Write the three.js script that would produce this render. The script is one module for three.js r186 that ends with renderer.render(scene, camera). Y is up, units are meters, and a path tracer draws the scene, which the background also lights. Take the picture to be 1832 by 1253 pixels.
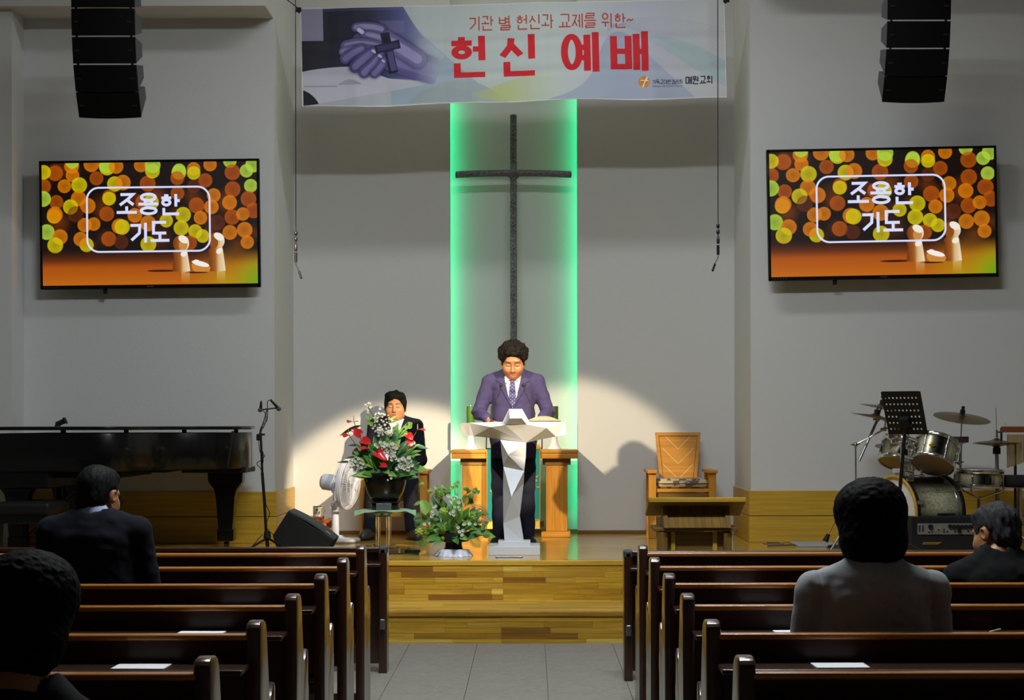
import * as THREE from 'three';
import { RoundedBoxGeometry } from 'three/addons/geometries/RoundedBoxGeometry.js';
import { mergeGeometries, toCreasedNormals } from 'three/addons/utils/BufferGeometryUtils.js';
import { TessellateModifier } from 'three/addons/modifiers/TessellateModifier.js';
import { RectAreaLightUniformsLib } from 'three/addons/lights/RectAreaLightUniformsLib.js';

// ---------- camera, lights, exposure ----------
const scene = new THREE.Scene();
scene.background = new THREE.Color(0x000000);
const EX = 0.15, EY = 1.48, FPX = 3300;
const camera = new THREE.PerspectiveCamera(2 * Math.atan(626.5 / FPX) * 180 / Math.PI, 1832 / 1253, 0.1, 60);
camera.position.set(EX, EY, 0);
camera.rotation.set(0, 0, -0.0016);
camera.setViewOffset(1832, 1253, -34, -130.5, 1832, 1253);
const renderer = new THREE.WebGLRenderer({ antialias: true });
renderer.toneMapping = THREE.LinearToneMapping;
renderer.toneMappingExposure = 1.0;
renderer.shadowMap.enabled = true;
RectAreaLightUniformsLib.init();

// ceiling panels, the third an added recess fill: [x, z, width, depth, intensity, colour]
const PANELS = [
  [0.2, -12.6, 2.4, 0.4, 21, [0.96, 0.98, 1.0]],
  [0.2, -8.3, 3.0, 0.5, 80, [0.92, 0.98, 1.0]],
  [0, -15.72, 2.6, 0.3, 3.2, [1.0, 0.97, 0.82]],  // added fill to lift the recess behind the banner, source unseen
  [1.6, -6.7, 1.2, 0.4, 5, [0.95, 0.97, 1.0]],
];
// theatre spots, the last an added cool fill: [x, y, z, aim, intensity, half angle in degrees]
const SPOTS = [
  [2.66, 4.2, -9.8, [-0.17, 1.5, -14.6], 320, 7.5, [1.0, 0.8, 0.52], 0.16],
  [-2.66, 4.2, -9.8, [-0.26, 1.66, -14.6], 195, 8.0, [1.0, 0.8, 0.52], 0.16],
  [0.2, 5.6, -8.6, [-0.45, 0.75, -13.9], 58, 12, [0.82, 0.9, 1.0], 0.55],  // added cool fill that brightens the lectern front, no known lamp
];
const GREEN = [0.0, 1.0, 0.36], GREEN_POWER = 11;

// ---------- small helpers ----------
let seed = 7;
const rnd = () => { seed = (seed + 0x6d2b79f5) | 0; let t = Math.imul(seed ^ (seed >>> 15), 1 | seed); t = (t + Math.imul(t ^ (t >>> 7), 61 | t)) ^ t; return ((t ^ (t >>> 14)) >>> 0) / 4294967296; };
const rr = (a, b) => a + (b - a) * rnd();
const V = (x, y, z) => new THREE.Vector3(x, y, z);
const clamp = (x, a, b) => Math.min(b, Math.max(a, x));
const mix = (a, b, t) => a + (b - a) * t;
const sstep = (a, b, x) => { const t = clamp((x - a) / (b - a), 0, 1); return t * t * (3 - 2 * t); };
// where a photo point lies at a real distance
const sc = (d) => FPX / d;
const PX = (px, d) => (px - 950) / sc(d) + EX;
const PY = (py, d) => EY - (py - 757) / sc(d);
const at = (px, py, d) => V(PX(px, d), PY(py, d), -d);

const used = new Map();
function numbered(name) { const n = used.get(name) ?? 0; used.set(name, n + 1); return n ? name + '_' + String(n).padStart(3, '0') : name; }
function tag(o, label, category, group, kind) { if (label) o.userData.label = label; if (category) o.userData.category = category; if (group) o.userData.group = group; if (kind) o.userData.kind = kind; return o; }
function thing(name, label, category, [x, y, z] = [0, 0, 0], turn = 0, group) {
  const o = new THREE.Group(); o.name = numbered(name); scene.add(o);
  o.position.set(x, y, z); o.rotation.y = turn; return tag(o, label, category, group);
}
function clean(g) {
  let q = g.index ? g.toNonIndexed() : g;
  const n = new THREE.BufferGeometry(), c = q.attributes.position.count;
  n.setAttribute('position', q.attributes.position);
  if (!q.attributes.normal) q.computeVertexNormals();
  n.setAttribute('normal', q.attributes.normal);
  n.setAttribute('uv', q.attributes.uv ?? new THREE.BufferAttribute(new Float32Array(c * 2), 2));
  return n;
}
const merge = (gs) => Array.isArray(gs) ? (gs.length === 1 ? gs[0] : mergeGeometries(gs.map(clean))) : gs;
// uv in metres from the dominant direction of each face
function boxUV(g, long = 'x') {
  const q = g.index ? g.toNonIndexed() : g, p = q.attributes.position, n = q.attributes.normal, uv = new Float32Array(p.count * 2);
  for (let i = 0; i < p.count; i++) {
    const ax = Math.abs(n.getX(i)), ay = Math.abs(n.getY(i)), az = Math.abs(n.getZ(i)), x = p.getX(i), y = p.getY(i), z = p.getZ(i);
    let u, v;
    if (az >= ax && az >= ay) { u = x; v = y; } else if (ay >= ax) { u = x; v = z; } else { u = z; v = y; }
    if (long === 'y' && ay < Math.max(ax, az)) [u, v] = [v, u];
    if (long === 'z' && ay >= ax && ay >= az) [u, v] = [v, u];
    uv[i * 2] = u; uv[i * 2 + 1] = v;
  }
  q.setAttribute('uv', new THREE.BufferAttribute(uv, 2)); return q;
}
function part(name, gs, mat, parent = scene, label) {
  const m = new THREE.Mesh(merge(gs), mat); m.name = parent === scene ? numbered(name) : name;
  m.castShadow = m.receiveShadow = true; if (label) m.userData.label = label;
  parent.add(m); return m;
}
function struct(name, gs, mat, parent = scene) { const m = part(name, gs, mat, parent); if (parent === scene) m.userData.kind = 'structure'; return m; }
function number(parent) { const c = new Map(); parent.traverse((o) => { if (o === parent) return; const n = c.get(o.name) ?? 0; c.set(o.name, n + 1); if (n) o.name += '_' + String(n).padStart(3, '0'); }); }
const T = (g, x = 0, y = 0, z = 0, rx = 0, ry = 0, rz = 0) => { g.applyMatrix4(new THREE.Matrix4().compose(V(x, y, z), new THREE.Quaternion().setFromEuler(new THREE.Euler(rx, ry, rz)), V(1, 1, 1))); return g; };
const box = (w, h, d, x = 0, y = 0, z = 0, long = 'x') => boxUV(T(new THREE.BoxGeometry(w, h, d), x, y, z), long);
const rbox = (w, h, d, r, x = 0, y = 0, z = 0, long = 'x', s = 2) => boxUV(T(new RoundedBoxGeometry(w, h, d, s, Math.min(r, w / 2.01, h / 2.01, d / 2.01)), x, y, z), long);
const cyl = (r0, r1, h, x = 0, y = 0, z = 0, n = 20) => T(new THREE.CylinderGeometry(r0, r1, h, n), x, y, z);
const ball = (r, x = 0, y = 0, z = 0, sx = 1, sy = 1, sz = 1, n = 16) => T(new THREE.SphereGeometry(r, n, Math.max(8, n * 0.7 | 0)).scale(sx, sy, sz), x, y, z);
function rod(a, b, r0, r1 = r0, n = 12) {
  const d = b.clone().sub(a), L = d.length(), g = new THREE.CylinderGeometry(r1, r0, L, n);
  g.applyQuaternion(new THREE.Quaternion().setFromUnitVectors(V(0, 1, 0), d.normalize()));
  return g.translate((a.x + b.x) / 2, (a.y + b.y) / 2, (a.z + b.z) / 2);
}
const tube = (pts, r, n = 24, m = 8, closed = false) => new THREE.TubeGeometry(new THREE.CatmullRomCurve3(pts, closed), n, r, m, closed);
const lathe = (pts, n = 32) => new THREE.LatheGeometry(pts.map(([x, y]) => new THREE.Vector2(x, y)), n);
function poly(pts) { const s = new THREE.Shape(); pts.forEach(([x, y], i) => i ? s.lineTo(x, y) : s.moveTo(x, y)); s.closePath(); return s; }
function prism(pts, depth, bevel = 0.004, seg = 2) {
  return new THREE.ExtrudeGeometry(pts instanceof THREE.Shape ? pts : poly(pts), { depth, bevelEnabled: bevel > 0, bevelSize: bevel, bevelThickness: bevel, bevelOffset: -bevel, bevelSegments: seg, curveSegments: 16 });
}
function tris(list) { // explicit facets, flat shaded
  const p = []; for (const f of list) for (let i = 1; i + 1 < f.length; i++) p.push(...f[0], ...f[i], ...f[i + 1]);
  const g = new THREE.BufferGeometry(); g.setAttribute('position', new THREE.Float32BufferAttribute(p, 3)); g.computeVertexNormals(); return g;
}

// ---------- noise and textures ----------
const hash = (x, y, s) => { let h = Math.imul(x | 0, 374761393) + Math.imul(y | 0, 668265263) + Math.imul(s | 0, 982451653); h = Math.imul(h ^ (h >>> 13), 1274126177); return ((h ^ (h >>> 16)) >>> 0) / 4294967296; };
function vnoise(x, y, px, py, s) { // tiles every px, py
  const ix = Math.floor(x), iy = Math.floor(y), fx = x - ix, fy = y - iy, u = fx * fx * (3 - 2 * fx), v = fy * fy * (3 - 2 * fy), m = (a, b) => ((a % b) + b) % b;
  const h = (a, b) => hash(m(a, px), m(b, py), s);
  return mix(mix(h(ix, iy), h(ix + 1, iy), u), mix(h(ix, iy + 1), h(ix + 1, iy + 1), u), v);
}
const h3 = (x, y, z) => hash(x + 57 * z, y - 31 * z, 5);
function noise3(x, y, z) {
  const ix = Math.floor(x), iy = Math.floor(y), iz = Math.floor(z), f = (t) => t * t * (3 - 2 * t), u = f(x - ix), v = f(y - iy), w = f(z - iz);
  const l = (k) => mix(mix(h3(ix, iy, k), h3(ix + 1, iy, k), u), mix(h3(ix, iy + 1, k), h3(ix + 1, iy + 1, k), u), v);
  return mix(l(iz), l(iz + 1), w) * 2 - 1;
}
function tex(w, h, fn, srgb = true, rx = 1, ry = 1) { // fn(u, v) -> [r, g, b] in 0..1 (sRGB when srgb)
  const d = new Uint8Array(w * h * 4);
  for (let y = 0; y < h; y++) for (let x = 0; x < w; x++) { const c = fn(x / w, y / h), o = (y * w + x) * 4; for (let k = 0; k < 3; k++) d[o + k] = clamp(c[k] ?? c[0], 0, 1) * 255; d[o + 3] = 255; }
  const t = new THREE.DataTexture(d, w, h); t.wrapS = t.wrapT = THREE.RepeatWrapping; t.magFilter = THREE.LinearFilter; t.minFilter = THREE.LinearMipmapLinearFilter; t.generateMipmaps = true;
  if (srgb) t.colorSpace = THREE.SRGBColorSpace; t.repeat.set(rx, ry); t.needsUpdate = true; return t;
}
function canvasTex(w, h, draw) {
  const c = document.createElement('canvas'); c.width = w; c.height = h; const g = c.getContext('2d'); draw(g, w, h);
  const t = new THREE.CanvasTexture(c); t.colorSpace = THREE.SRGBColorSpace; t.magFilter = THREE.LinearFilter; return t;
}
const grain = (u, v, s) => 0.55 * vnoise(u * 4, v * 60, 4, 60, s) + 0.3 * vnoise(u * 8, v * 160, 8, 160, s + 1) + 0.15 * vnoise(u * 40, v * 200, 40, 200, s + 2);
const woodTex = (a, b, s, rx, ry) => tex(512, 512, (u, v) => { const g = grain(u + 0.03 * Math.sin(v * 25), v, s), k = sstep(0.2, 0.8, g); return [mix(a[0], b[0], k), mix(a[1], b[1], k), mix(a[2], b[2], k)]; }, true, rx, ry);
const lin = (r, g, b) => new THREE.Color().setRGB(r, g, b);
const M = (o) => new THREE.MeshStandardMaterial(o), MP = (o) => new THREE.MeshPhysicalMaterial(o);

const oakTex = woodTex([0.73, 0.575, 0.16], [0.80, 0.645, 0.21], 11, 0.8, 1.6);
const oakTones = [[0.74, 0.57, 0.15], [0.82, 0.65, 0.20], [0.66, 0.48, 0.12], [0.77, 0.60, 0.20], [0.88, 0.75, 0.34], [0.56, 0.38, 0.10]].map((c, i) => M({ map: woodTex(c.map((x) => x * 0.86), c.map((x) => Math.min(1, x * 1.05)), 21 + i * 3, 1.2, 3), roughness: 0.42 }));
// stage boards: staggered strips with small tone changes
const stripTex = tex(1024, 512, (u, v) => {
  const row = Math.floor(v * 16), sh = hash(row, 3, 9), k = Math.floor((u + sh) * 3), id = hash(k % 3 + row * 7, row, 4), g = grain((u + sh) % 1, v, 31), e = (v * 16) % 1, eu = ((u + sh) * 3) % 1;
  const t = mix(0.78, 1.06, id) * mix(0.9, 1.06, g) * (e < 0.04 || eu < 0.004 ? 0.72 : 1);
  return [0.82 * t, 0.65 * t, 0.24 * t];
}, true, 0.5, 0.8);
const wallBump = tex(256, 256, (u, v) => [0.5 + 0.25 * (vnoise(u * 40, v * 40, 40, 40, 3) - 0.5) + 0.35 * (vnoise(u * 110, v * 110, 110, 110, 4) - 0.5)], false, 2.2, 2.2);
const speckTex = tex(512, 512, (u, v) => { const n = 0.5 * hash(u * 512, v * 512, 2) + 0.3 * vnoise(u * 128, v * 128, 128, 128, 6) + 0.2 * vnoise(u * 16, v * 16, 16, 16, 8), t = mix(0.38, 0.60, n); return [t, t * 0.97, t * 0.9]; }, true, 2.2, 2.2);
const mahoTex = woodTex([0.18, 0.08, 0.028], [0.225, 0.102, 0.036], 51, 0.6, 2.4), railLitTex = woodTex([0.62, 0.37, 0.13], [0.69, 0.43, 0.16], 57, 0.6, 2.4);  // rail tone is mahogany lightened to honey, light on its top painted in
const fabricBump = tex(128, 128, (u, v) => [0.5 + 0.25 * Math.sin(u * 128 * 1.57) * Math.sin(v * 128 * 1.57) + 0.2 * (hash(u * 128, v * 128, 4) - 0.5)], false, 10, 10);

const MAT = {
  wall: M({ color: lin(0.63, 0.64, 0.635), roughness: 0.92, bumpMap: wallBump, bumpScale: 0.0012 }),
  ceiling: M({ color: lin(0.62, 0.62, 0.6), roughness: 0.95 }),
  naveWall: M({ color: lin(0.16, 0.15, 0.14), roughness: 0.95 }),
  oak: M({ map: oakTex, roughness: 0.45 }),
  honeyOak: M({ map: woodTex([0.70, 0.47, 0.13], [0.78, 0.55, 0.18], 111, 0.8, 1.6), roughness: 0.45 }),
  oakDark: M({ map: woodTex([0.42, 0.31, 0.10], [0.52, 0.39, 0.14], 71, 0.8, 1.6), roughness: 0.5 }),
  treadOak: M({ map: stripTex, roughness: 0.45 }),
  floorOak: MP({ map: stripTex, roughness: 0.2, clearcoat: 0.35, clearcoatRoughness: 0.1 }),
  carpet: M({ map: speckTex, roughness: 0.8 }),
  maho: MP({ map: mahoTex, roughness: 0.3, clearcoat: 0.6, clearcoatRoughness: 0.14 }),
  mahoBack: MP({ map: mahoTex, roughness: 0.45, clearcoat: 0.16, clearcoatRoughness: 0.2, specularIntensity: 0.5 }),
  railLitMaho: MP({ map: railLitTex, roughness: 0.32, clearcoat: 0.6, clearcoatRoughness: 0.14 }),  // pew mahogany with the light along the rail tops put into its colour
  black: MP({ color: lin(0.008, 0.008, 0.0085), roughness: 0.55, specularIntensity: 0.5 }),
  blackGloss: MP({ color: lin(0.003, 0.003, 0.0033), roughness: 0.3, clearcoat: 0.35, clearcoatRoughness: 0.05, specularIntensity: 0.5 }),
  blackMat: MP({ color: lin(0.01, 0.0105, 0.011), roughness: 0.85, specularIntensity: 0.5 }),
  greyBox: M({ color: lin(0.05, 0.056, 0.06), roughness: 0.7 }),
  chrome: M({ color: lin(0.75, 0.76, 0.78), metalness: 1, roughness: 0.16 }),
  steel: M({ color: lin(0.32, 0.32, 0.33), metalness: 1, roughness: 0.32 }),
  brass: M({ color: lin(0.24, 0.185, 0.085), metalness: 1, roughness: 0.4 }),
  gold: M({ color: lin(0.65, 0.46, 0.12), metalness: 1, roughness: 0.4 }),
  white: M({ color: lin(0.82, 0.82, 0.82), roughness: 0.38 }),
  plastic: M({ color: lin(0.6, 0.63, 0.72), roughness: 0.4 }),
  china: MP({ color: lin(0.8, 0.8, 0.78), roughness: 0.18, clearcoat: 0.6 }),
  paper: M({ color: lin(0.8, 0.8, 0.82), roughness: 0.85 }),
  glass: MP({ color: lin(0.97, 0.99, 0.98), transmission: 1, thickness: 0.02, ior: 1.5, roughness: 0.02 }),
  greenGlass: MP({ color: lin(0.3, 0.5, 0.38), transmission: 0.75, thickness: 0.01, ior: 1.5, roughness: 0.06 }),
};
// ---------- room ----------
const ST = 0.5;                        // stage height
const ZW = -15.07, ZB = -16.27, ZN = -16.46, HW = 1.945, NW = 0.56;
struct('floor', box(11.4, 0.1, 15.35, 0, -0.062, -4.675), MAT.carpet);
{ // carpet tiles of the aisle, as far as the picture shows them
  const fl = struct('floor', box(2.5, 0.02, 3.3, 0.02, -0.012, -10.69), MAT.carpet); fl.userData.kind = 'structure';
  const g = boxUV(new RoundedBoxGeometry(0.448, 0.012, 0.448, 1, 0.002));
  for (let i = 0; i < 5; i++) for (let k = 0; k < 7; k++) { const t = part('tile', g, MAT.carpet, fl); t.position.set(-0.885 + i * 0.45, 0.004, -12.07 + k * 0.45); t.rotation.y = ((i + k) % 2) * Math.PI / 2; }
  number(fl);
}
const ROOMW = 5.6;
{ // stage: step, risers of laminated blocks, treads, nosings
  const s = struct('floor_stage', [box(ROOMW * 2, 0.48, 3.88, 0, 0.24, -15.06), box(0.9, ST - 0.49, 0.02, 6, 0.2, -13.2)], MAT.oakDark);
  part('board_deck', box(ROOMW * 2, 0.022, 3.9, 0, ST - 0.011, -15.05), MAT.floorOak, s);
  part('nosing', rbox(ROOMW * 2, 0.034, 0.05, 0.003, 0, ST - 0.0165, -13.122), oakTones[1], s);
  const st = struct('floor_step', box(ROOMW * 2, 0.2, 0.8, 0, 0.1, -12.72), MAT.oakDark);
  part('board_deck', box(ROOMW * 2, 0.02, 0.82, 0, 0.21, -12.71), MAT.treadOak, st);
  part('nosing', rbox(ROOMW * 2, 0.03, 0.05, 0.003, 0, 0.2055, -12.318), oakTones[2], st);
  const riser = (parent, y0, y1, z, rows, s0) => {
    const h = (y1 - y0) / rows;
    for (let r = 0; r < rows; r++) {
      let x = -1.35 + (r % 2 ? -0.13 : 0);
      while (x < 1.35) {
        const seam = 0.02; let w = 0.18 + 0.42 * hash(r * 13 + Math.round(x * 50), s0, 3);
        if (x < -0.05 && x + w > -0.05 && Math.abs(x + 0.05) > 0.05) w = -0.05 - x;   // the panel seam
        const t = hash(Math.round(x * 97), r, s0), m = oakTones[t < 0.3 ? 0 : t < 0.5 ? 1 : t < 0.65 ? 2 : t < 0.82 ? 3 : t < 0.9 ? 4 : 5];
        const g = box(w - 0.0012, h - 0.0012, 0.014, rr(-2, 2), rr(-2, 2), 0); g.translate(0, 0, 0);
        g.computeBoundingBox(); const c = g.boundingBox.getCenter(V(0, 0, 0)); g.translate(-c.x, -c.y, -c.z);
        const b = part('plank', g, m, parent); b.position.set(x + w / 2, y0 + h * (r + 0.5), z + 0.0035 + 0.001 * (hash(r, Math.round(x * 31), 8) - 0.5));
        x += w;
      }
    }
    for (const sd of [-1, 1]) part('riser_end', box(ROOMW - 1.35, y1 - y0, 0.012, sd * (ROOMW + 1.35) / 2, (y0 + y1) / 2, z + 0.002), oakTones[0], parent);
  };
  riser(s, 0.22, ST - 0.036, -13.115, 6, 5);
  riser(st, 0.0, 0.19, -12.315, 5, 17);
  number(s); number(st);
}
// wing walls with the return into the recess, back wall with the lit niche
const CEIL = 6.0;
struct('wall_wing_left', box(ROOMW - HW, CEIL, 1.2, -(ROOMW + HW) / 2, CEIL / 2, ZW - 0.6), MAT.wall);
struct('wall_wing_right', box(ROOMW - HW, CEIL, 1.2, (ROOMW + HW) / 2, CEIL / 2, ZW - 0.6), MAT.wall);
struct('wall_left', box(0.2, CEIL, 19, -ROOMW - 0.1, CEIL / 2, -6.7), MAT.naveWall);
struct('wall_pier_left', box(1.31, CEIL, 0.42, -4.945, CEIL / 2, -14.87), MAT.wall);
struct('wall_return', box(0.3, CEIL, 0.36, -4.14, CEIL / 2, -14.9), MAT.wall);
struct('wall_right', box(0.2, CEIL, 19, ROOMW + 0.1, CEIL / 2, -6.7), MAT.naveWall);
struct('wall_rear', box(ROOMW * 2 + 0.4, CEIL, 0.2, 0, CEIL / 2, 2.9), MAT.naveWall);
struct('wall_back', [-1, 1].map((s) => box(HW - NW + 0.02, CEIL, 0.05, s * (HW + NW + 0.02) / 2, CEIL / 2, ZB - 0.025)), MAT.wall);
struct('wall_niche', [box(1.9, CEIL, 0.1, 0, CEIL / 2, ZN - 0.05), ...[-1, 1].map((s) => box(0.1, CEIL, 0.14, s * 0.86, CEIL / 2, ZN + 0.068))], MAT.wall);
struct('ceiling', box(ROOMW * 2 + 0.4, 0.2, 20.6, 0, CEIL + 0.1, -7.3), MAT.ceiling);
struct('ceiling_soffit_left', box(ROOMW - HW - 0.01, 1.1, 0.46, -(ROOMW + HW) / 2, 4.79 + 0.55, ZW + 0.23), MAT.ceiling);
struct('ceiling_soffit_right', box(ROOMW - HW - 0.01, 0.95, 0.46, (ROOMW + HW) / 2, 5.03 + 0.475, ZW + 0.23), MAT.ceiling);
// oak dado: two boards and a dark joint on each wing and return
{
  let n = 1;
  for (const s of [-1, 1]) {
    const w = struct('trim_' + n++, box(ROOMW - HW, 0.42, 0.008, s * (ROOMW + HW) / 2, ST + 0.21, ZW + 0.004), MAT.blackMat);
    for (const [y, h] of [[ST + 0.108, 0.214], [ST + 0.3215, 0.202]]) part('panel', rbox(ROOMW - HW + 0.016, h, 0.016, 0.003, s * (ROOMW + HW - 0.016) / 2, y, ZW + 0.009), MAT.oak, w);
    const r = struct('trim_' + n++, box(0.008, 0.42, -ZB + ZW - 0.04, s * (HW - 0.004), ST + 0.21, (ZW + ZB) / 2 + 0.02), MAT.blackMat);
    for (const [y, h] of [[ST + 0.108, 0.214], [ST + 0.3215, 0.202]]) part('panel', rbox(0.016, h, ZW - ZB - 0.04, 0.003, s * (HW - 0.009), y, (ZW + ZB) / 2 + 0.02, 'z'), MAT.oak, r);
    number(w); number(r);
    struct('baseboard_' + (s < 0 ? 'left' : 'right'), rbox(HW - NW - 0.02, 0.032, 0.014, 0.003, s * (HW + NW - 0.02) / 2, ST + 0.016, ZB + 0.007), MAT.oakDark);
  }
  struct('baseboard_niche', rbox(1.5, 0.03, 0.012, 0.003, 0, ST + 0.015, ZN + 0.006), MAT.oakDark);
}
// green light strips hidden behind the two edges of the niche
for (const s of [-1, 1]) {
  const t = thing('light_strip', `green light strip behind the ${s < 0 ? 'left' : 'right'} edge of the niche with the cross`, 'light strip', [s * 0.605, 2.7, ZB - 0.058], 0, 'green light strips in the niche');
  part('channel', box(0.03, 4.2, 0.008, 0, 0, 0.006), MAT.plastic, t);
  part('led_strip', box(0.018, 4.2, 0.006, 0, 0, 0.002), M({ color: 0x000000, emissive: lin(...GREEN), emissiveIntensity: 2 }), t);
  const l = new THREE.RectAreaLight(lin(...GREEN), GREEN_POWER, 0.03, 4.2); l.position.set(0, 0, -0.006); l.lookAt(0, 0, -5); t.add(l); l.rotation.set(0, 0, 0);
}
// ceiling panels (above the frame), the recess one added as fill
PANELS.forEach(([x, z, w, d, I, c], i) => {
  const t = thing('ceiling_light', ['long white ceiling panel over the front of the stage', 'widest white ceiling panel over the first pew rows', 'pale yellow panel added as fill light inside the recess behind the banner', 'dim white ceiling panel over the rear pews'][i], 'ceiling light', [x, CEIL - 0.001, z]);
  part('frame', [box(w + 0.06, 0.04, 0.03, 0, -0.02, d / 2 + 0.015), box(w + 0.06, 0.04, 0.03, 0, -0.02, -d / 2 - 0.015), box(0.03, 0.04, d, w / 2 + 0.015, -0.02, 0), box(0.03, 0.04, d, -w / 2 - 0.015, -0.02, 0)], MAT.plastic, t);
  part('diffuser_light', box(w, 0.02, d, 0, -0.012, 0), M({ color: 0x222222, emissive: lin(...c), emissiveIntensity: Math.min(1, I * 0.1) }), t);
  const l = new THREE.RectAreaLight(lin(...c), I, w, d); l.position.set(0, -0.03, 0); l.rotation.x = -Math.PI / 2; t.add(l); number(t);
});
SPOTS.forEach(([x, y, z, aim, I, a, c, soft], i) => {
  const t = thing('spotlight', ['black stage spotlight with warm light hanging right of the aisle', 'black stage spotlight with warm light hanging left of the aisle', 'black spotlight over the aisle, added as cool fill for the lectern'][i], 'spotlight', [x, y, z]);
  const d = V(...aim).sub(V(x, y, z)).normalize(), q = new THREE.Quaternion().setFromUnitVectors(V(0, 0, 1), d);
  const put = (o) => { o.quaternion.copy(q); return o; };
  put(part('housing', [T(new THREE.CylinderGeometry(0.09, 0.08, 0.4, 20, 1, true), 0, 0, -0.2, Math.PI / 2), T(new THREE.CircleGeometry(0.09, 20), 0, 0, -0.4, 0, Math.PI)], MAT.black, t));
  put(part('lens_light', T(new THREE.CylinderGeometry(0.07, 0.07, 0.02, 20), 0, 0, -0.02, Math.PI / 2), M({ color: 0x000000, emissive: lin(...c), emissiveIntensity: 2 }), t));
  part('yoke', [rod(V(0, 0.1, 0), V(0, CEIL - y - 0.001, 0), 0.015)], MAT.black, t);
  const l = new THREE.SpotLight(lin(...c), I, 0, a * Math.PI / 180, soft); l.position.copy(d.clone().multiplyScalar(0.02)); l.castShadow = true; l.shadow.radius = 3; l.target.position.copy(d.clone().multiplyScalar(5)); t.add(l, l.target);
});

// wall cross of dark speckled stone
{
  const t = thing('wall_cross', 'tall slender cross of black and silver speckled stone in front of the green niche', 'cross', [0, 0, -16.14]);
  const sp = tex(256, 256, (u, v) => { const n = vnoise(u * 70, v * 70, 70, 70, 13) * 0.6 + hash(u * 256, v * 256, 21) * 0.4, k = n > 0.54 ? 0.7 : n > 0.45 ? 0.33 : 0.07; return [k, k, k * 1.03]; }, true, 5, 5);
  const m = M({ map: sp, roughness: 0.35, bumpMap: sp, bumpScale: 0.004 });
  const bar = (n, f) => { const g = new THREE.CylinderGeometry(0.03, 0.03, 1, 16, n); const p = g.attributes.position, nn = V(0, 0, 0); for (let i = 0; i < p.count; i++) { nn.fromBufferAttribute(p, i); f(nn); p.setXYZ(i, nn.x, nn.y, nn.z); } g.computeVertexNormals(); return boxUV(g, 'y'); };
  part('upright', [bar(60, (v) => { const yy = v.y; v.y = mix(1.3, 4.172, yy + 0.5); const r = 1 + 0.05 * noise3(v.x * 30, v.y * 20, v.z * 30); v.x *= r; v.z *= r; }), ball(0.03, 0, 4.172, 0, 1, 0.3, 1), ...[-1, 1].map((s) => ball(0.042, s * 0.012, 3.655, 0, 1, 1, 0.8))], m, t);
  part('crossbar', [bar(40, (v) => { const yy = v.y, a = v.x; v.x = yy * 1.0; v.y = 3.668 - 0.055 * yy * yy + a; const r = 1 + 0.05 * noise3(v.x * 30, v.y * 20, v.z * 30); v.z *= r; }), ball(0.03, -0.5, 3.654, 0, 0.3, 1, 1), ball(0.03, 0.5, 3.654, 0, 0.3, 1, 1)], m, t);
  for (const y of [1.6, 3.9]) part('bracket', rod(V(0, y, 0), V(0, y, -0.319), 0.008), MAT.steel, t);
}

// ---------- Hangul, drawn as strokes ----------
const HL = 'ㄱㄲㄴㄷㄸㄹㅁㅂㅃㅅㅆㅇㅈㅉㅊㅋㅌㅍㅎ', HV = 'ㅏㅐㅑㅒㅓㅔㅕㅖㅗㅘㅙㅚㅛㅜㅝㅞㅟㅠㅡㅢㅣ', HT = ' ㄱㄲㄳㄴㄵㄶㄷㄹㄺㄻㄼㄽㄾㄿㅀㅁㅂㅄㅅㅆㅇㅈㅊㅋㅌㅍㅎ';
const CONS = {
  'ㄱ': [[0, .06, 1, .06, .95, .55, .1, 1]], 'ㄴ': [[0, 0, 0, 1, 1, 1]], 'ㄷ': [[1, 0, 0, 0, 0, 1, 1, 1]], 'ㄹ': [[0, 0, 1, 0, 1, .5, 0, .5, 0, 1, 1, 1]], 'ㅁ': [[0, 0, 1, 0, 1, 1, 0, 1, 0, 0]],
  'ㅂ': [[0, 0, 0, 1, 1, 1, 1, 0], [0, .5, 1, .5]], 'ㅅ': [[.5, 0, .45, .45, 0, 1], [.5, .4, 1, .95]], 'ㅇ': [['o', .5, .5, .5, .5]], 'ㅈ': [[.05, .02, .95, .02, .6, .45, 0, 1], [.5, .5, 1, .98]],
  'ㅎ': [[.28, 0, .72, 0], [0, .24, 1, .24], ['o', .5, .72, .36, .28]], 'H': [[.5, -.14, .5, .2], [-.06, .2, 1.06, .2], ['o', .5, .7, .37, .25]],
};
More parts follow.
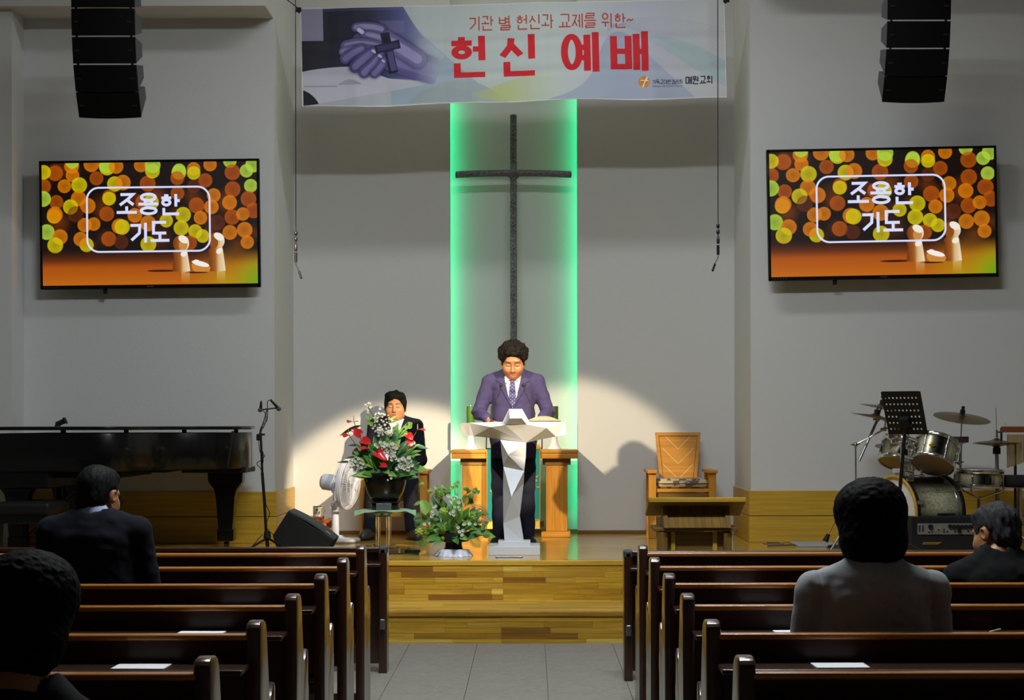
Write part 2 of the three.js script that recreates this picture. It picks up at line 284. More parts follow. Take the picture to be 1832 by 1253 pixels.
function hangul(g, text, x, y, w, h, lw, gap = 0.06, spaceW = 0.4) {
  g.lineWidth = lw; g.lineCap = 'butt'; g.lineJoin = 'miter';
  const line = (b, s) => {
    const X = (u) => b[0] + u * (b[2] - b[0]), Y = (v) => b[1] + v * (b[3] - b[1]); g.beginPath();
    if (s[0] === 'o') g.ellipse(X(s[1]), Y(s[2]), Math.abs(s[3] * (b[2] - b[0])), Math.abs(s[4] * (b[3] - b[1])), 0, 0, 7);
    else for (let i = 0; i < s.length; i += 2) i ? g.lineTo(X(s[i]), Y(s[i + 1])) : g.moveTo(X(s[i]), Y(s[i + 1]));
    g.stroke();
  };
  for (const ch of text) {
    if (ch === ' ') { x += w * spaceW; continue; }
    if (ch === '~') { g.beginPath(); g.moveTo(x + 0.02 * w, y + 0.58 * h); g.quadraticCurveTo(x + 0.15 * w, y + 0.38 * h, x + 0.27 * w, y + 0.5 * h); g.quadraticCurveTo(x + 0.4 * w, y + 0.62 * h, x + 0.52 * w, y + 0.42 * h); g.stroke(); x += w * 0.5; continue; }
    const c = ch.charCodeAt(0) - 0xac00, L = HL[c / 588 | 0], v = HV[(c % 588) / 28 | 0], F = HT[c % 28];
    const f = F !== ' ', B = (a, b, cc, d) => [x + a * w, y + b * h, x + cc * w, y + d * h], hb = f ? 0.62 : 0.94;
    const tall = 'ㅏㅐㅓㅔㅕㅖㅣ'.includes(v), mixd = 'ㅘㅝㅟㅚ'.includes(v);
    const vbar = (vx, y0, y1) => line(B(0, 0, 1, 1), [vx, y0, vx, y1]), tick = (x0, x1, yy) => line(B(0, 0, 1, 1), [x0, yy, x1, yy]);
    let cb;
    if (tall) {
      const two = 'ㅐㅔㅖ'.includes(v), cw = two ? 0.46 : 0.56; cb = B(0.06, 0.1, cw, hb - 0.06); const mid = (0.08 + hb) / 2;
      const y1 = f ? hb + 0.02 : 1, xb = two ? 0.68 : v === 'ㅏ' ? 0.78 : 0.86;
      if (v === 'ㅏ') { vbar(xb, 0.02, y1); tick(xb, 0.98, mid); }
      else if (v === 'ㅣ') vbar(xb, 0.02, y1);
      else if (v === 'ㅓ') { vbar(xb, 0.02, y1); tick(0.62, xb, mid); }
      else if (v === 'ㅕ') { vbar(xb, 0.02, y1); tick(0.6, xb, mid - 0.1); tick(0.6, xb, mid + 0.12); }
      else { vbar(xb, 0.06, y1 - 0.03); vbar(0.91, 0.0, y1); if (v === 'ㅐ') tick(xb, 0.91, mid); if (v === 'ㅔ') tick(0.5, xb, mid); if (v === 'ㅖ') { tick(0.46, xb, mid - 0.13); tick(0.46, xb, mid + 0.13); } }
    } else if (mixd) {
      cb = B(0.1, 0.03, 0.54, f ? 0.27 : 0.42); const yb = f ? 0.53 : 0.78, y1 = f ? 0.68 : 1;
      if (v === 'ㅘ' || v === 'ㅚ') { vbar(0.33, f ? 0.38 : 0.56, yb); tick(0.0, 0.66, yb); } else { tick(0.0, 0.66, f ? 0.42 : 0.64); vbar(0.33, f ? 0.42 : 0.64, f ? 0.66 : 0.94); }
      vbar(0.82, 0.02, y1); if (v === 'ㅘ') tick(0.82, 1.0, f ? 0.32 : 0.46); if (v === 'ㅝ') tick(0.6, 0.82, f ? 0.54 : 0.8);
    } else {
      const yb = f ? 0.5 : 0.9; cb = B(0.16, 0.01, 0.84, f ? 0.32 : 0.54); tick(0.0, 1.0, yb);
      if (v === 'ㅗ') vbar(0.5, f ? 0.34 : 0.6, yb); if (v === 'ㅛ') { vbar(0.34, f ? 0.3 : 0.56, yb); vbar(0.66, f ? 0.3 : 0.56, yb); }
    }
    let strokes = CONS[lw > 20 && L === 'ㅎ' ? 'H' : L]; if (L === 'ㄱ' && mixd) strokes = [[0, .06, 1, .06, .9, 1]]; if (L === 'ㄱ' && !tall && !mixd) strokes = [[0, .06, 1, .06, 1, 1]];
    for (const s of strokes) line(cb, s);
    if (f) { const fb = mixd || !tall ? B(0.14, 0.68, 0.88, 0.98) : B(0.18, 0.7, 0.94, 1.0); for (const s of F === 'ㄱ' ? [[0, 0, 1, 0, 1, 1]] : CONS[F]) line(fb, s); }
    x += w * (1 + gap);
  }
  return x;
}

// ---------- banner ----------
{
  const W = 2048, H = 480;
  const map = canvasTex(W, H, (g) => {
    let gr = g.createLinearGradient(0, 0, W, 0); gr.addColorStop(0, '#b9b9cb'); gr.addColorStop(0.35, '#c3cfce'); gr.addColorStop(0.6, '#cdd9d6'); gr.addColorStop(0.8, '#c6cbdb'); gr.addColorStop(1, '#cfd2d2'); g.fillStyle = gr; g.fillRect(0, 0, W, H);
    const blob = (pts, c) => { g.fillStyle = c; g.beginPath(); g.moveTo(pts[0], pts[1]); for (let i = 2; i < pts.length; i += 6) g.bezierCurveTo(pts[i], pts[i + 1], pts[i + 2], pts[i + 3], pts[i + 4], pts[i + 5]); g.closePath(); g.fill(); };
    blob([480, 0, 560, 140, 760, 300, 960, 480, 500, 480, 500, 480, 430, 480, 430, 200, 430, 100, 480, 0], '#a9bccb');
    blob([500, 480, 640, 360, 800, 300, 1000, 480, 700, 480, 600, 480, 500, 480], '#aab9bd');
    gr = g.createLinearGradient(760, 420, 1250, 340); gr.addColorStop(0, 'rgba(190,200,140,0.1)'); gr.addColorStop(0.4, 'rgba(196,208,132,0.9)'); gr.addColorStop(1, 'rgba(205,219,200,0.2)');
    blob([800, 440, 960, 400, 1080, 330, 1230, 330, 1290, 350, 1290, 400, 1180, 470, 1060, 480, 900, 480, 800, 440], gr);
    blob([1460, 200, 1400, 330, 1420, 420, 1180, 470, 1400, 480, 1600, 480, 1900, 480, 1800, 380, 1700, 300, 1620, 200, 1560, 130, 1500, 130, 1460, 200], 'rgba(172,184,208,0.8)');
    blob([1640, 180, 1780, 240, 1900, 360, 2048, 430, 2048, 380, 2048, 330, 2048, 300, 1900, 220, 1800, 160, 1640, 180], 'rgba(176,200,206,0.7)');
    g.strokeStyle = 'rgba(140,150,165,0.35)'; g.lineWidth = 1.5; for (let i = 0; i < 16; i++) { g.beginPath(); g.moveTo(1480, 150 - i * 3); g.bezierCurveTo(1620, 40 + i * 6, 1800, 80 + i * 9, 2048, 150 + i * 14); g.stroke(); }
    for (let i = 0; i < 14; i++) { g.beginPath(); g.moveTo(510 + i * 4, 470); g.bezierCurveTo(560, 400 + i * 5, 680, 380 + i * 6, 820, 430 + i * 4); g.stroke(); }
    // the printed photograph: folded hands with a small cross above a book
    g.save(); g.beginPath(); g.moveTo(0, 0); g.lineTo(495, 0); g.bezierCurveTo(560, 120, 600, 180, 690, 240); g.lineTo(640, 380); g.lineTo(0, 480); g.closePath(); g.clip();
    gr = g.createLinearGradient(0, 0, 640, 0); gr.addColorStop(0, '#1d1c28'); gr.addColorStop(0.5, '#262a42'); gr.addColorStop(0.75, '#5a5c96'); gr.addColorStop(1, '#b0bccb'); g.fillStyle = gr; g.fillRect(0, 0, 700, 480);
    g.fillStyle = '#8f8ba6'; g.fillRect(0, 0, 108, 160); g.fillStyle = 'rgba(150,140,190,0.35)'; g.fillRect(380, 70, 120, 60); g.fillStyle = 'rgba(120,110,160,0.3)'; g.fillRect(108, 0, 380, 18);
    gr = g.createLinearGradient(0, 280, 0, 480); gr.addColorStop(0, '#c2c3d2'); gr.addColorStop(1, '#cfd0dc'); g.fillStyle = gr; g.beginPath(); g.moveTo(0, 310); g.bezierCurveTo(90, 292, 180, 285, 260, 290); g.lineTo(420, 350); g.lineTo(700, 380); g.lineTo(700, 480); g.lineTo(0, 480); g.closePath(); g.fill();
    g.fillStyle = '#1b1b28'; g.beginPath(); g.moveTo(6, 400); g.quadraticCurveTo(60, 420, 86, 480); g.lineTo(6, 480); g.fill();
    g.strokeStyle = 'rgba(40,40,70,0.5)'; g.lineWidth = 2; for (let i = 0; i < 22; i++) { g.beginPath(); g.moveTo(175 + i * 5, 372 - 22 * Math.sin(i / 7)); g.lineTo(182 + i * 5, 376); g.stroke(); } for (let i = 0; i < 40; i++) { g.beginPath(); g.moveTo(10 + i * 4, 385); g.lineTo(12 + i * 4, 380 - (i % 3)); g.stroke(); }
    const limb = (pts, w, c0, c1) => { g.lineCap = 'round'; g.lineJoin = 'round'; for (const [k, c, b] of [[1, c0, 'rgba(18,16,40,0.95)'], [0.5, c1, c1]]) { g.shadowColor = b; g.shadowBlur = k === 1 ? 16 : w * 0.3; g.strokeStyle = c; g.lineWidth = w * k; g.beginPath(); g.moveTo(pts[0], pts[1]); if (pts.length === 6) g.quadraticCurveTo(pts[2], pts[3], pts[4], pts[5]); else g.lineTo(pts[2], pts[3]); g.stroke(); } g.shadowBlur = 0; g.shadowColor = 'transparent'; };
    limb([300, 190, 420, 250, 640, 320], 130, '#5a5490', '#7f79b4'); limb([330, 120, 420, 160, 560, 260], 90, '#655f9a', '#a09bcb');
    limb([268, 100, 330, 88, 390, 110], 46, '#4c477c', '#9893c4'); limb([220, 190, 300, 170, 380, 200], 62, '#5a558e', '#a09bca'); limb([200, 215, 250, 195, 330, 205], 38, '#625d97', '#9490c2');
    limb([212, 250, 240, 225, 292, 205], 52, '#4b477c', '#7d78b2'); limb([260, 290, 300, 250, 350, 218], 60, '#45417a', '#7a75b0'); limb([300, 320, 350, 280, 382, 240], 52, '#4a4680', '#837eb8'); limb([350, 325, 385, 295, 398, 262], 44, '#4a4680', '#7f7ab5');
    limb([282, 112, 296, 122], 22, '#c3bfe6', '#d7d3f0'); limb([346, 214, 356, 220], 16, '#b5b0dc', '#cbc6ea'); limb([376, 238, 384, 244], 14, '#b5b0dc', '#cbc6ea'); limb([392, 262, 398, 268], 12, '#b5b0dc', '#cbc6ea');
    g.save(); g.translate(420, 205); g.rotate(-0.2); g.fillStyle = '#1f1d36'; g.fillRect(-22, -78, 44, 200); g.fillRect(-62, -30, 122, 42); g.fillStyle = '#55508a'; g.fillRect(-10, 16, 28, 96); g.fillStyle = '#3a3668'; g.fillRect(-50, -22, 100, 26); g.restore();
    gr = g.createLinearGradient(540, 0, 690, 0); gr.addColorStop(0, 'rgba(184,196,208,0)'); gr.addColorStop(1, 'rgba(184,196,208,1)'); g.fillStyle = gr; g.fillRect(520, 160, 180, 320);
    g.restore();
    g.save(); g.translate(0, 0); g.transform(1, -0.0, 0, 1, 0, 0);
    g.strokeStyle = '#c23a2a'; hangul(g, '기관 별 헌신과 교제를 위한~', 812, 58, 57, 70, 5.8, 0.07, 0.4);
    g.strokeStyle = '#dd1f2c'; g.lineJoin = 'round'; let xs = [712, 952, 1252, 1490];
    ['헌', '신', '예', '배'].forEach((c, i) => { g.save(); g.translate(xs[i], 150); g.scale(1.28, 1); hangul(g, c, 6, 0, 138, 192, 26); g.restore(); });
    g.strokeStyle = '#1d2038'; hangul(g, '기독교대한감리회', 1690, 388, 17, 22, 2.4, 0.1); hangul(g, '매원교회', 1852, 374, 31, 38, 5.2, 0.08);
    g.fillStyle = '#2b2e44'; g.font = '12px sans-serif'; g.fillText('Maewon Methodist Church', 1690, 424, 146);
    g.fillStyle = '#e0801c'; g.beginPath(); g.arc(1652, 396, 27, 0, 7); g.fill(); g.fillStyle = '#f0b040'; for (let i = 0; i < 14; i++) { g.beginPath(); g.arc(1652 + 20 * Math.cos(i * 1.7), 396 + 20 * Math.sin(i * 1.7), 4, 0, 7); g.fill(); }
    g.strokeStyle = '#fff'; g.lineWidth = 6; g.lineCap = 'butt'; g.beginPath(); g.moveTo(1668, 372); g.quadraticCurveTo(1654, 396, 1644, 424); g.stroke(); g.lineWidth = 5; g.beginPath(); g.moveTo(1636, 388); g.lineTo(1672, 390); g.stroke();
    g.restore();
    g.strokeStyle = 'rgba(235,238,232,0.8)'; g.lineWidth = 4; g.strokeRect(2, 2, W - 4, H - 4);
  });
  const BW = 3.44, BH = 0.8, g = new THREE.BoxGeometry(BW, BH, 0.003, 230, 40, 1), p = g.attributes.position;
  const fold = [-1.5, -1.28, -1.03, -0.8, -0.56, -0.3, -0.07, 0.17, 0.42, 0.66, 0.9, 1.14, 1.36, 1.58];
  for (let i = 0; i < p.count; i++) {
    const x = p.getX(i), y = p.getY(i); let z = 0.010 * Math.sin(x * 2.1 + 0.5) + 0.006 * Math.sin(x * 5.3 + y * 2);
    fold.forEach((f, k) => { const d = Math.abs(x - f); if (d < 0.09) z += (k % 2 ? 1 : -0.8) * 0.011 * (1 - d / 0.09) * (0.6 + 0.4 * Math.sin(k * 2 + y * 4)); });
    for (const f of [0.1, -0.16]) { const d = Math.abs(y - f - 0.01 * Math.sin(x * 3)); if (d < 0.05) z -= 0.008 * (1 - d / 0.05); }
    z += 0.004 * noise3(x * 5, y * 9, 3); p.setZ(i, p.getZ(i) + z);
    if (y < -BH / 2 + 0.001) p.setY(i, y + 0.006 * Math.sin(x * 2.4 + 1) - 0.006 * Math.cos(x * 6));
  }
  g.computeVertexNormals();
  const b = thing('banner', 'white printed worship banner with red Korean lettering and praying hands hung across the stage opening', 'banner', [0.012, 4.482, -14.95]);
  b.rotation.z = 0.021;
  part('banner_cloth', g, M({ map, roughness: 0.75 }), b);
  part('top_rod', rod(V(-1.74, BH / 2 - 0.022, -0.034), V(1.74, BH / 2 - 0.022, -0.034), 0.011), MAT.black, b);
  for (const s of [-1, 1]) part('clip', [rbox(0.05, 0.035, 0.035, 0.006, s * 1.735, BH / 2 - 0.012, 0), rod(V(s * 1.735, BH / 2, 0), V(s * 1.86, BH / 2 + 0.1, 0), 0.004)], MAT.black, b);
  number(b);
}
// ---------- wall screens ----------
{
  const C = { o: [[216, 122, 0], 0.85], d: [[180, 82, 2], 0.8], y: [[206, 192, 0], 0.88], g: [[168, 204, 60], 0.9], k: [[112, 46, 10], 0.6] };
  const dots = 'k340,220 o445,245 o440,190 g445,165 d340,232 d590,265 y655,200 g650,190 o710,195 o560,180 d900,300 y700,300 o750,292 o860,190 y930,225 g932,190 y1090,235 g1092,222 o1180,215 y1180,240 d1080,270 o1280,190 d1250,285 k1180,320 g1400,170 d1415,238 g1500,230 g1525,320 g1540,195 d1415,340 d1510,400 o1300,375 d345,405 o395,310 y485,305 o480,385 y430,435 y330,490 o335,480 o535,430 d665,375 y665,388 k820,400 d870,410 y920,412 d1195,435 o1285,445 o1395,420 d1080,360 d650,480 o570,540 o515,545 k460,480 o820,490 o900,540 y1010,525 y1113,490 o1218,510 y1100,570 y1185,590 y1230,620 d1410,508 o1475,490 o1395,600 o1485,585 o1500,660 d1540,470 k1320,540 g285,585 o365,615 y335,665 d270,310 g265,385 y270,225 o725,555 y742,560 d660,630 k735,650 y525,665 o490,630 y900,665 d1150,660'.split(' ');
  const screen = canvasTex(1024, 578, (g, W, H) => {
    const X = (x) => (x - 258) / 1304 * W, Y = (y) => (y - 172) / 736 * H;
    g.fillStyle = '#140806'; g.fillRect(0, 0, W, H);
    for (let i = 0; i < 26; i++) { const x = rr(0, W), y = rr(0, H * 0.7), r = rr(30, 70), q = g.createRadialGradient(x, y, 0, x, y, r); q.addColorStop(0, 'rgba(110,50,6,0.7)'); q.addColorStop(1, 'rgba(110,50,6,0)'); g.fillStyle = q; g.fillRect(0, 0, W, H * 0.8); }
    for (const t of dots) {
      const [x, y] = t.slice(1).split(',').map(Number), [c, a] = C[t[0]], r = 36 + 3 * Math.sin(x), q = g.createRadialGradient(X(x), Y(y), 0, X(x), Y(y), r), s = c.join(',');
      q.addColorStop(0, `rgba(${s},${a * 0.82})`); q.addColorStop(0.86, `rgba(${s},${a})`); q.addColorStop(0.95, `rgba(${s},${a * 0.9})`); q.addColorStop(1, `rgba(${s},0)`);
      g.fillStyle = q; g.beginPath(); g.arc(X(x), Y(y), r, 0, 7); g.fill();
    }
    let q = g.createLinearGradient(0, Y(690), 0, Y(800)); q.addColorStop(0, 'rgba(120,48,4,0)'); q.addColorStop(1, 'rgba(158,70,4,1)'); g.fillStyle = q; g.fillRect(0, Y(690), W, H);
    q = g.createLinearGradient(0, Y(760), 0, H); q.addColorStop(0, 'rgba(190,100,6,0)'); q.addColorStop(1, 'rgba(190,104,10,0.9)'); g.fillStyle = q; g.fillRect(0, Y(760), W, H);
    q = g.createRadialGradient(X(1380), Y(905), 10, X(1380), Y(905), 210); q.addColorStop(0, 'rgba(172,140,4,0.9)'); q.addColorStop(1, 'rgba(180,120,0,0)'); g.fillStyle = q; g.fillRect(X(900), Y(640), W, H); q = g.createRadialGradient(X(1575), Y(900), 10, X(1575), Y(900), 165); q.addColorStop(0, 'rgba(104,160,8,1)'); q.addColorStop(0.5, 'rgba(150,150,6,0.8)'); q.addColorStop(1, 'rgba(170,130,0,0)'); g.fillStyle = q; g.fillRect(X(900), Y(640), W, H);
    // wooden praying figures and crib
    g.fillStyle = '#2c1203'; g.beginPath(); g.ellipse(X(980), Y(826), 70, 5, 0, 0, 7); g.fill(); g.beginPath(); g.ellipse(X(1190), Y(838), 55, 4, 0, 0, 7); g.fill();
    const fig = (x, top, tall, flip) => {
      const w = 42, y0 = Y(830), y1 = Y(top);
      q = g.createLinearGradient(X(x) - w, 0, X(x) + w, 0); q.addColorStop(0, '#6a2d06'); q.addColorStop(0.42, '#9c5a1c'); q.addColorStop(0.62, '#d8b27a'); q.addColorStop(1, '#e9dcc8'); g.fillStyle = q;
      g.beginPath(); g.moveTo(X(x) - w, y0); g.quadraticCurveTo(X(x) - w * 0.8, y1 + 80, X(x) - w * 0.62, y1 + 60); g.lineTo(X(x) + w * 0.62, y1 + 60); g.quadraticCurveTo(X(x) + w * 0.8, y1 + 90, X(x) + w, y0); g.quadraticCurveTo(X(x), y0 + 6, X(x) - w, y0); g.fill();
      g.beginPath(); g.ellipse(X(x), y1 + 36, 39, 40, 0, 0, 7); g.fill(); g.beginPath(); g.ellipse(X(x) - 4, y1 + 88, 36, 20, 0.2, 0, 7); g.fill();
      g.fillStyle = flip ? '#8a4a10' : '#c58a40'; g.beginPath(); g.ellipse(X(x) + (flip ? -12 : 10), y1 + 44, 20, 26, 0, 0, 7); g.fill(); g.fillStyle = '#f0e6da'; g.beginPath(); g.ellipse(X(x) + 12, y1 + 16, 26, 17, 0.5, 0, 7); g.fill(); g.beginPath(); g.ellipse(X(x) + 14, y1 + 84, 17, 13, -0.5, 0, 7); g.fill();
      q = g.createLinearGradient(0, y0, 0, H); q.addColorStop(0, 'rgba(230,210,170,0.5)'); q.addColorStop(1, 'rgba(230,210,170,0)'); g.fillStyle = q; g.fillRect(X(x), y0 + 2, 40, H - y0);
    };
    fig(1313, 604, 1, true); fig(1098, 618, 1, false);
    g.fillStyle = '#c98434'; g.beginPath(); g.moveTo(X(1162), Y(785)); g.lineTo(X(1275), Y(805)); g.quadraticCurveTo(X(1272), Y(840), X(1255), Y(836)); g.lineTo(X(1180), Y(834)); g.quadraticCurveTo(X(1160), Y(820), X(1162), Y(785)); g.fill();
    g.fillStyle = '#f1ebe4'; g.beginPath(); g.ellipse(X(1215), Y(786), 43, 12, 0.25, 0, 7); g.fill(); g.beginPath(); g.ellipse(X(1192), Y(774), 16, 10, 0.2, 0, 7); g.fill();
    // caption in a rounded frame
    g.strokeStyle = '#d6dcff'; g.lineWidth = 9; g.beginPath(); g.roundRect(X(530), Y(322), X(1274) - X(530), Y(708) - Y(322), 58); g.stroke();
    g.save(); g.translate(0, 0); hangul(g, '조용한', X(710), Y(362), 96, 96, 14, 0.08); hangul(g, '기도', X(785), Y(533), 90, 96, 14, 0.12); g.restore();
  });
  const make = (name, label, cx, cy, d, w, h, rz) => {
    const t = thing('television', label, 'television', [PX(cx, d), PY(cy, d), -d]); t.rotation.z = rz;
    part('casing', [rbox(w, h, 0.045, 0.008, 0, 0, -0.024), rbox(w * 0.7, h * 0.55, 0.05, 0.01, 0, -h * 0.12, -0.06)], MAT.black, t);
    const b = 0.02, bb = 0.03, fr = (ww, hh, x, y) => rbox(ww, hh, 0.012, 0.003, x, y, 0.004);
    part('bezel', [fr(w, b, 0, h / 2 - b / 2), fr(w, bb, 0, -h / 2 + bb / 2), fr(b, h, -w / 2 + b / 2, 0), fr(b, h, w / 2 - b / 2, 0)], MAT.blackGloss, t);
    const s = new THREE.PlaneGeometry(w - 2 * b, h - b - bb), sx = (w - 2 * b), sy = h - b - bb; s.translate(0, (bb - b) / 2, 0.003);
    part('screen', s, MP({ color: 0x000000, roughness: 0.5, emissive: 0xffffff, emissiveMap: screen, emissiveIntensity: 0.98 }), t);
    part('badge', box(0.055, 0.007, 0.002, 0, -h / 2 + bb / 2, 0.011), MAT.steel, t); for (let i = 0; i < 6; i++) part('indicator_mark', box(0.006, 0.005, 0.002, -w / 2 + 0.03 + i * 0.022, -h / 2 + bb / 2, 0.011), MAT.steel, t);
    part('wall_mount', box(0.5, 0.3, 15.07 - d - 0.08, 0, 0, -0.08 - (15.07 - d - 0.08) / 2), MAT.black, t); part('sensor_box', rbox(0.03, 0.05, 0.03, 0.006, -w * 0.21, -h / 2 - 0.015, -0.03), MAT.black, t);
    const l = new THREE.RectAreaLight(lin(0.8, 0.36, 0.05), 0.22, sx, sy); l.position.set(0, 0, 0.012); l.rotation.y = Math.PI; t.add(l);
    return t;
  };
  make('television', 'television with golden lights and praying figures on the left wall above the grand piano', 268.7, 400, 14.93, 1.78, 1.04, 0.0105);
  make('television', 'television with golden lights and praying figures on the right wall above the drum kit', 1579.3, 382.8, 14.9, 1.855, 1.06, 0.0172);
}

// ---------- choir microphones hanging on thin cables ----------
{
  const mk = (label, px, py, bend) => {
    const d = 13.0, k = 1 / sc(d), o = at(px, py, d), t = thing('hanging_microphone', label, 'microphone', [o.x, o.y, o.z], 0, 'choir microphones hung from the ceiling');
    const m = M({ color: lin(0.012, 0.013, 0.024), roughness: 0.35 });
    part('cable', rod(V(0, 0.02, 0), V(0.0, CEIL - o.y, 0), 0.0034, 0.0034, 8), m, t);
    for (const y of [0, -10.5]) part('bead', ball(3.2 * k, 0, y * k, 0, 1, 1.5, 1), m, t);
    part('sleeve', [lathe([[0.001, 8], [1.6, 6], [2.9, 1], [2.9, -5], [2.2, -7], [0.001, -7]].map(([a, b]) => [a * k, b * k])).translate(0, -25 * k, 0), cyl(1 * k, 1 * k, 8 * k, 0, -15 * k, 0)], m, t);
    part('preamp', cyl(2.6 * k, 2.6 * k, 17 * k, 0, -43 * k, 0), MAT.black, t);
    part('gooseneck', tube([V(0, -50, 0), V(0, -55, 0), V(bend * 2.5, -61, 1), V(bend * 7, -69, 2)].map((v) => v.multiplyScalar(k)), 0.7 * k), MAT.black, t);
    part('capsule', [rod(V(bend * 5.6, -68, 2).multiplyScalar(k), V(bend * 10, -80, 4).multiplyScalar(k), 2 * k), ball(2 * k, bend * 10 * k, -80 * k, 4 * k)], MAT.black, t);
    number(t);
  };
  mk('thin black choir microphone hanging left of the cross, its tip bent right', 529.8, 417, 1);
  mk('thin black choir microphone hanging right of the cross, its tip bent left', 1285.2, 405, -1);
}

// ---------- line arrays ----------
{
  const mk = (label, s, left, right, firstGap) => { // pixel edges of the upper cabinets and of the first gap
    const d0 = 13.2, t = thing('line_array', label, 'speaker', [0, 0, 0], 0, 'line arrays hung in front of the stage');
    const W = 0.452, H = 0.192, D = 0.25, tilt = [0.05, 0.08, 0.2, 0.38, 0.55];
    const c = at((left + right) / 2, firstGap, d0); let y = c.y + 0.395, z = -d0; const x = c.x, top = y;
    for (let i = 0; i < 5; i++) {
      const cab = new THREE.Group(); cab.name = 'cabinet'; t.add(cab); cab.position.set(x, y, z); cab.rotation.set(tilt[i], 0, 0);
      const gg = prism([[0, -0.002], [0, -H + 0.002], [0.03, -H + 0.004], [D, -H * 0.74], [D, -H * 0.26], [0.03, -0.004]], W - 0.012, 0.004).rotateY(Math.PI / 2).translate(-W / 2 + 0.006, 0, 0);
      part('cabinet_shell', gg, MAT.greyBox, cab);
      const face = boxUV(new THREE.BoxGeometry(W, H - 0.004, 0.02, 16, 1, 1)), p = face.attributes.position; for (let k = 0; k < p.count; k++) p.setZ(k, p.getZ(k) + 0.016 - 0.024 * (p.getX(k) / (W / 2)) ** 2); face.translate(0, -H / 2, 0); face.computeVertexNormals();
      part('grille', face, MP({ color: lin(0.003, 0.003, 0.0032), roughness: 0.9, specularIntensity: 0.3 }), cab);
      for (const q of [-1, 1]) part('handle_slot', box(0.034, 0.012, 0.006, q * (W / 2 - 0.035), -H / 2, 0.012), MP({ color: lin(0.018, 0.018, 0.02), roughness: 0.7, specularIntensity: 0.3 }), cab);
      if (i < 4) for (const q of [-1, 1]) part('hinge', box(0.012, 0.05, 0.03, q * (W / 2 - 0.03), -H, -0.02), MAT.black, cab);
      z -= Math.sin(tilt[i]) * (H + 0.008); y -= Math.cos(tilt[i]) * (H + 0.008);
    }
    part('fly_bar', box(0.3, 0.05, 0.24, x, top + 0.03, -d0 - 0.13), MAT.black, t);
    for (const q of [-1, 1]) part('chain', rod(V(x + q * 0.1, top + 0.05, -d0 - 0.13), V(x, CEIL, -d0 - 0.13), 0.008), MAT.steel, t);
    number(t);
  };
  mk('black curved line array speaker hanging left of the stage above the left television', -1, 128, 241, 62);
  mk('black curved line array speaker hanging right of the stage above the right television', 1, 1588, 1706, 36);
}

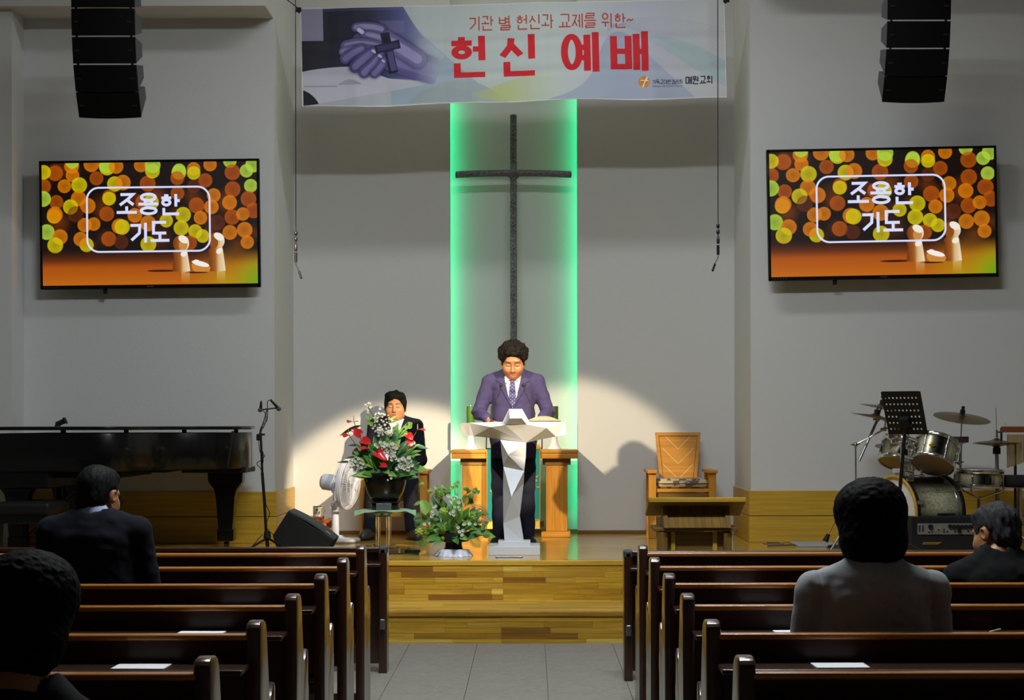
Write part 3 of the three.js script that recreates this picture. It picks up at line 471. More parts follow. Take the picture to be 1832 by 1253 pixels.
// ---------- altar ----------
const AZ = -15.98;                       // altar centre depth
{
  const t = thing('altar_table', 'oak communion table with two wide legs standing behind the white lectern', 'table', [0.01, ST, AZ]);
  part('table_top', [rbox(1.09, 0.03, 0.5, 0.008, 0, 0.735, 0), rbox(1.08, 0.045, 0.49, 0.006, 0, 0.697, 0)], MAT.honeyOak, t);
  for (const s of [-1, 1]) part('apron', box(0.24, 0.055, 0.36, s * 0.345 + (s < 0 ? 0 : 0.015), 0.647, 0), MAT.oakDark, t);
  for (const s of [-1, 1]) part('leg', rbox(s < 0 ? 0.21 : 0.185, 0.57, 0.34, 0.006, s * 0.345 + (s < 0 ? 0 : 0.015), 0.335, 0, 'y'), MAT.honeyOak, t);
  for (const s of [-1, 1]) part('foot', rbox(0.25, 0.05, 0.44, 0.006, s * 0.352, 0.025, 0), MAT.honeyOak, t);
  part('crosspiece', box(0.5, 0.05, 0.06, 0, 0.1, -0.05), MAT.oakDark, t);
  number(t);
  // cloth hanging over the front edge
  const c = thing('altar_runner', 'teal altar cloth with gold edge and fringe hanging down the front of the communion table', 'cloth', [0.0, ST, AZ]);
  const teal = M({ color: lin(0.0, 0.17, 0.165), roughness: 0.8, bumpMap: fabricBump, bumpScale: 0.0006 });
  const sheet = (w, h, n) => { const g = new THREE.BoxGeometry(w, h, 0.004, 24, 12, 1), p = g.attributes.position; for (let i = 0; i < p.count; i++) p.setZ(i, p.getZ(i) + 0.005 * Math.sin(p.getX(i) * 26) * (0.5 - p.getY(i) / h)); g.computeVertexNormals(); return g; };
  part('cloth', [sheet(0.45, 0.6).translate(0, 0.45, 0.262), box(0.45, 0.004, 0.52, 0, 0.7535, 0)], teal, c);
  part('gold_edge', [-1, 1].map((s) => box(0.006, 0.6, 0.006, s * 0.226, 0.45, 0.263)), MAT.gold, c);
  part('gold_band', box(0.45, 0.018, 0.007, 0, 0.153, 0.2635), MAT.gold, c);
  part('fringe', Array.from({ length: 60 }, (_, i) => box(0.0066, 0.07, 0.004, -0.222 + i * 0.0075, 0.112, 0.263 + 0.004 * Math.sin(i))), M({ color: lin(0.66, 0.45, 0.08), roughness: 0.7 }), c).userData.kind = 'stuff';
  const lf = M({ color: lin(0.2, 0.2, 0.07), roughness: 0.7 });
  for (const [x, y, r] of [[-0.19, 0.40, 0.3], [-0.165, 0.372, -0.4], [0.2, 0.52, 0.6], [0.21, 0.43, -0.3], [0.195, 0.49, 2]]) part('embroidered_leaf', T(prism([[-0.02, 0], [0, 0.013], [0.022, 0.003], [0, -0.012]], 0.004, 0.001), x, y, 0.266, 0, 0, r), lf, c);
  number(c);
  // candles on flared white holders
  for (const [s, px] of [[-1, 842], [1, 991.5]]) {
    const x = PX(px, 15.92), nm = s < 0 ? 'left' : 'right';
    const h = thing('candle_holder', `flared white china candle holder on the ${nm} end of the communion table`, 'candle holder', [x, ST + 0.75, -15.92], 0, 'china candle holders on the altar');
    part('holder_body', lathe([[0.001, 0], [0.06, 0], [0.062, 0.006], [0.052, 0.018], [0.034, 0.05], [0.026, 0.1], [0.026, 0.15], [0.036, 0.17], [0.038, 0.174], [0.001, 0.174]]), MAT.china, h);
    const c2 = thing('candle', `thick green pillar candle on the ${nm} white china holder`, 'candle', [x, ST + 0.924, -15.92], 0, 'green altar candles');
    part('wax', lathe([[0.001, 0], [0.035, 0], [0.035, 0.195], [0.032, 0.2], [0.024, 0.192], [0.012, 0.185], [0.001, 0.184]]), M({ color: lin(0.045, 0.13, 0.008), roughness: 0.5 }), c2);
    part('flame_tip', lathe([[0.001, 0], [0.006, 0.006], [0.005, 0.016], [0.001, 0.028]], 12).translate(0, 0.183, 0), M({ color: lin(0.85, 0.83, 0.7), roughness: 0.5 }), c2);
  }
  const b = thing('book_stand', 'thin dark metal book stand on the communion table behind the preacher', 'book stand', [0.005, ST + 0.7555, AZ + 0.06]);
  part('frame', [-1, 1].flatMap((s) => [rod(V(s * 0.24, 0.004, 0.08), V(s * 0.24, 0.13, -0.02), 0.005), rod(V(s * 0.24, 0.004, 0.08), V(s * 0.19, 0.004, 0.08), 0.005)]).concat([rod(V(-0.24, 0.13, -0.02), V(0.24, 0.13, -0.02), 0.005), rod(V(-0.24, 0.004, 0.08), V(0.24, 0.004, 0.08), 0.005)]), MAT.black, b);
  const wb = thing('wooden_block', 'small pale wooden block on the communion table right of the preacher', 'block', [PX(962, 15.75), ST + 0.7555, -15.76]);
  part('base', [rbox(0.06, 0.018, 0.05, 0.003, 0, 0.009, 0)], MAT.honeyOak, wb); part('upper_block', [rbox(0.045, 0.022, 0.04, 0.003, -0.004, 0.029, 0)], oakTones[1], wb);
}

// ---------- white faceted lectern ----------
const LX = PX(919, 13.75);
{
  const t = thing('lectern', 'white faceted cross-shaped preaching lectern at the centre of the stage', 'lectern', [LX, ST, -13.75]);
  const wm = M({ color: lin(0.6, 0.61, 0.63), roughness: 0.42 });
  const A = (zx, zy, z) => { const px = 815 + zx / 8.352, py = 720 + zy / 8.352, d = 13.75 - z; return [PX(px, d) - LX, PY(py, d) - ST, z]; };
  const Bq = (zx, zy, z) => { const px = 860 + zx / 8.356, py = 860 + zy / 8.356, d = 13.75 - z; return [PX(px, d) - LX, PY(py, d) - ST, z]; };
  const solid = (front, rim, zb) => { // facets in front, the rim carried straight back, flat back
    const f = [...front], r = rim.map((p) => [p[0], p[1], zb]);
    rim.forEach((p, i) => { const j = (i + 1) % rim.length; f.push([rim[j], p, r[i], r[j]]); });
    const shape = THREE.ShapeUtils.triangulateShape(rim.map((p) => new THREE.Vector2(p[0], p[1])), []); for (const q of shape) f.push([r[q[0]], r[q[1]], r[q[2]]]);
    // make the winding of back and sides consistent (outward)
    return tris(f);
  };
  const a = A(70, 310, -0.02), b = A(205, 306, 0.05), c = A(103, 498, -0.06), dd = A(208, 501, -0.02), e = A(525, 370, 0.1), f = A(745, 342, 0.13), g = A(745, 290, -0.1), o = A(662, 550, 0.0), n = A(1050, 606, 0.02), h = A(1062, 330, 0.13), i = A(1062, 290, -0.1), m = A(1360, 385, 0.1), j = A(1635, 292, -0.02), k = A(1658, 482, -0.06), l = A(1500, 513, -0.02), q = A(272, 505, -0.02), e2 = A(640, 545, 0.0), m2 = A(1205, 570, -0.0);
  const topB = [a, j];
  // counter-clockwise facets seen from the front
  const front = [[a, c, dd], [a, dd, b], [b, dd, q], [b, q, e], [q, o, e], [e, o, n], [e, n, f], [f, n, h], [h, n, m], [n, m2, m], [m2, l, m], [m, l, j], [l, k, j], [h, m, j], [h, j, i], [f, h, i, g], [b, e, f], [b, f, g], [a, b, g]];
  const rim = [a, c, dd, q, o, n, m2, l, k, j, i, g];
  part('cross_arm', solid(front, rim, -0.42), wm, t);
  // raised middle
  const p1 = A(798, 100, 0.0), p2 = A(995, 100, 0.0), p3 = A(812, 242, 0.2), p4 = A(987, 238, 0.2), p5 = A(748, 335, 0.131), p6 = A(1062, 328, 0.131), p7 = A(705, 292, -0.08), p8 = A(1102, 292, -0.08);
  const back = (p, z) => [p[0], p[1], z];
  part('raised_rest', tris([[p1, p3, p4, p2], [p3, p5, p6, p4], [p1, p7, p5, p3], [p2, p4, p6, p8], [p2, back(p2, -0.05), back(p1, -0.05), p1], [p7, p1, back(p1, -0.05), back(p7, -0.14)], [p2, p8, back(p8, -0.14), back(p2, -0.05)], [back(p1, -0.05), back(p2, -0.05), back(p8, -0.14), back(p7, -0.14)], [p5, p7, back(p7, -0.14), back(p8, -0.14), p8, p6]]), wm, t);
  // stem
  const s1 = A(668, 556, 0.0), s2 = A(1055, 606, 0.02), s3 = A(785, 790, 0.11), s4 = A(715, 963, 0.0), s5 = A(1025, 1027, 0.01), s6 = A(690, 790, -0.02), s7 = A(1047, 830, -0.02), v1 = Bq(460, 242, 0.1), v2 = Bq(336, 645, 0.0), v3 = Bq(582, 536, 0.02), v4 = Bq(355, 917, 0.0), v5 = Bq(642, 917, 0.0), v6 = Bq(642, 40, -0.03), v7 = Bq(332, 100, -0.03);
  part('stem', solid([[s1, s3, s2], [s1, s6, s3], [s6, s4, s3], [s2, s3, s7], [s7, s3, s5], [s3, s4, s5], [s4, v1, s5], [s4, v7, v1], [v7, v2, v1], [s5, v1, v6], [v1, v3, v6], [v1, v2, v3], [v2, v4, v5, v3]], [s1, s6, s4, v7, v2, v4, v5, v3, v6, s5, s7, s2], -0.13), wm, t);
  part('upper_foot', rbox(0.24, 0.036, 0.22, 0.003, PX(919.7, 13.7) - LX, 0.083, -0.05), wm, t);
  part('foot', rbox(0.381, 0.066, 0.4, 0.003, PX(919.8, 13.65) - LX, 0.033, -0.1), wm, t);
  // gooseneck microphones
  for (const [s, pts, base] of [[-1, [[879.8, 727], [884, 720], [892, 707], [894.6, 700], [895.3, 694]], 879.8], [1, [[952.8, 728], [948, 719], [941, 706], [938, 699], [937, 694]], 952.8]]) {
    const d = 13.98, bx = PX(base, d), mth = thing('gooseneck_microphone', `black gooseneck microphone on the ${s < 0 ? 'left' : 'right'} side of the white lectern`, 'microphone', [bx, 1.4875, -d], 0, 'lectern microphones');
    const L = (p) => at(p[0], p[1], d).sub(V(bx, 1.4875, -d));
    part('base_tube', [rod(V(0, 0, 0), L([base, 727]), 0.0085, 0.0075), cyl(0.014, 0.016, 0.012, 0, 0.006, 0)], MAT.black, mth);
    part('gooseneck', tube(pts.map(L), 0.0034, 30), MAT.black, mth);
    const hd = L([s < 0 ? 896.3 : 936.7, 689.5]); part('windscreen', ball(0.0155, hd.x, hd.y, hd.z, 1, 1.05, 1), MAT.blackMat, mth);
  }
  // open book
  const bk = thing('open_book', 'thick open book with pale page edges on the lectern under the preacher hand', 'book', [PX(972, 14.03), 1.4885, -14.03]);
  const page = (s) => { const pts = []; for (let i = 0; i <= 10; i++) { const u = i / 10; pts.push([s * u * 0.125, 0.010 + 0.034 * Math.sin(Math.PI * Math.min(1, u * 0.62 + 0.38)) * (1 - 0.3 * u)]); } const sh = [[0, 0.006], ...pts, [s * 0.125, 0.006]]; return prism(s > 0 ? sh.reverse() : sh, 0.19, 0.001); };
  part('page_block', [page(-1), page(1)].map((g) => g.translate(0, 0, -0.06)), M({ color: lin(0.27, 0.23, 0.15), roughness: 0.85 }), bk);
  part('cover', rbox(0.265, 0.006, 0.2, 0.002, 0, 0.003, 0.035), MAT.black, bk);
  const fp = thing('floor_plate', 'thin grey metal plate on the stage floor in front of the lectern foot', 'plate', [PX(910.5, 13.42), ST, -13.44]);
  part('plate', rbox(0.19, 0.008, 0.05, 0.003, 0, 0.004, 0), MAT.steel, fp); part('plate_rim', box(0.2, 0.003, 0.06, 0, 0.0015, 0), MAT.black, fp);
}

// ---------- wooden throne chairs ----------
function throne(label, x) {
  const t = thing('armchair', label, 'chair', [x, ST, -15.82], 0, 'wooden armchairs on the stage');
  const W = 0.57;
  for (const s of [-1, 1]) {
    part('arm_post', rbox(0.062, 0.55, 0.075, 0.004, s * (W / 2 - 0.031), 0.275, 0.16, 'y'), MAT.honeyOak, t);
    part('rear_post', rbox(0.05, 0.55, 0.06, 0.004, s * (W / 2 - 0.031), 0.275, -0.27, 'y'), MAT.honeyOak, t);
    part('armrest', rbox(0.085, 0.028, 0.53, 0.006, s * (W / 2 - 0.031), 0.564, -0.04, 'z'), MAT.honeyOak, t);
    part('side_rail', [rbox(0.03, 0.06, 0.38, 0.004, s * (W / 2 - 0.031), 0.36, -0.06, 'z'), rbox(0.03, 0.05, 0.38, 0.004, s * (W / 2 - 0.031), 0.16, -0.06, 'z')], MAT.honeyOak, t);
  }
  part('seat', rbox(W - 0.12, 0.03, 0.46, 0.004, 0, 0.405, -0.05), MAT.honeyOak, t);
  part('front_rail', rbox(W - 0.124, 0.07, 0.03, 0.004, 0, 0.35, 0.15), MAT.oakDark, t);
  part('stretcher', rbox(W - 0.124, 0.035, 0.03, 0.004, 0, 0.2, 0.14), MAT.honeyOak, t);
  const bk = new THREE.Group(); bk.name = 'backrest'; bk.position.set(0, 0.42, -0.26); bk.rotation.x = -0.11; t.add(bk);
  const H = 0.475, hw = (y) => mix(0.152, 0.198, y / H);
  part('back_panel', prism([[-hw(0) + 0.03, 0], [hw(0) - 0.03, 0], [hw(H) - 0.03, H - 0.03], [-hw(H) + 0.03, H - 0.03]], 0.018, 0.002).translate(0, 0, 0), MAT.honeyOak, bk);
  part('stile', [prism([[-hw(0), -0.05], [-hw(0) + 0.03, -0.05], [-hw(H) + 0.03, H - 0.028], [-hw(H), H]], 0.032, 0.003).translate(0, 0, -0.006), prism([[hw(0) - 0.03, -0.05], [hw(0), -0.05], [hw(H), H], [hw(H) - 0.03, H - 0.028]], 0.032, 0.003).translate(0, 0, -0.006)], MAT.honeyOak, bk);
  part('top_rail', prism([[-hw(H), H], [-hw(H) + 0.03, H - 0.03], [hw(H) - 0.03, H - 0.03], [hw(H), H]], 0.034, 0.003).translate(0, 0, -0.006), MAT.honeyOak, bk);
  const inl = M({ color: lin(0.75, 0.62, 0.36), roughness: 0.4 });
  for (const y of [0.33, 0.2, 0.065]) part('inlay', [-1, 1].map((s) => { const x1 = Math.min(hw(y + 0.14) - 0.036, 0.14 * 0.95), y1 = Math.min(y + x1 * 1.02, H - 0.035), L = Math.hypot((y1 - y) / 1.02, y1 - y); return T(box(L, 0.0035, 0.003), s * (y1 - y) / 1.02 / 2, (y + y1) / 2, 0.0205, 0, 0, s * Math.atan(1.02)); }), inl, bk);
  number(t); return t;
}
throne('oak armchair at the left, occupied by the seated man behind the tall flowers', PX(706.5, 15.82));
throne('empty oak armchair with chevron inlaid back and patterned cushion, right of the lectern', PX(1217.5, 15.82));
{
  const c = thing('seat_cushion', 'brown and cream leaf patterned cushion on the empty oak armchair', 'cushion', [PX(1219, 15.8), ST + 0.4205, -15.86]);
  const pat = tex(256, 256, (u, v) => { const n = vnoise(u * 6, v * 6, 6, 6, 61) * 0.7 + vnoise(u * 14, v * 14, 14, 14, 62) * 0.3, k = n > 0.56 ? 1 : n > 0.53 ? 0.3 : 0; return [mix(0.72, 0.40, k), mix(0.66, 0.33, k), mix(0.52, 0.28, k)]; }, true, 3, 3);
  const g = new RoundedBoxGeometry(0.435, 0.1, 0.42, 6, 0.045), p = g.attributes.position; for (let i = 0; i < p.count; i++) { const x = p.getX(i), z = p.getZ(i), k = Math.cos(x * 6.4) * Math.cos(z * 6.6); p.setY(i, (p.getY(i) + 0.05) * (0.72 + 0.3 * k + 0.1 * noise3(x * 14, 2, z * 14))); } g.computeVertexNormals();
  part('cushion_cover', boxUV(g), M({ map: pat, roughness: 0.9 }), c);
  part('piping', tube([[-1, -1], [0, -1.05], [1, -1], [1.05, 0], [1, 1], [0, 1.05], [-1, 1], [-1.05, 0]].map(([a, b]) => V(a * 0.205, 0.042, b * 0.198)), 0.004, 60, 6, true), M({ color: lin(0.1, 0.06, 0.04), roughness: 0.8 }), c);
}
// reading desk in front of the stage, turned away
{
  const d = 11.9, t = thing('reading_desk', 'brown wooden reading desk with a slanted top, standing before the empty armchair', 'lectern', [PX(1243, d), 0, -d]);
  const P = (zx, zy) => [PX(1080 + zx / 4.64, d) - PX(1243, d), PY(740 + zy / 4.64, d)];
  const w = MAT.oakDark;
  const top = rbox(0.622, 0.026, 0.36, 0.005, 0, 0, -0.18); top.rotateX(-0.3); part('slanted_top', top.translate(0.008, P(0, 718)[1], 0.08), w, t);
  part('top_lip', rbox(0.622, 0.03, 0.018, 0.004, 0.008, P(0, 718)[1] + 0.002, 0.085), MAT.oak, t);
  const yb = P(0, 945)[1], yt = P(0, 735)[1];
  // concave front panel
  const pts = []; for (let i = 0; i <= 14; i++) { const u = i / 14; pts.push([0.03 - 0.07 * Math.sin(u * Math.PI * 0.5) ** 2 * 1 + 0.065 * (1 - u) ** 3, mix(yb, yt, u)]); }
  const prof = [...pts, ...pts.slice().reverse().map(([a, b]) => [a - 0.018, b])];
  part('front_panel', prism(prof, 0.38, 0.001).rotateY(-Math.PI / 2).translate(0.19 + 0.008, 0, 0), w, t);
  for (const s of [-1, 1]) { const cheek = [[-0.25, yb], [0.06, yb], ...pts.map(([a, b]) => [a + 0.02, b]), [-0.2, yt - 0.07]]; part('cheek', prism(cheek, 0.024, 0.003).rotateY(-Math.PI / 2).translate(s * 0.2 + 0.012 + 0.008, 0, 0), w, t); }
  part('shelf', rbox(0.54, 0.022, 0.34, 0.004, 0.0, yb - 0.012, -0.1), w, t);
  part('base_panel', rbox(0.4, yb - 0.06, 0.02, 0.003, 0, (yb - 0.04) / 2 + 0.02, 0.0), w, t);
  for (const s of [-1, 1]) part('base_post', rbox(0.05, yb - 0.03, 0.3, 0.006, s * 0.205, (yb - 0.03) / 2, -0.08, 'y'), w, t);
  for (const s of [-1, 1]) part('batten', rbox(0.028, yb - 0.06, 0.012, 0.003, s * 0.135 - 0.008, (yb - 0.04) / 2 + 0.02, 0.016, 'y'), MAT.oak, t);
  number(t);
}
// ---------- grand piano and bench ----------
{
  const x0 = -3.78, x1 = -2.06, zf = -13.45, zb = -14.93;      // keyboard end, tail, treble side, bass side
  const t = thing('grand_piano', 'black grand piano with closed lid on the left of the stage', 'piano', [0, ST, 0]);
  const plan = (g) => { // outline seen from above, y of the shape = -z
    const s = new THREE.Shape(); s.moveTo(x0 - g, -zb + g); s.lineTo(x0 - g, -zf - g); s.lineTo(x0 + 0.75, -zf - g);
    s.bezierCurveTo(x0 + 1.05 + g, -zf - g, x0 + 1.0 + g, -zf + 0.42 - g, x0 + 1.3 + g, -zf + 0.55 - g); s.bezierCurveTo(x0 + 1.55 + g, -zf + 0.66 - g, x1 + g, -zf + 0.8 - g, x1 + g, -zf + 1.1);
    s.bezierCurveTo(x1 + g, -zb - 0.05 + g, x1 - 0.12, -zb + g, x1 - 0.3, -zb + g); s.closePath(); return s;
  };
  const slab = (g, y, h, bev) => { const e = new THREE.ExtrudeGeometry(plan(g), { depth: h, bevelEnabled: true, bevelSize: bev, bevelThickness: bev, bevelOffset: -bev, bevelSegments: 2, curveSegments: 28 }); return toCreasedNormals(e.rotateX(-Math.PI / 2).scale(1, 1, 1).translate(0, y, 0), 0.6); };
  // rotateX(-90): shape y (= -z) becomes z with a sign change
  part('rim', slab(0, 0.635, 0.268, 0.006), MAT.blackGloss, t);
  part('lid', slab(0.02, 0.936, 0.018, 0.004), MAT.blackGloss, t);
  for (const [x, z] of [[-2.9, -13.9], [-2.5, -14.1], [-3.3, -13.6], [-2.2, -14.7], [-3.6, -14.8]]) part('lid_block', box(0.03, 0.03, 0.03, x, 0.92, z), MAT.black, t);
  part('keybed', [rbox(0.5, 0.13, 1.44, 0.01, x0 + 0.15, 0.57, (zf + zb) / 2), rbox(0.12, 0.26, 0.06, 0.02, x0 - 0.1, 0.62, zf - 0.04), rbox(0.12, 0.26, 0.06, 0.02, x0 - 0.1, 0.62, zb + 0.04)], MAT.blackGloss, t);
  part('beam', [rbox(0.5, 0.06, 1.1, 0.006, -3.15, 0.605, (zf + zb) / 2 - 0.1), rbox(0.36, 0.035, 0.7, 0.006, -2.83, 0.62, -14.5), rbox(0.5, 0.04, 0.5, 0.006, -2.32, 0.615, -14.6)], MAT.black, t);
  const leg = (x, z) => [prism([[-0.05, 0.06], [0.05, 0.06], [0.075, 0.40], [0.09, 0.46], [0.135, 0.52], [0.14, 0.6], [-0.14, 0.6], [-0.135, 0.52], [-0.09, 0.46], [-0.075, 0.40]], 0.12, 0.006).translate(x, 0, z - 0.06), rbox(0.13, 0.1, 0.14, 0.01, x, 0.1, z), cyl(0.022, 0.022, 0.02, x, 0.035, z).translate(0, 0, 0)];
  for (const [x, z] of [[PX(405, 14.6), -14.6], [PX(33, 13.62), -13.62], [x0 + 0.2, zb + 0.17]]) { const l = part('leg', leg(x, z), MAT.blackGloss, t); part('caster', [T(cyl(0.022, 0.022, 0.025), x, 0.022, z, Math.PI / 2)], MAT.brass, l); }
  const ly = PX(112, 14.15);
  part('pedal_lyre', [rbox(0.05, 0.5, 0.04, 0.006, ly - 0.02, 0.33, -14.13), rbox(0.05, 0.5, 0.04, 0.006, ly - 0.02, 0.33, -14.27), rbox(0.14, 0.06, 0.3, 0.01, ly, 0.09, -14.2), rod(V(ly - 0.3, 0.1, -14.15), V(ly + 0.12, 0.5, -14.15), 0.008), rod(V(ly - 0.18, 0.02, -14.25), V(ly + 0.1, 0.5, -14.25), 0.008)], MAT.blackGloss, t);
  part('pedal', [0, 1, 2].map((i) => rbox(0.1, 0.012, 0.03, 0.004, ly - 0.1, 0.06, -14.12 - i * 0.08)), MAT.brass, t);
  part('prop_stick', rod(V(-2.16, 0.66, -14.05), V(-2.13, 0.92, -14.1), 0.008), MAT.black, t);
  number(t);
  const b = thing('piano_bench', 'black padded piano bench at the left edge of the stage', 'bench', [PX(45, 13.3), ST, -13.45]);
  part('seat', rbox(0.42, 0.09, 0.6, 0.025, 0, 0.37, 0), MAT.black, b); part('apron', rbox(0.38, 0.07, 0.56, 0.01, 0, 0.3, 0), MAT.blackGloss, b);
  for (const [sx, sz] of [[-1, -1], [1, -1], [-1, 1], [1, 1]]) part('leg', cyl(0.032, 0.022, 0.28, sx * 0.16, 0.14, sz * 0.25), MAT.blackGloss, b);
  number(b);
  const c = thing('clip_lamp', 'small black tilted clip lamp on the grand piano lid', 'lamp', [PX(108, 14.1), ST + 0.9585, -14.1]);
  part('clip_base', rbox(0.035, 0.016, 0.05, 0.004, -0.02, 0.008, 0), MAT.black, c);
  part('lamp_head', T(rbox(0.075, 0.036, 0.05, 0.008), 0.004, 0.03, 0, 0, 0, 0.42), MAT.blackMat, c);
  part('end_cap', T(rbox(0.014, 0.05, 0.056, 0.004), 0.037, 0.045, 0, 0, 0, 0.42), MAT.black, c);
}

// ---------- microphone stand with two microphones ----------
{
  const d = 14.0, o = at(477, 982, d), t = thing('microphone_stand', 'black tripod microphone stand with two microphones on a crossbar beside the piano', 'microphone stand', [o.x, ST, -d]);
  const L = (x, y, dz = 0) => at(x, y, d).sub(V(o.x, ST, -d)).add(V(0, 0, dz));
  part('pole', [rod(L(477, 975), L(473, 900), 0.011), rod(L(473.6, 905), L(469, 845), 0.0115), rod(L(469.3, 850), L(466.4, 775), 0.009)], MAT.black, t);
  part('hub', [rod(L(478, 962), L(477.5, 950), 0.03, 0.022), rod(L(478, 982), L(477.6, 960), 0.012)], MAT.black, t);
  for (const [x, y, z] of [[438, 981, 0.12], [532, 982, 0.2], [470, 975, -0.3]]) { const b = L(x, y, z); b.y = 0.008; part('tripod_leg', [rod(L(478, 962), b, 0.009), ball(0.012, b.x, 0.012, b.z)], MAT.black, t); }
  part('clutch', [T(rbox(0.035, 0.05, 0.035, 0.006), ...L(463, 782).toArray()), T(cyl(0.008, 0.008, 0.05), ...L(468, 777).toArray(), 0, 0, Math.PI / 2), T(rbox(0.02, 0.09, 0.02, 0.006), ...L(469, 818).toArray())], MAT.black, t);
  part('boom', rod(L(465, 779), L(479.5, 730, 0.03), 0.006, 0.005), MAT.steel, t);
  part('crossbar', rod(L(466, 733, 0.03), L(498, 729.5, 0.03), 0.005), MAT.black, t);
  for (const [a, b, n] of [[[468.3, 719], [467.8, 731], 0], [[486, 716], [498, 729], 1]]) {
    const m = part('microphone', [rod(L(a[0], a[1], 0.035), L(b[0], b[1], 0.035), 0.008, 0.012), ball(0.006, ...L(a[0], a[1] - 1, 0.035).toArray())], MAT.black, t);
    part('grille', ball(0.0165, ...L(b[0] + (n ? 2 : -1), b[1] + 2.4, 0.035).toArray(), 1.15, 0.95, 1), MAT.greyBox, m);
  }
  part('cable', [tube([L(486, 716, 0.04), L(481, 717, 0.05), L(480, 735, 0.03), L(478, 752, 0.02), L(467, 765, 0.01), L(464, 795, 0.02), L(468, 812, 0.02), L(474.6, 814, 0.02), L(469, 822, 0.03), L(459.8, 829, 0.02), L(467, 838, 0.02), L(470, 860, 0.015), L(476, 902, 0.01), L(482.5, 918, 0.01), L(476, 940, 0.015), L(490, 955, 0.05), L(507, 962, 0.1), L(525, 982, 0.14)], 0.003, 140), tube([L(468, 730, 0.03), L(477, 742, 0.03), L(474, 760, 0.02), L(466, 772, 0.02)], 0.0028, 30), tube([L(470, 956, 0.02), L(462, 965, 0.05), L(452, 980, 0.1)], 0.003, 20)], MAT.black, t);
  number(t);
}

// ---------- wedge monitor ----------
{
  const d = 14.05, t = thing('stage_monitor', 'black wedge stage monitor lying on its side between microphone stand and fan', 'speaker', [PX(545, d), ST, -d]);
  const P = (x, y) => [PX(x, d) - PX(545, d), Math.max(0.004, PY(y, d) - ST)];
  const out = [P(515, 914.5), P(487.5, 958), P(496, 988), P(586, 988), P(597, 966)];
  part('side_cabinet', prism(out, 0.36, 0.008).translate(0, 0, -0.36), MAT.blackMat, t);
  const a = P(515, 914.5), b = P(597, 966), dx = b[0] - a[0], dy = b[1] - a[1], L = Math.hypot(dx, dy), an = Math.atan2(dy, dx);
  const g = boxUV(new THREE.BoxGeometry(L, 0.014, 0.34, 20, 1, 1)), p = g.attributes.position; for (let i = 0; i < p.count; i++) p.setY(i, p.getY(i) + 0.016 * (1 - (p.getX(i) / (L / 2)) ** 2)); g.computeVertexNormals();
  part('grille', T(g, (a[0] + b[0]) / 2, (a[1] + b[1]) / 2, -0.18, 0, 0, an), M({ color: lin(0.045, 0.05, 0.048), roughness: 0.7 }), t);
  part('badge', T(box(0.045, 0.003, 0.03), mix(a[0], b[0], 0.86), mix(a[1], b[1], 0.86) + 0.021, -0.06, 0, 0, an - 0.04), MAT.chrome, t);
  part('handle', rbox(0.09, 0.014, 0.008, 0.004, P(523, 945)[0], P(523, 945)[1], 0.001), MAT.greyBox, t);
}

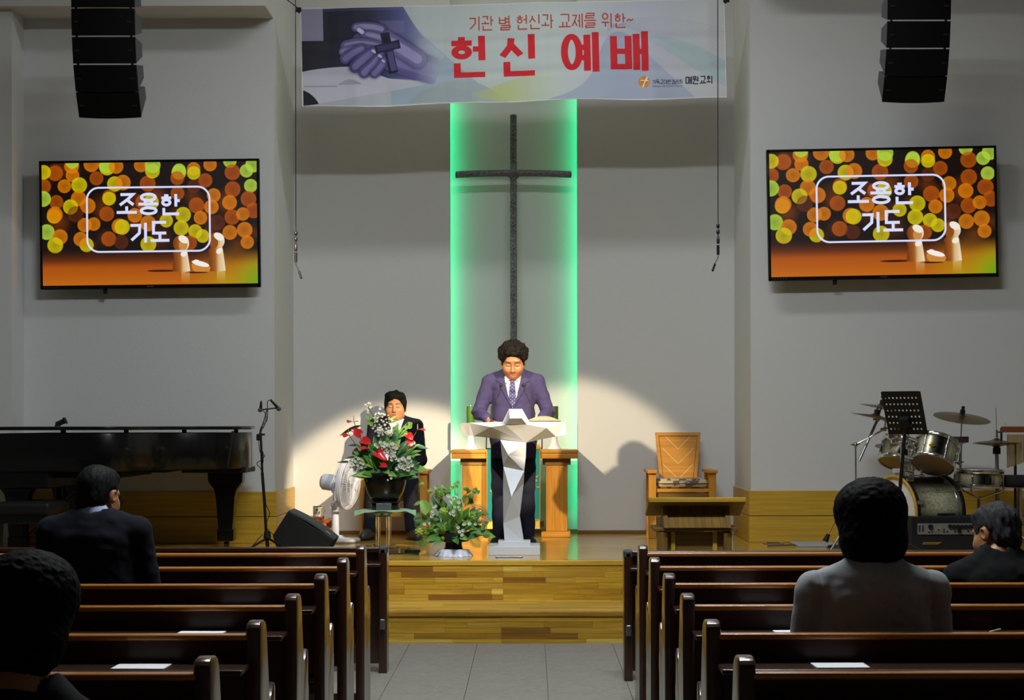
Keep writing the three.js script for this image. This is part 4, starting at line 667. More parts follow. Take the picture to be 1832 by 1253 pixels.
// ---------- stand fan ----------
{
  const d = 15.15, ox = PX(606, d), t = thing('stand_fan', 'white stand fan turned towards the lectern, left of the tall flowers', 'fan', [ox, ST, -d]);
  const k = 1 / sc(d), Y = (py) => PY(py, d) - ST, hx = PX(622, d) - ox, hy = Y(864);
  part('base', lathe([[0.001, 0], [0.18, 0], [0.182, 0.02], [0.175, 0.034], [0.06, 0.042], [0.03, 0.06], [0.001, 0.06]]).translate(PX(605, d) - ox, 0, 0), MAT.plastic, t);
  const px = PX(599.5, d) - ox;
  part('pole', [cyl(0.029, 0.032, Y(902) - 0.04, px, (Y(902) + 0.04) / 2, 0), cyl(0.019, 0.019, Y(872) - Y(902) + 0.03, px, (Y(872) + Y(902)) / 2, 0)], MAT.plastic, t);
  part('collar', [cyl(0.033, 0.033, 0.05, px, Y(905), 0), rbox(0.06, 0.07, 0.05, 0.012, px, Y(874), 0)], MAT.plastic, t);
  part('knob', [ball(0.014, px + 0.045, Y(900), 0.02), ball(0.008, px + 0.02, Y(891), 0.02)], MAT.white, t);
  const head = new THREE.Group(); head.name = 'fan_head'; head.position.set(px, hy, 0); head.rotation.order = 'YXZ'; head.rotation.y = 1.32; head.rotation.x = 0.1; t.add(head);
  part('motor_housing', T(lathe([[0.001, -0.1], [0.05, -0.098], [0.066, -0.08], [0.068, -0.01], [0.06, 0.02], [0.001, 0.03]], 24), 0, 0, -0.02, Math.PI / 2), MAT.plastic, head);
  const R = 0.205, cz = 0.1, cage = [];
  for (const [r, z] of [[R, cz], [R, cz + 0.016], [R * 0.98, cz + 0.035], [R * 0.92, cz - 0.045], [R * 0.8, cz + 0.06], [R * 0.55, cz + 0.072], [R * 0.28, cz + 0.078]]) cage.push(T(new THREE.TorusGeometry(r, r === R ? 0.007 : 0.0022, 6, 48), 0, 0, z));
  for (let i = 0; i < 60; i++) { const a = i / 60 * 2 * Math.PI, c = Math.cos(a), s = Math.sin(a), q = (r, z) => V(c * r, s * r, z); cage.push(tube([q(0.04, cz + 0.08), q(R * 0.55, cz + 0.074), q(R * 0.88, cz + 0.05), q(R, cz + 0.01)], 0.0013, 6, 4)); cage.push(tube([q(0.05, cz - 0.06), q(R * 0.7, cz - 0.055), q(R, cz)], 0.0013, 5, 4)); }
  part('cage', cage, MAT.plastic, head);
  part('outer_band', T(new THREE.CylinderGeometry(R + 0.004, R + 0.004, 0.04, 48, 1, true), 0, 0, cz, Math.PI / 2), MAT.plastic, head);
  part('badge', T(cyl(0.04, 0.042, 0.012), 0, 0, cz + 0.082, Math.PI / 2), MAT.plastic, head);
  const bl = M({ color: lin(0.45, 0.48, 0.55), roughness: 0.3 });
  for (let i = 0; i < 5; i++) { const g = new THREE.PlaneGeometry(0.1, 0.15, 6, 6), p = g.attributes.position; for (let j = 0; j < p.count; j++) { const y = (p.getY(j) + 0.075) / 0.15; p.setXYZ(j, p.getX(j) * mix(0.4, 1, Math.sin(y * 2.2)), p.getY(j) + 0.11, p.getX(j) * 0.5 * (1 - y * 0.4)); } g.computeVertexNormals(); g.rotateZ(i / 5 * 2 * Math.PI).translate(0, 0, cz + 0.005); part('blade', [g, g.clone().translate(0, 0, 0.002)], bl, head); }
  number(t);
}

// ---------- low table with a mug ----------
{
  const d = 15.5, x = PX(584, d), t = thing('low_table', 'low reddish wooden tea table by the wall left of the fan', 'table', [x, ST, -d]);
  const w = M({ map: woodTex([0.62, 0.30, 0.1], [0.78, 0.42, 0.16], 91, 1, 3), roughness: 0.35 });
  const ty = PY(923.5, d) - ST;
  part('table_top', [rbox(0.14, 0.03, 0.26, 0.006, 0.012, ty - 0.04, 0)], w, t);
  part('raised_tray', rbox(0.12, 0.022, 0.24, 0.006, -0.09, ty - 0.012, 0), w, t);
  for (const [sx, sz] of [[-0.1, -0.09], [-0.1, 0.09], [0.02, -0.09], [0.02, 0.09]]) part('leg', rod(V(sx, ty - 0.02, sz), V(sx * 1.15, 0, sz * 1.2), 0.014, 0.01), w, t);
  number(t);
  const m = thing('mug', 'white enamel mug with a dark printed emblem on the low wooden table', 'mug', [PX(568.4, d), ST + ty, -d + 0.03]);
  const hgt = 18 / sc(d), r = 0.036;
  const em = canvasTex(512, 128, (g, W, H) => { g.fillStyle = '#d9d8d2'; g.fillRect(0, 0, W, H); g.fillStyle = '#23231f'; const ox = W / 2; g.beginPath(); g.arc(ox, 52, 20, Math.PI, 0); g.fill(); g.fillRect(ox - 16, 56, 32, 6); g.fillRect(ox - 14, 66, 28, 8); g.fillRect(ox - 16, 78, 32, 8); g.fillRect(ox - 12, 90, 24, 12); for (const s of [-1, 1]) { g.beginPath(); g.ellipse(ox + s * 36, 80, 8, 24, s * 0.3, 0, 7); g.fill(); g.fillRect(ox + s * 52 - 4, 70, 7, 34); } });
  part('mug_body', lathe([[r * 0.94, 0.001], [r * 0.97, 0], [r * 0.98, hgt - 0.001], [r - 0.004, hgt - 0.001], [r - 0.004, 0.006], [0.001, 0.006]], 32), MAT.china, m);
  part('printed_wall', new THREE.CylinderGeometry(r, r, hgt - 0.002, 40, 1, true).rotateY(Math.PI).translate(0, hgt / 2, 0), M({ map: em, roughness: 0.3 }), m);
  part('rim', T(new THREE.TorusGeometry(r - 0.001, 0.002, 6, 32), 0, hgt, 0, Math.PI / 2), MAT.blackMat, m);
  part('handle', tube([V(r - 0.002, hgt * 0.85, 0), V(r + 0.02, hgt * 0.8, 0), V(r + 0.024, hgt * 0.5, 0), V(r - 0.002, hgt * 0.2, 0)], 0.0045, 20), MAT.china, m);
}

// ---------- leaves and flowers ----------
const leafM = (r, g, b, tr = 0.2) => MP({ color: lin(r, g, b), roughness: 0.5, side: THREE.DoubleSide, transmission: tr, thickness: 0 });
const LEAF = { dark: leafM(0.02, 0.065, 0.02, 0.1), mid: leafM(0.085, 0.24, 0.035), light: leafM(0.22, 0.42, 0.06), lime: leafM(0.5, 0.62, 0.1), blue: leafM(0.045, 0.16, 0.06), wine: leafM(0.06, 0.012, 0.01, 0.1) };
const PETAL = { white: leafM(0.64, 0.66, 0.6, 0.15), red: MP({ color: lin(0.55, 0.012, 0.02), roughness: 0.22, clearcoat: 0.5, side: THREE.DoubleSide }), yellow: M({ color: lin(0.55, 0.42, 0.05), roughness: 0.7 }), eye: M({ color: lin(0.4, 0.36, 0.06), roughness: 0.8 }), cream: leafM(0.62, 0.52, 0.24) };
const stemM = M({ color: lin(0.06, 0.13, 0.03), roughness: 0.7 }), twigM = M({ color: lin(0.05, 0.035, 0.02), roughness: 0.85 });
function leafGeo(L, W, bend = 0.3, fold = 0.25, shape = 'lance', n = 7) {
  const prof = shape === 'heart' ? (u) => (u < 0.16 ? mix(0.75, 1, u / 0.16) : Math.sqrt(Math.max(0, 1 - ((u - 0.16) / 0.84) ** 1.7))) : shape === 'sword' ? (u) => Math.sin(Math.PI * Math.min(1, u * 0.72 + 0.28)) ** 0.8 : (u) => Math.sin(Math.PI * u ** 0.75) ** 0.9;
  const p = [], idx = []; let y = 0, z = 0, a = 0;
  for (let i = 0; i <= n; i++) {
    const u = i / n, w = Math.max(0.0008, prof(u) * W / 2);
    for (const s of [-1, -0.5, 0, 0.5, 1]) { const back = shape === 'heart' && u < 0.16 ? -0.12 * L * (1 - u / 0.16) * Math.abs(s) : 0; p.push(s * w, y + back, z + Math.abs(s) * w * fold); }
    a += bend / n; y += Math.cos(a) * L / n; z -= Math.sin(a) * L / n;
  }
  for (let i = 0; i < n; i++) for (let k = 0; k < 4; k++) { const q = i * 5 + k; idx.push(q, q + 1, q + 5, q + 1, q + 6, q + 5); }
  const g = new THREE.BufferGeometry(); g.setAttribute('position', new THREE.Float32BufferAttribute(p, 3)); g.setIndex(idx); g.computeVertexNormals(); return g;
}
// put a shape that grows along +y and faces +z so that it grows along dir, its face towards up
function orient(o, pos, dir, face = V(0, 0, 1)) {
  const y = dir.clone().normalize(), x = new THREE.Vector3().crossVectors(y, face); if (x.lengthSq() < 1e-4) x.set(1, 0, 0); x.normalize(); const z = new THREE.Vector3().crossVectors(x, y);
  o.quaternion.setFromRotationMatrix(new THREE.Matrix4().makeBasis(x, y, z)); o.position.copy(pos); return o;
}
const leafCache = new Map();
const leafG = (...a) => { const k = a.join(); if (!leafCache.has(k)) leafCache.set(k, leafGeo(...a)); return leafCache.get(k); };
function leaf(parent, pos, dir, L, W, mat, face, shape = 'lance', bend = 0.5, name = 'leaf') { const m = part(name, leafG(L, W, bend, 0.3, shape), mat, parent); return orient(m, pos, dir, face ?? V(0, 0.5, 0.8)); }
const daisyG = (() => { const gs = []; for (let i = 0; i < 8; i++) { const g = leafGeo(0.021, 0.014, 0.3, 0.1, 'sword', 3); g.rotateX(1.05).rotateY(i / 8 * 2 * Math.PI); gs.push(g); } return merge(gs); })(), daisyC = ball(0.006, 0, 0.003, 0, 1, 0.6, 1, 8);
function daisy(parent, pos, dir, s = 1, name = 'white_flower') { const m = part(name, daisyG, PETAL.white, parent); orient(m, pos, dir, V(0.1, 1, 0.2)); m.scale.setScalar(s); part('flower_center', daisyC, PETAL.eye, m); return m; }
const budG = merge([0, 1, 2, 3, 4].map((i) => leafGeo(0.026, 0.013, -0.4, 0.5, 'lance', 4).rotateX(0.35).rotateY(i * 1.257)));
function bud(parent, pos, dir, s = 1, mat = PETAL.white) { const m = part('blossom', budG, mat, parent); orient(m, pos, dir, V(0, 0.3, 1)); m.scale.setScalar(s); return m; }
const spatheG = leafGeo(0.1, 0.085, 0.5, 0.25, 'heart', 10), spadG = merge([rod(V(0, 0, 0), V(0, 0.04, 0.014), 0.0042, 0.0028, 8), ball(0.003, 0, 0.04, 0.014, 1, 1, 1, 8)]);
function anthurium(parent, pos, dir, face, s, root) { const m = part('anthurium_flower', spatheG, PETAL.red, parent); orient(m, pos, dir, face); m.scale.setScalar(s); const q = part('spadix', spadG, PETAL.yellow, m); q.position.set(0, 0.008, 0.008); q.rotation.x = 0.9; if (root) part('stem', tube([pos.clone(), pos.clone().lerp(root, 0.45).add(V(0, -0.01, 0)), root], 0.003, 12, 6), stemM, parent); return m; }
const lumpG = (() => { const gs = [ball(0.026, 0, 0, 0, 1, 1, 1, 12)]; for (let i = 0; i < 90; i++) { const y = 1 - 2 * (i + 0.5) / 90, r = Math.sqrt(1 - y * y), a = i * 2.39996, k = 0.0285 + 0.003 * Math.sin(i * 1.7); const g = leafGeo(0.012, 0.013, 0.5, 0.2, 'heart', 3); g.rotateY(i * 1.3).rotateX(1.25).applyQuaternion(new THREE.Quaternion().setFromUnitVectors(V(0, 0, 1).applyAxisAngle(V(1, 0, 0), -Math.PI / 2), V(r * Math.cos(a), y, r * Math.sin(a)))).translate(r * Math.cos(a) * k, y * k, r * Math.sin(a) * k); gs.push(g); } return merge(gs); })();
function lump(parent, pos, s, mat, sy = 1) { const m = part('hydrangea_head', lumpG, mat, parent); m.position.copy(pos); m.scale.set(s, s * sy, s); m.rotation.y = pos.x * 50; return m; }
function frond(parent, pos, dir, L, mat, n = 12, face = V(0, 0.4, 1)) { const gs = [tube([V(0, 0, 0), V(0, L * 0.5, 0.01), V(0, L, -0.03)], 0.0016, 10, 5)]; for (let i = 1; i < n; i++) for (const s of [-1, 1]) { const u = i / n, l = 0.055 * Math.sin(Math.PI * (u * 0.8 + 0.2)); gs.push(leafGeo(l, 0.007, 0.2, 0.1, 'lance', 2).rotateZ(-s * 1.0).translate(0, L * u, -0.03 * u * u)); } const m = part('fern_frond', gs, mat, parent); return orient(m, pos, dir, face); }

// ---------- tall arrangement on the glass stand ----------
{
  const d = 14.0, ox = PX(689, d), o = V(ox, 0, -d), q = (zx, zy, z = 0) => { const p = at(600 + zx / 7.37, 710 + zy / 7.37, d - z); return p.sub(V(ox, ST, -d)); };
  // glass stand
  const s = thing('flower_stand', 'clear glass pedestal stand with a square dark green foot under the black flower bowl', 'stand', [ox, ST, -d]);
  const ty = PY(913, d) - ST;
  part('glass_top', rbox(0.36, 0.012, 0.36, 0.003, -0.01, ty - 0.006, 0), MAT.greenGlass, s);
  part('glass_collar', [cyl(0.075, 0.05, 0.035, -0.015, ty - 0.03, 0)], MAT.greenGlass, s);
  for (const [x, z] of [[-0.055, 0.03], [0.025, 0.03], [-0.055, -0.04], [0.025, -0.04]]) part('glass_column', cyl(0.017, 0.017, ty - 0.1, x, (ty - 0.1) / 2 + 0.055, z, 16), MAT.glass, s);
  part('glass_core', rbox(0.05, ty - 0.1, 0.04, 0.003, -0.015, (ty - 0.1) / 2 + 0.055, 0), MAT.glass, s);
  part('glass_step', [rbox(0.17, 0.02, 0.15, 0.003, -0.01, 0.046, 0), rbox(0.22, 0.022, 0.19, 0.003, 0.0, 0.023, 0.02)], MAT.glass, s);
  part('green_foot', T(rbox(0.46, 0.011, 0.34, 0.002), 0.06, 0.0056, 0.06, 0, -0.1, 0), MP({ color: lin(0.01, 0.035, 0.018), roughness: 0.06, clearcoat: 1 }), s);
  number(s);
  // green cloth with drooping corners
  const c = thing('green_cloth', 'pale green cloth with drooping corners on the glass flower stand', 'cloth', [ox, ST + ty, -d], 0.08);
  const g = new THREE.BoxGeometry(0.46, 0.004, 0.4, 40, 1, 34), p = g.attributes.position;
  const cy = (x, z) => { const ov = Math.max(0, Math.max(Math.abs(x) - 0.17, Math.abs(z) - 0.16)), cor = Math.max(0, Math.abs(x) - 0.15) * Math.max(0, Math.abs(z) - 0.13); return 0.004 - ov * 0.12 - cor * 6.5 + 0.006 * Math.sin(x * 30 + z * 12) * Math.min(1, ov * 20 + 0.1); };
  for (let i = 0; i < p.count; i++) p.setY(i, p.getY(i) + cy(p.getX(i), p.getZ(i)));
  g.computeVertexNormals(); part('cloth_sheet', g, MP({ color: lin(0.33, 0.5, 0.27), roughness: 0.8, transmission: 0.2, thickness: 0 }), c);
  part('hem', tube(Array.from({ length: 31 }, (_, i) => { const x = -0.23 + i * 0.46 / 30; return V(x, cy(x, 0.2), 0.2); }), 0.0022, 60, 5), M({ color: lin(0.24, 0.4, 0.19), roughness: 0.85 }), c);
  // black wooden stand and card
  const ws = thing('bowl_stand', 'low black wooden stand between flower bowl and green cloth', 'stand', [ox, ST + ty + 0.008, -d]);
  part('stand_top', lathe([[0.001, 0.05], [0.12, 0.05], [0.128, 0.056], [0.128, 0.062], [0.001, 0.062]]), MAT.blackGloss, ws); part('stand_ring', lathe([[0.09, 0], [0.11, 0], [0.105, 0.03], [0.11, 0.05], [0.06, 0.05]]), MAT.blackGloss, ws);
  const cd = thing('name_card', 'small dark plaque with a pale top edge leaning in front of the flower bowl', 'card', [PX(686.5, d - 0.13), ST + ty + 0.008, -d + 0.14]);
  part('plaque', T(box(0.115, 0.05, 0.005), 0, 0.024, 0, -0.2), MAT.greyBox, cd); part('pale_edge', box(0.112, 0.006, 0.006, 0, 0.047, -0.0095), MAT.paper, cd);
  // bowl and flowers
  const by = ty + 0.07, t = thing('flower_arrangement', 'tall arrangement of red anthuriums, white blossoms and broad leaves in a glossy black bowl', 'flowers', [ox, ST, -d]);
  part('bowl', lathe([[0.001, 0], [0.085, 0], [0.105, 0.01], [0.14, 0.07], [0.158, 0.14], [0.16, 0.2], [0.152, 0.215], [0.145, 0.21], [0.145, 0.18], [0.001, 0.18]], 40).translate(0, by, 0), MAT.blackGloss, t);
  part('soil', cyl(0.143, 0.143, 0.02, 0, by + 0.185, 0), MAT.blackMat, t);
  const root = V(0, by + 0.19, 0);
  // background leaves
  for (let i = 0; i < 96; i++) { const a = rr(0, 6.28), el = rr(-0.05, 1.2), dir = V(Math.cos(a) * Math.cos(el) * 1.1, Math.sin(el) * 0.9, Math.sin(a) * Math.cos(el) * 0.8), st = root.clone().add(dir.clone().multiplyScalar(rr(0.03, 0.17))); leaf(t, st, dir.add(V(0, 0.1, 0)), rr(0.12, 0.18), rr(0.05, 0.085), [LEAF.dark, LEAF.mid, LEAF.light, LEAF.mid, LEAF.blue][i % 5], V(-dir.x * 0.3, 0.5, 0.9), 'lance', rr(0.2, 0.9)); }
  const leafTo = (a, b, W, mat, shape, z = 0.06, bend = 0.3, face) => { const A = q(a[0], a[1], z * 0.5), B = q(b[0], b[1], z); leaf(t, A, B.clone().sub(A), A.distanceTo(B) * 1.02, W, mat, face, shape, bend); };
  for (const [x, y] of [[1090, 610], [1110, 745], [1060, 700], [1120, 690], [980, 600], [1000, 790], [1050, 640]]) leafTo([870 + rr(-30, 30), 770 + rr(-30, 20)], [x, y], 0.036, [LEAF.mid, LEAF.light][rnd() * 2 | 0], 'lance', 0.08);
  leafTo([1010, 640], [1225, 668], 0.036, LEAF.blue, 'lance', 0.04);
  for (const [x, y] of [[330, 590], [300, 640], [250, 800], [260, 840], [400, 600], [370, 620], [430, 640]]) leafTo([470 + rr(-20, 20), 770 + rr(-40, 20)], [x, y], 0.048, [LEAF.light, LEAF.mid][rnd() * 2 | 0], 'lance', 0.08);
  leafTo([345, 378], [40, 488], 0.05, LEAF.dark, 'lance', 0.02, 0.2, V(0.3, 0.9, 0.5)); leafTo([330, 640], [165, 628], 0.022, LEAF.dark, 'lance', 0.03); leafTo([340, 690], [215, 750], 0.06, LEAF.wine, 'heart', 0.02); leafTo([215, 860], [20, 848], 0.022, LEAF.dark, 'lance', 0.02); leafTo([260, 790], [130, 802], 0.02, LEAF.dark, 'lance', 0.02);
  leafTo([615, 985], [560, 1135], 0.085, LEAF.blue, 'heart', 0.15, 0.3, V(0, 0.3, 1)); leafTo([940, 1000], [760, 1050], 0.06, LEAF.blue, 'heart', 0.16, 0.3, V(0, 0.6, 1)); leafTo([440, 1000], [395, 1120], 0.05, LEAF.mid, 'heart', 0.12, 0.3, V(0, 0.3, 1));
  for (const [x, y, m] of [[500, 880, LEAF.light], [540, 900, LEAF.mid], [350, 1010, LEAF.mid], [1010, 850, LEAF.dark], [1060, 900, LEAF.blue], [820, 760, LEAF.dark], [640, 850, LEAF.dark], [700, 930, LEAF.dark], [560, 960, LEAF.dark]]) leafTo([x + 40, y + 40], [x - 40, y - 60], 0.055, m, 'lance', 0.11);
  for (let i = 0; i < 16; i++) leafTo([620 + i * 13, 620], [560 + i * 19 + rr(-20, 20), rr(400, 520)], 0.016, i % 3 ? LEAF.blue : LEAF.mid, 'sword', 0.05);
  for (let i = 0; i < 44; i++) { const a = i * 2.4, r = Math.sqrt((i + 0.5) / 44), x = 620 + 330 * r * Math.cos(a), y = 770 + 190 * r * Math.sin(a), B = q(x, y, 0.06 + 0.05 * (1 - r)), dir = V(x - 620, 930 - y, 90).normalize(); leaf(t, B.clone().addScaledVector(dir, -0.05), dir, rr(0.09, 0.14), rr(0.038, 0.06), [LEAF.mid, LEAF.dark, LEAF.light, LEAF.mid, LEAF.blue][i % 5], V(rr(-0.3, 0.3), 0.25, 1), 'lance', rr(0.2, 0.7)); }
  // anthuriums
  anthurium(t, q(245, 330, 0.04), V(-0.2, 0.1, 0.5), V(0, 1, 0.25), 0.95, q(400, 700)); anthurium(t, q(175, 497, 0.05), V(-0.2, 0.0, 0.6), V(0.1, 1, 0.2), 0.85, q(420, 800)); anthurium(t, q(330, 500, 0.05), V(-0.5, 0.35, 0.3), V(0, 0.5, 1), 0.85, q(440, 760)); anthurium(t, q(350, 570, 0.07), V(0.6, -0.1, 0.5), V(0, 0.7, 1), 0.85, q(440, 760));
  anthurium(t, q(440, 690, 0.1), V(-0.6, 0.2, 0.5), V(0.1, 1, 0.4), 0.85, q(520, 820)); anthurium(t, q(545, 720, 0.12), V(0.65, -0.35, 0.4), V(0, 0.8, 0.9), 1.15, q(560, 860)); anthurium(t, q(600, 900, 0.16), V(0.6, 0.0, 0.6), V(-0.2, 0.8, 0.9), 0.62, q(640, 1000));
  anthurium(t, q(1080, 440, 0.03), V(0.5, 0.15, 0.5), V(0, 1, 0.15), 0.85, q(860, 760)); anthurium(t, q(950, 495, 0.05), V(0.4, -0.3, 0.5), V(0, 0.7, 1), 0.68, q(860, 760)); anthurium(t, q(985, 570, 0.06), V(0.1, -0.6, 0.5), V(0, 0.7, 1), 0.6, q(860, 760));
  // white flowers
  for (const [cx, cy, sx, sy, n, z, sz] of [[270, 905, 90, 100, 14, 0.08, 0.95], [590, 640, 60, 50, 6, 0.12, 1], [720, 700, 75, 90, 14, 0.14, 1.05], [770, 815, 40, 30, 3, 0.15, 1.1], [930, 880, 95, 80, 13, 0.14, 1.2], [840, 930, 30, 25, 2, 0.14, 1.1], [715, 1075, 35, 40, 3, 0.17, 0.7], [1010, 610, 50, 20, 3, 0.06, 0.9]]) for (let i = 0; i < n; i++) { const a = i * 2.4, r = Math.sqrt((i + 0.4) / n); daisy(t, q(cx + sx * r * Math.cos(a), cy + sy * r * Math.sin(a), z + rr(-0.01, 0.015)), V(Math.cos(a) * 0.5, -Math.sin(a) * 0.4 + 0.25, 1), sz * rr(0.85, 1.1)); }
  for (let i = 0; i < 34; i++) { const a = i * 2.4, r = Math.sqrt((i + 0.4) / 34); bud(t, q(632 + 130 * r * Math.cos(a), 385 + 160 * r * Math.sin(a), 0.05 + rr(-0.02, 0.03)), V(Math.cos(a) * 0.6 + rr(-0.5, 0.5), 0.8 - Math.sin(a) * 0.5, 0.6), rr(0.5, 0.95)); }
  for (const [x, y] of [[590, 450], [715, 480]]) lump(t, q(x, y, 0.07), 0.8, PETAL.white); lump(t, q(790, 655, 0.1), 1.0, PETAL.cream, 0.6);
  part('branch', [tube([q(425, 90), q(440, 150), q(490, 230), q(540, 340), q(620, 560)], 0.003, 30, 6), tube([q(440, 150), q(415, 215), q(430, 250)], 0.0018, 10, 5)], twigM, t);
  for (const [x, y] of [[405, 130], [450, 95], [480, 150], [420, 190], [430, 220], [395, 120], [470, 105], [575, 170], [560, 225], [545, 240], [625, 240]]) bud(t, q(x, y, 0.01), V(rr(-0.6, 0.6), 0.6, 0.6), 0.8);
  for (const [x, y] of [[425, 258], [430, 335], [470, 355], [535, 300], [935, 400], [985, 355], [980, 390], [920, 470]]) leafTo([x + 25, y + 22], [x - 25, y - 20], 0.035, LEAF.light, 'lance', 0.03, 0.2, V(0, 0.1, 1));
  for (let i = 0; i < 14; i++) leafTo([780, 560], [rr(700, 1010), rr(330, 500)], 0.02, [LEAF.mid, LEAF.light, LEAF.mid][i % 3], 'lance', 0.04);
  leafTo([700, 330], [800, 240], 0.02, LEAF.light, 'lance', 0.05); leafTo([720, 340], [810, 310], 0.02, LEAF.mid, 'lance', 0.05);
  number(t);
}
// ---------- low arrangement in a footed bowl on a white dish ----------
{
  const d = 13.62, ox = PX(811, d), q = (zx, zy, z = 0) => at(720 + zx / 7.37, 840 + zy / 7.37, d - z).sub(V(ox, ST, -d));
  const p = thing('scalloped_dish', 'white scalloped dish upside down under the low flower arrangement', 'dish', [ox, ST, -d]);
  const g = lathe([[0.001, 0.052], [0.105, 0.052], [0.115, 0.046], [0.128, 0.02], [0.142, 0.002], [0.139, 0], [0.12, 0.018], [0.1, 0.044], [0.001, 0.044]], 96), pp = g.attributes.position;
  for (let i = 0; i < pp.count; i++) { const x = pp.getX(i), z = pp.getZ(i), r = Math.hypot(x, z), a = Math.atan2(z, x), k = 1 + 0.035 * Math.cos(a * 18) * sstep(0.09, 0.14, r); pp.setX(i, x * k); pp.setZ(i, z * k); } g.computeVertexNormals();
  part('dish_body', g, MP({ color: lin(0.72, 0.74, 0.85), roughness: 0.16, clearcoat: 0.7 }), p); part('rim_beads', Array.from({ length: 36 }, (_, i) => ball(0.0045, 0.141 * Math.cos(i / 36 * 6.283), 0.004, 0.141 * Math.sin(i / 36 * 6.283), 1, 1, 1, 6)), MAT.china, p);
  const by = 0.052, t = thing('flower_arrangement', 'low green arrangement with hydrangeas, ferns and small white flowers in a footed black bowl', 'flowers', [ox, ST, -d]);
  part('bowl', lathe([[0.001, 0], [0.07, 0], [0.062, 0.012], [0.06, 0.04], [0.062, 0.05], [0.108, 0.055], [0.116, 0.064], [0.118, 0.11], [0.112, 0.112], [0.112, 0.1], [0.001, 0.1]], 40).translate(0, by, 0), MAT.black, t);
  const root = V(0, by + 0.1, 0);
  for (let i = 0; i < 170; i++) { const a = rr(0, 6.28), el = rr(-0.15, 1.4), dir = V(Math.cos(a) * Math.cos(el) * 1.15, Math.sin(el) * 1.15, Math.sin(a) * Math.cos(el) * 0.9), st = root.clone().add(dir.clone().multiplyScalar(rr(0.03, 0.2))); leaf(t, st, dir, rr(0.06, 0.11), rr(0.03, 0.055), [LEAF.mid, LEAF.light, LEAF.mid, LEAF.blue, LEAF.light][i % 5], V(-dir.x * 0.2, 0.4, 0.9), 'lance', rr(0.1, 0.8)); }
  const leafTo = (a, b, W, mat, shape, z = 0.06, bend = 0.3, face) => { const A = q(a[0], a[1], z), B = q(b[0], b[1], z); leaf(t, A, B.clone().sub(A), A.distanceTo(B) * 1.02, W, mat, face, shape, bend); };
  leafTo([340, 560], [250, 400], 0.085, LEAF.light, 'heart', 0.1, 0.3, V(0, 0.2, 1)); leafTo([250, 430], [140, 465], 0.03, LEAF.light, 'lance', 0.08);
  for (const [x, y, s, m, sy] of [[480, 320, 1.0, LEAF.light, 1.1], [580, 300, 0.95, LEAF.light, 0.9], [535, 560, 0.95, LEAF.lime, 1], [545, 745, 1.0, LEAF.lime, 1], [530, 810, 0.75, LEAF.lime, 1], [600, 770, 0.7, LEAF.lime, 1], [550, 900, 0.75, LEAF.lime, 1.2], [220, 810, 0.95, LEAF.lime, 0.9], [300, 840, 0.9, LEAF.light, 0.7], [360, 790, 0.8, LEAF.light, 0.8], [250, 195, 0.62, LEAF.lime, 0.8], [360, 290, 0.6, LEAF.lime, 1], [840, 260, 0.65, LEAF.light, 0.6], [900, 360, 0.7, LEAF.light, 0.8], [920, 640, 0.9, LEAF.light, 0.9], [770, 680, 0.7, LEAF.light, 0.7]]) lump(t, q(x, y, 0.08 + rr(-0.02, 0.02)), s, m, sy);
  for (const [x, y] of [[610, 365], [640, 410], [670, 380], [720, 345], [740, 440], [685, 495], [745, 500], [750, 530], [640, 580], [670, 560], [680, 600], [600, 350], [410, 490], [440, 495], [405, 550], [400, 590], [385, 625], [285, 725], [345, 705], [690, 725], [730, 765], [750, 825], [800, 810], [785, 870], [815, 730], [890, 725], [960, 725]]) daisy(t, q(x, y, 0.13), V(rr(-0.4, 0.4), rr(0, 0.6), 1), rr(0.75, 1.05));
  for (const [a, b] of [[[330, 620], [180, 640]], [[330, 640], [190, 720]], [[420, 700], [300, 620]], [[520, 640], [400, 600]], [[900, 480], [1090, 560]], [[930, 600], [1120, 660]], [[880, 860], [1000, 990]], [[300, 880], [245, 990]], [[500, 480], [430, 360]], [[820, 480], [860, 380]]]) { const A = q(a[0], a[1], 0.06), B = q(b[0], b[1], 0.07); frond(t, A, B.clone().sub(A), A.distanceTo(B) * 1.25, b[0] > 1000 ? LEAF.dark : LEAF.mid); }
  for (const [pts, lv] of [[[[760, 420], [820, 340], [880, 290], [990, 230]], [[870, 290], [935, 305], [990, 300], [960, 270]]], [[[700, 380], [690, 250], [740, 150]], [[650, 245], [690, 200], [720, 180], [705, 230]]], [[[800, 500], [900, 420], [870, 380]], [[900, 410], [910, 440]]], [[[900, 760], [1000, 800], [1110, 720]], [[940, 795], [1010, 800], [1070, 740], [1060, 770], [1100, 710], [980, 840], [920, 860]]], [[[520, 420], [540, 200]], [[535, 215], [440, 230], [585, 265]]]]) { part('twig', tube(pts.map(([x, y]) => q(x, y, 0.05)), 0.0016, 16, 5), twigM, t); for (const [x, y] of lv) leafTo([x + 22, y + 20], [x - 22, y - 20], 0.036, pts[0][0] > 750 ? LEAF.mid : LEAF.light, 'lance', 0.06, 0.2, V(0, 0.2, 1)); }
  number(t);
}
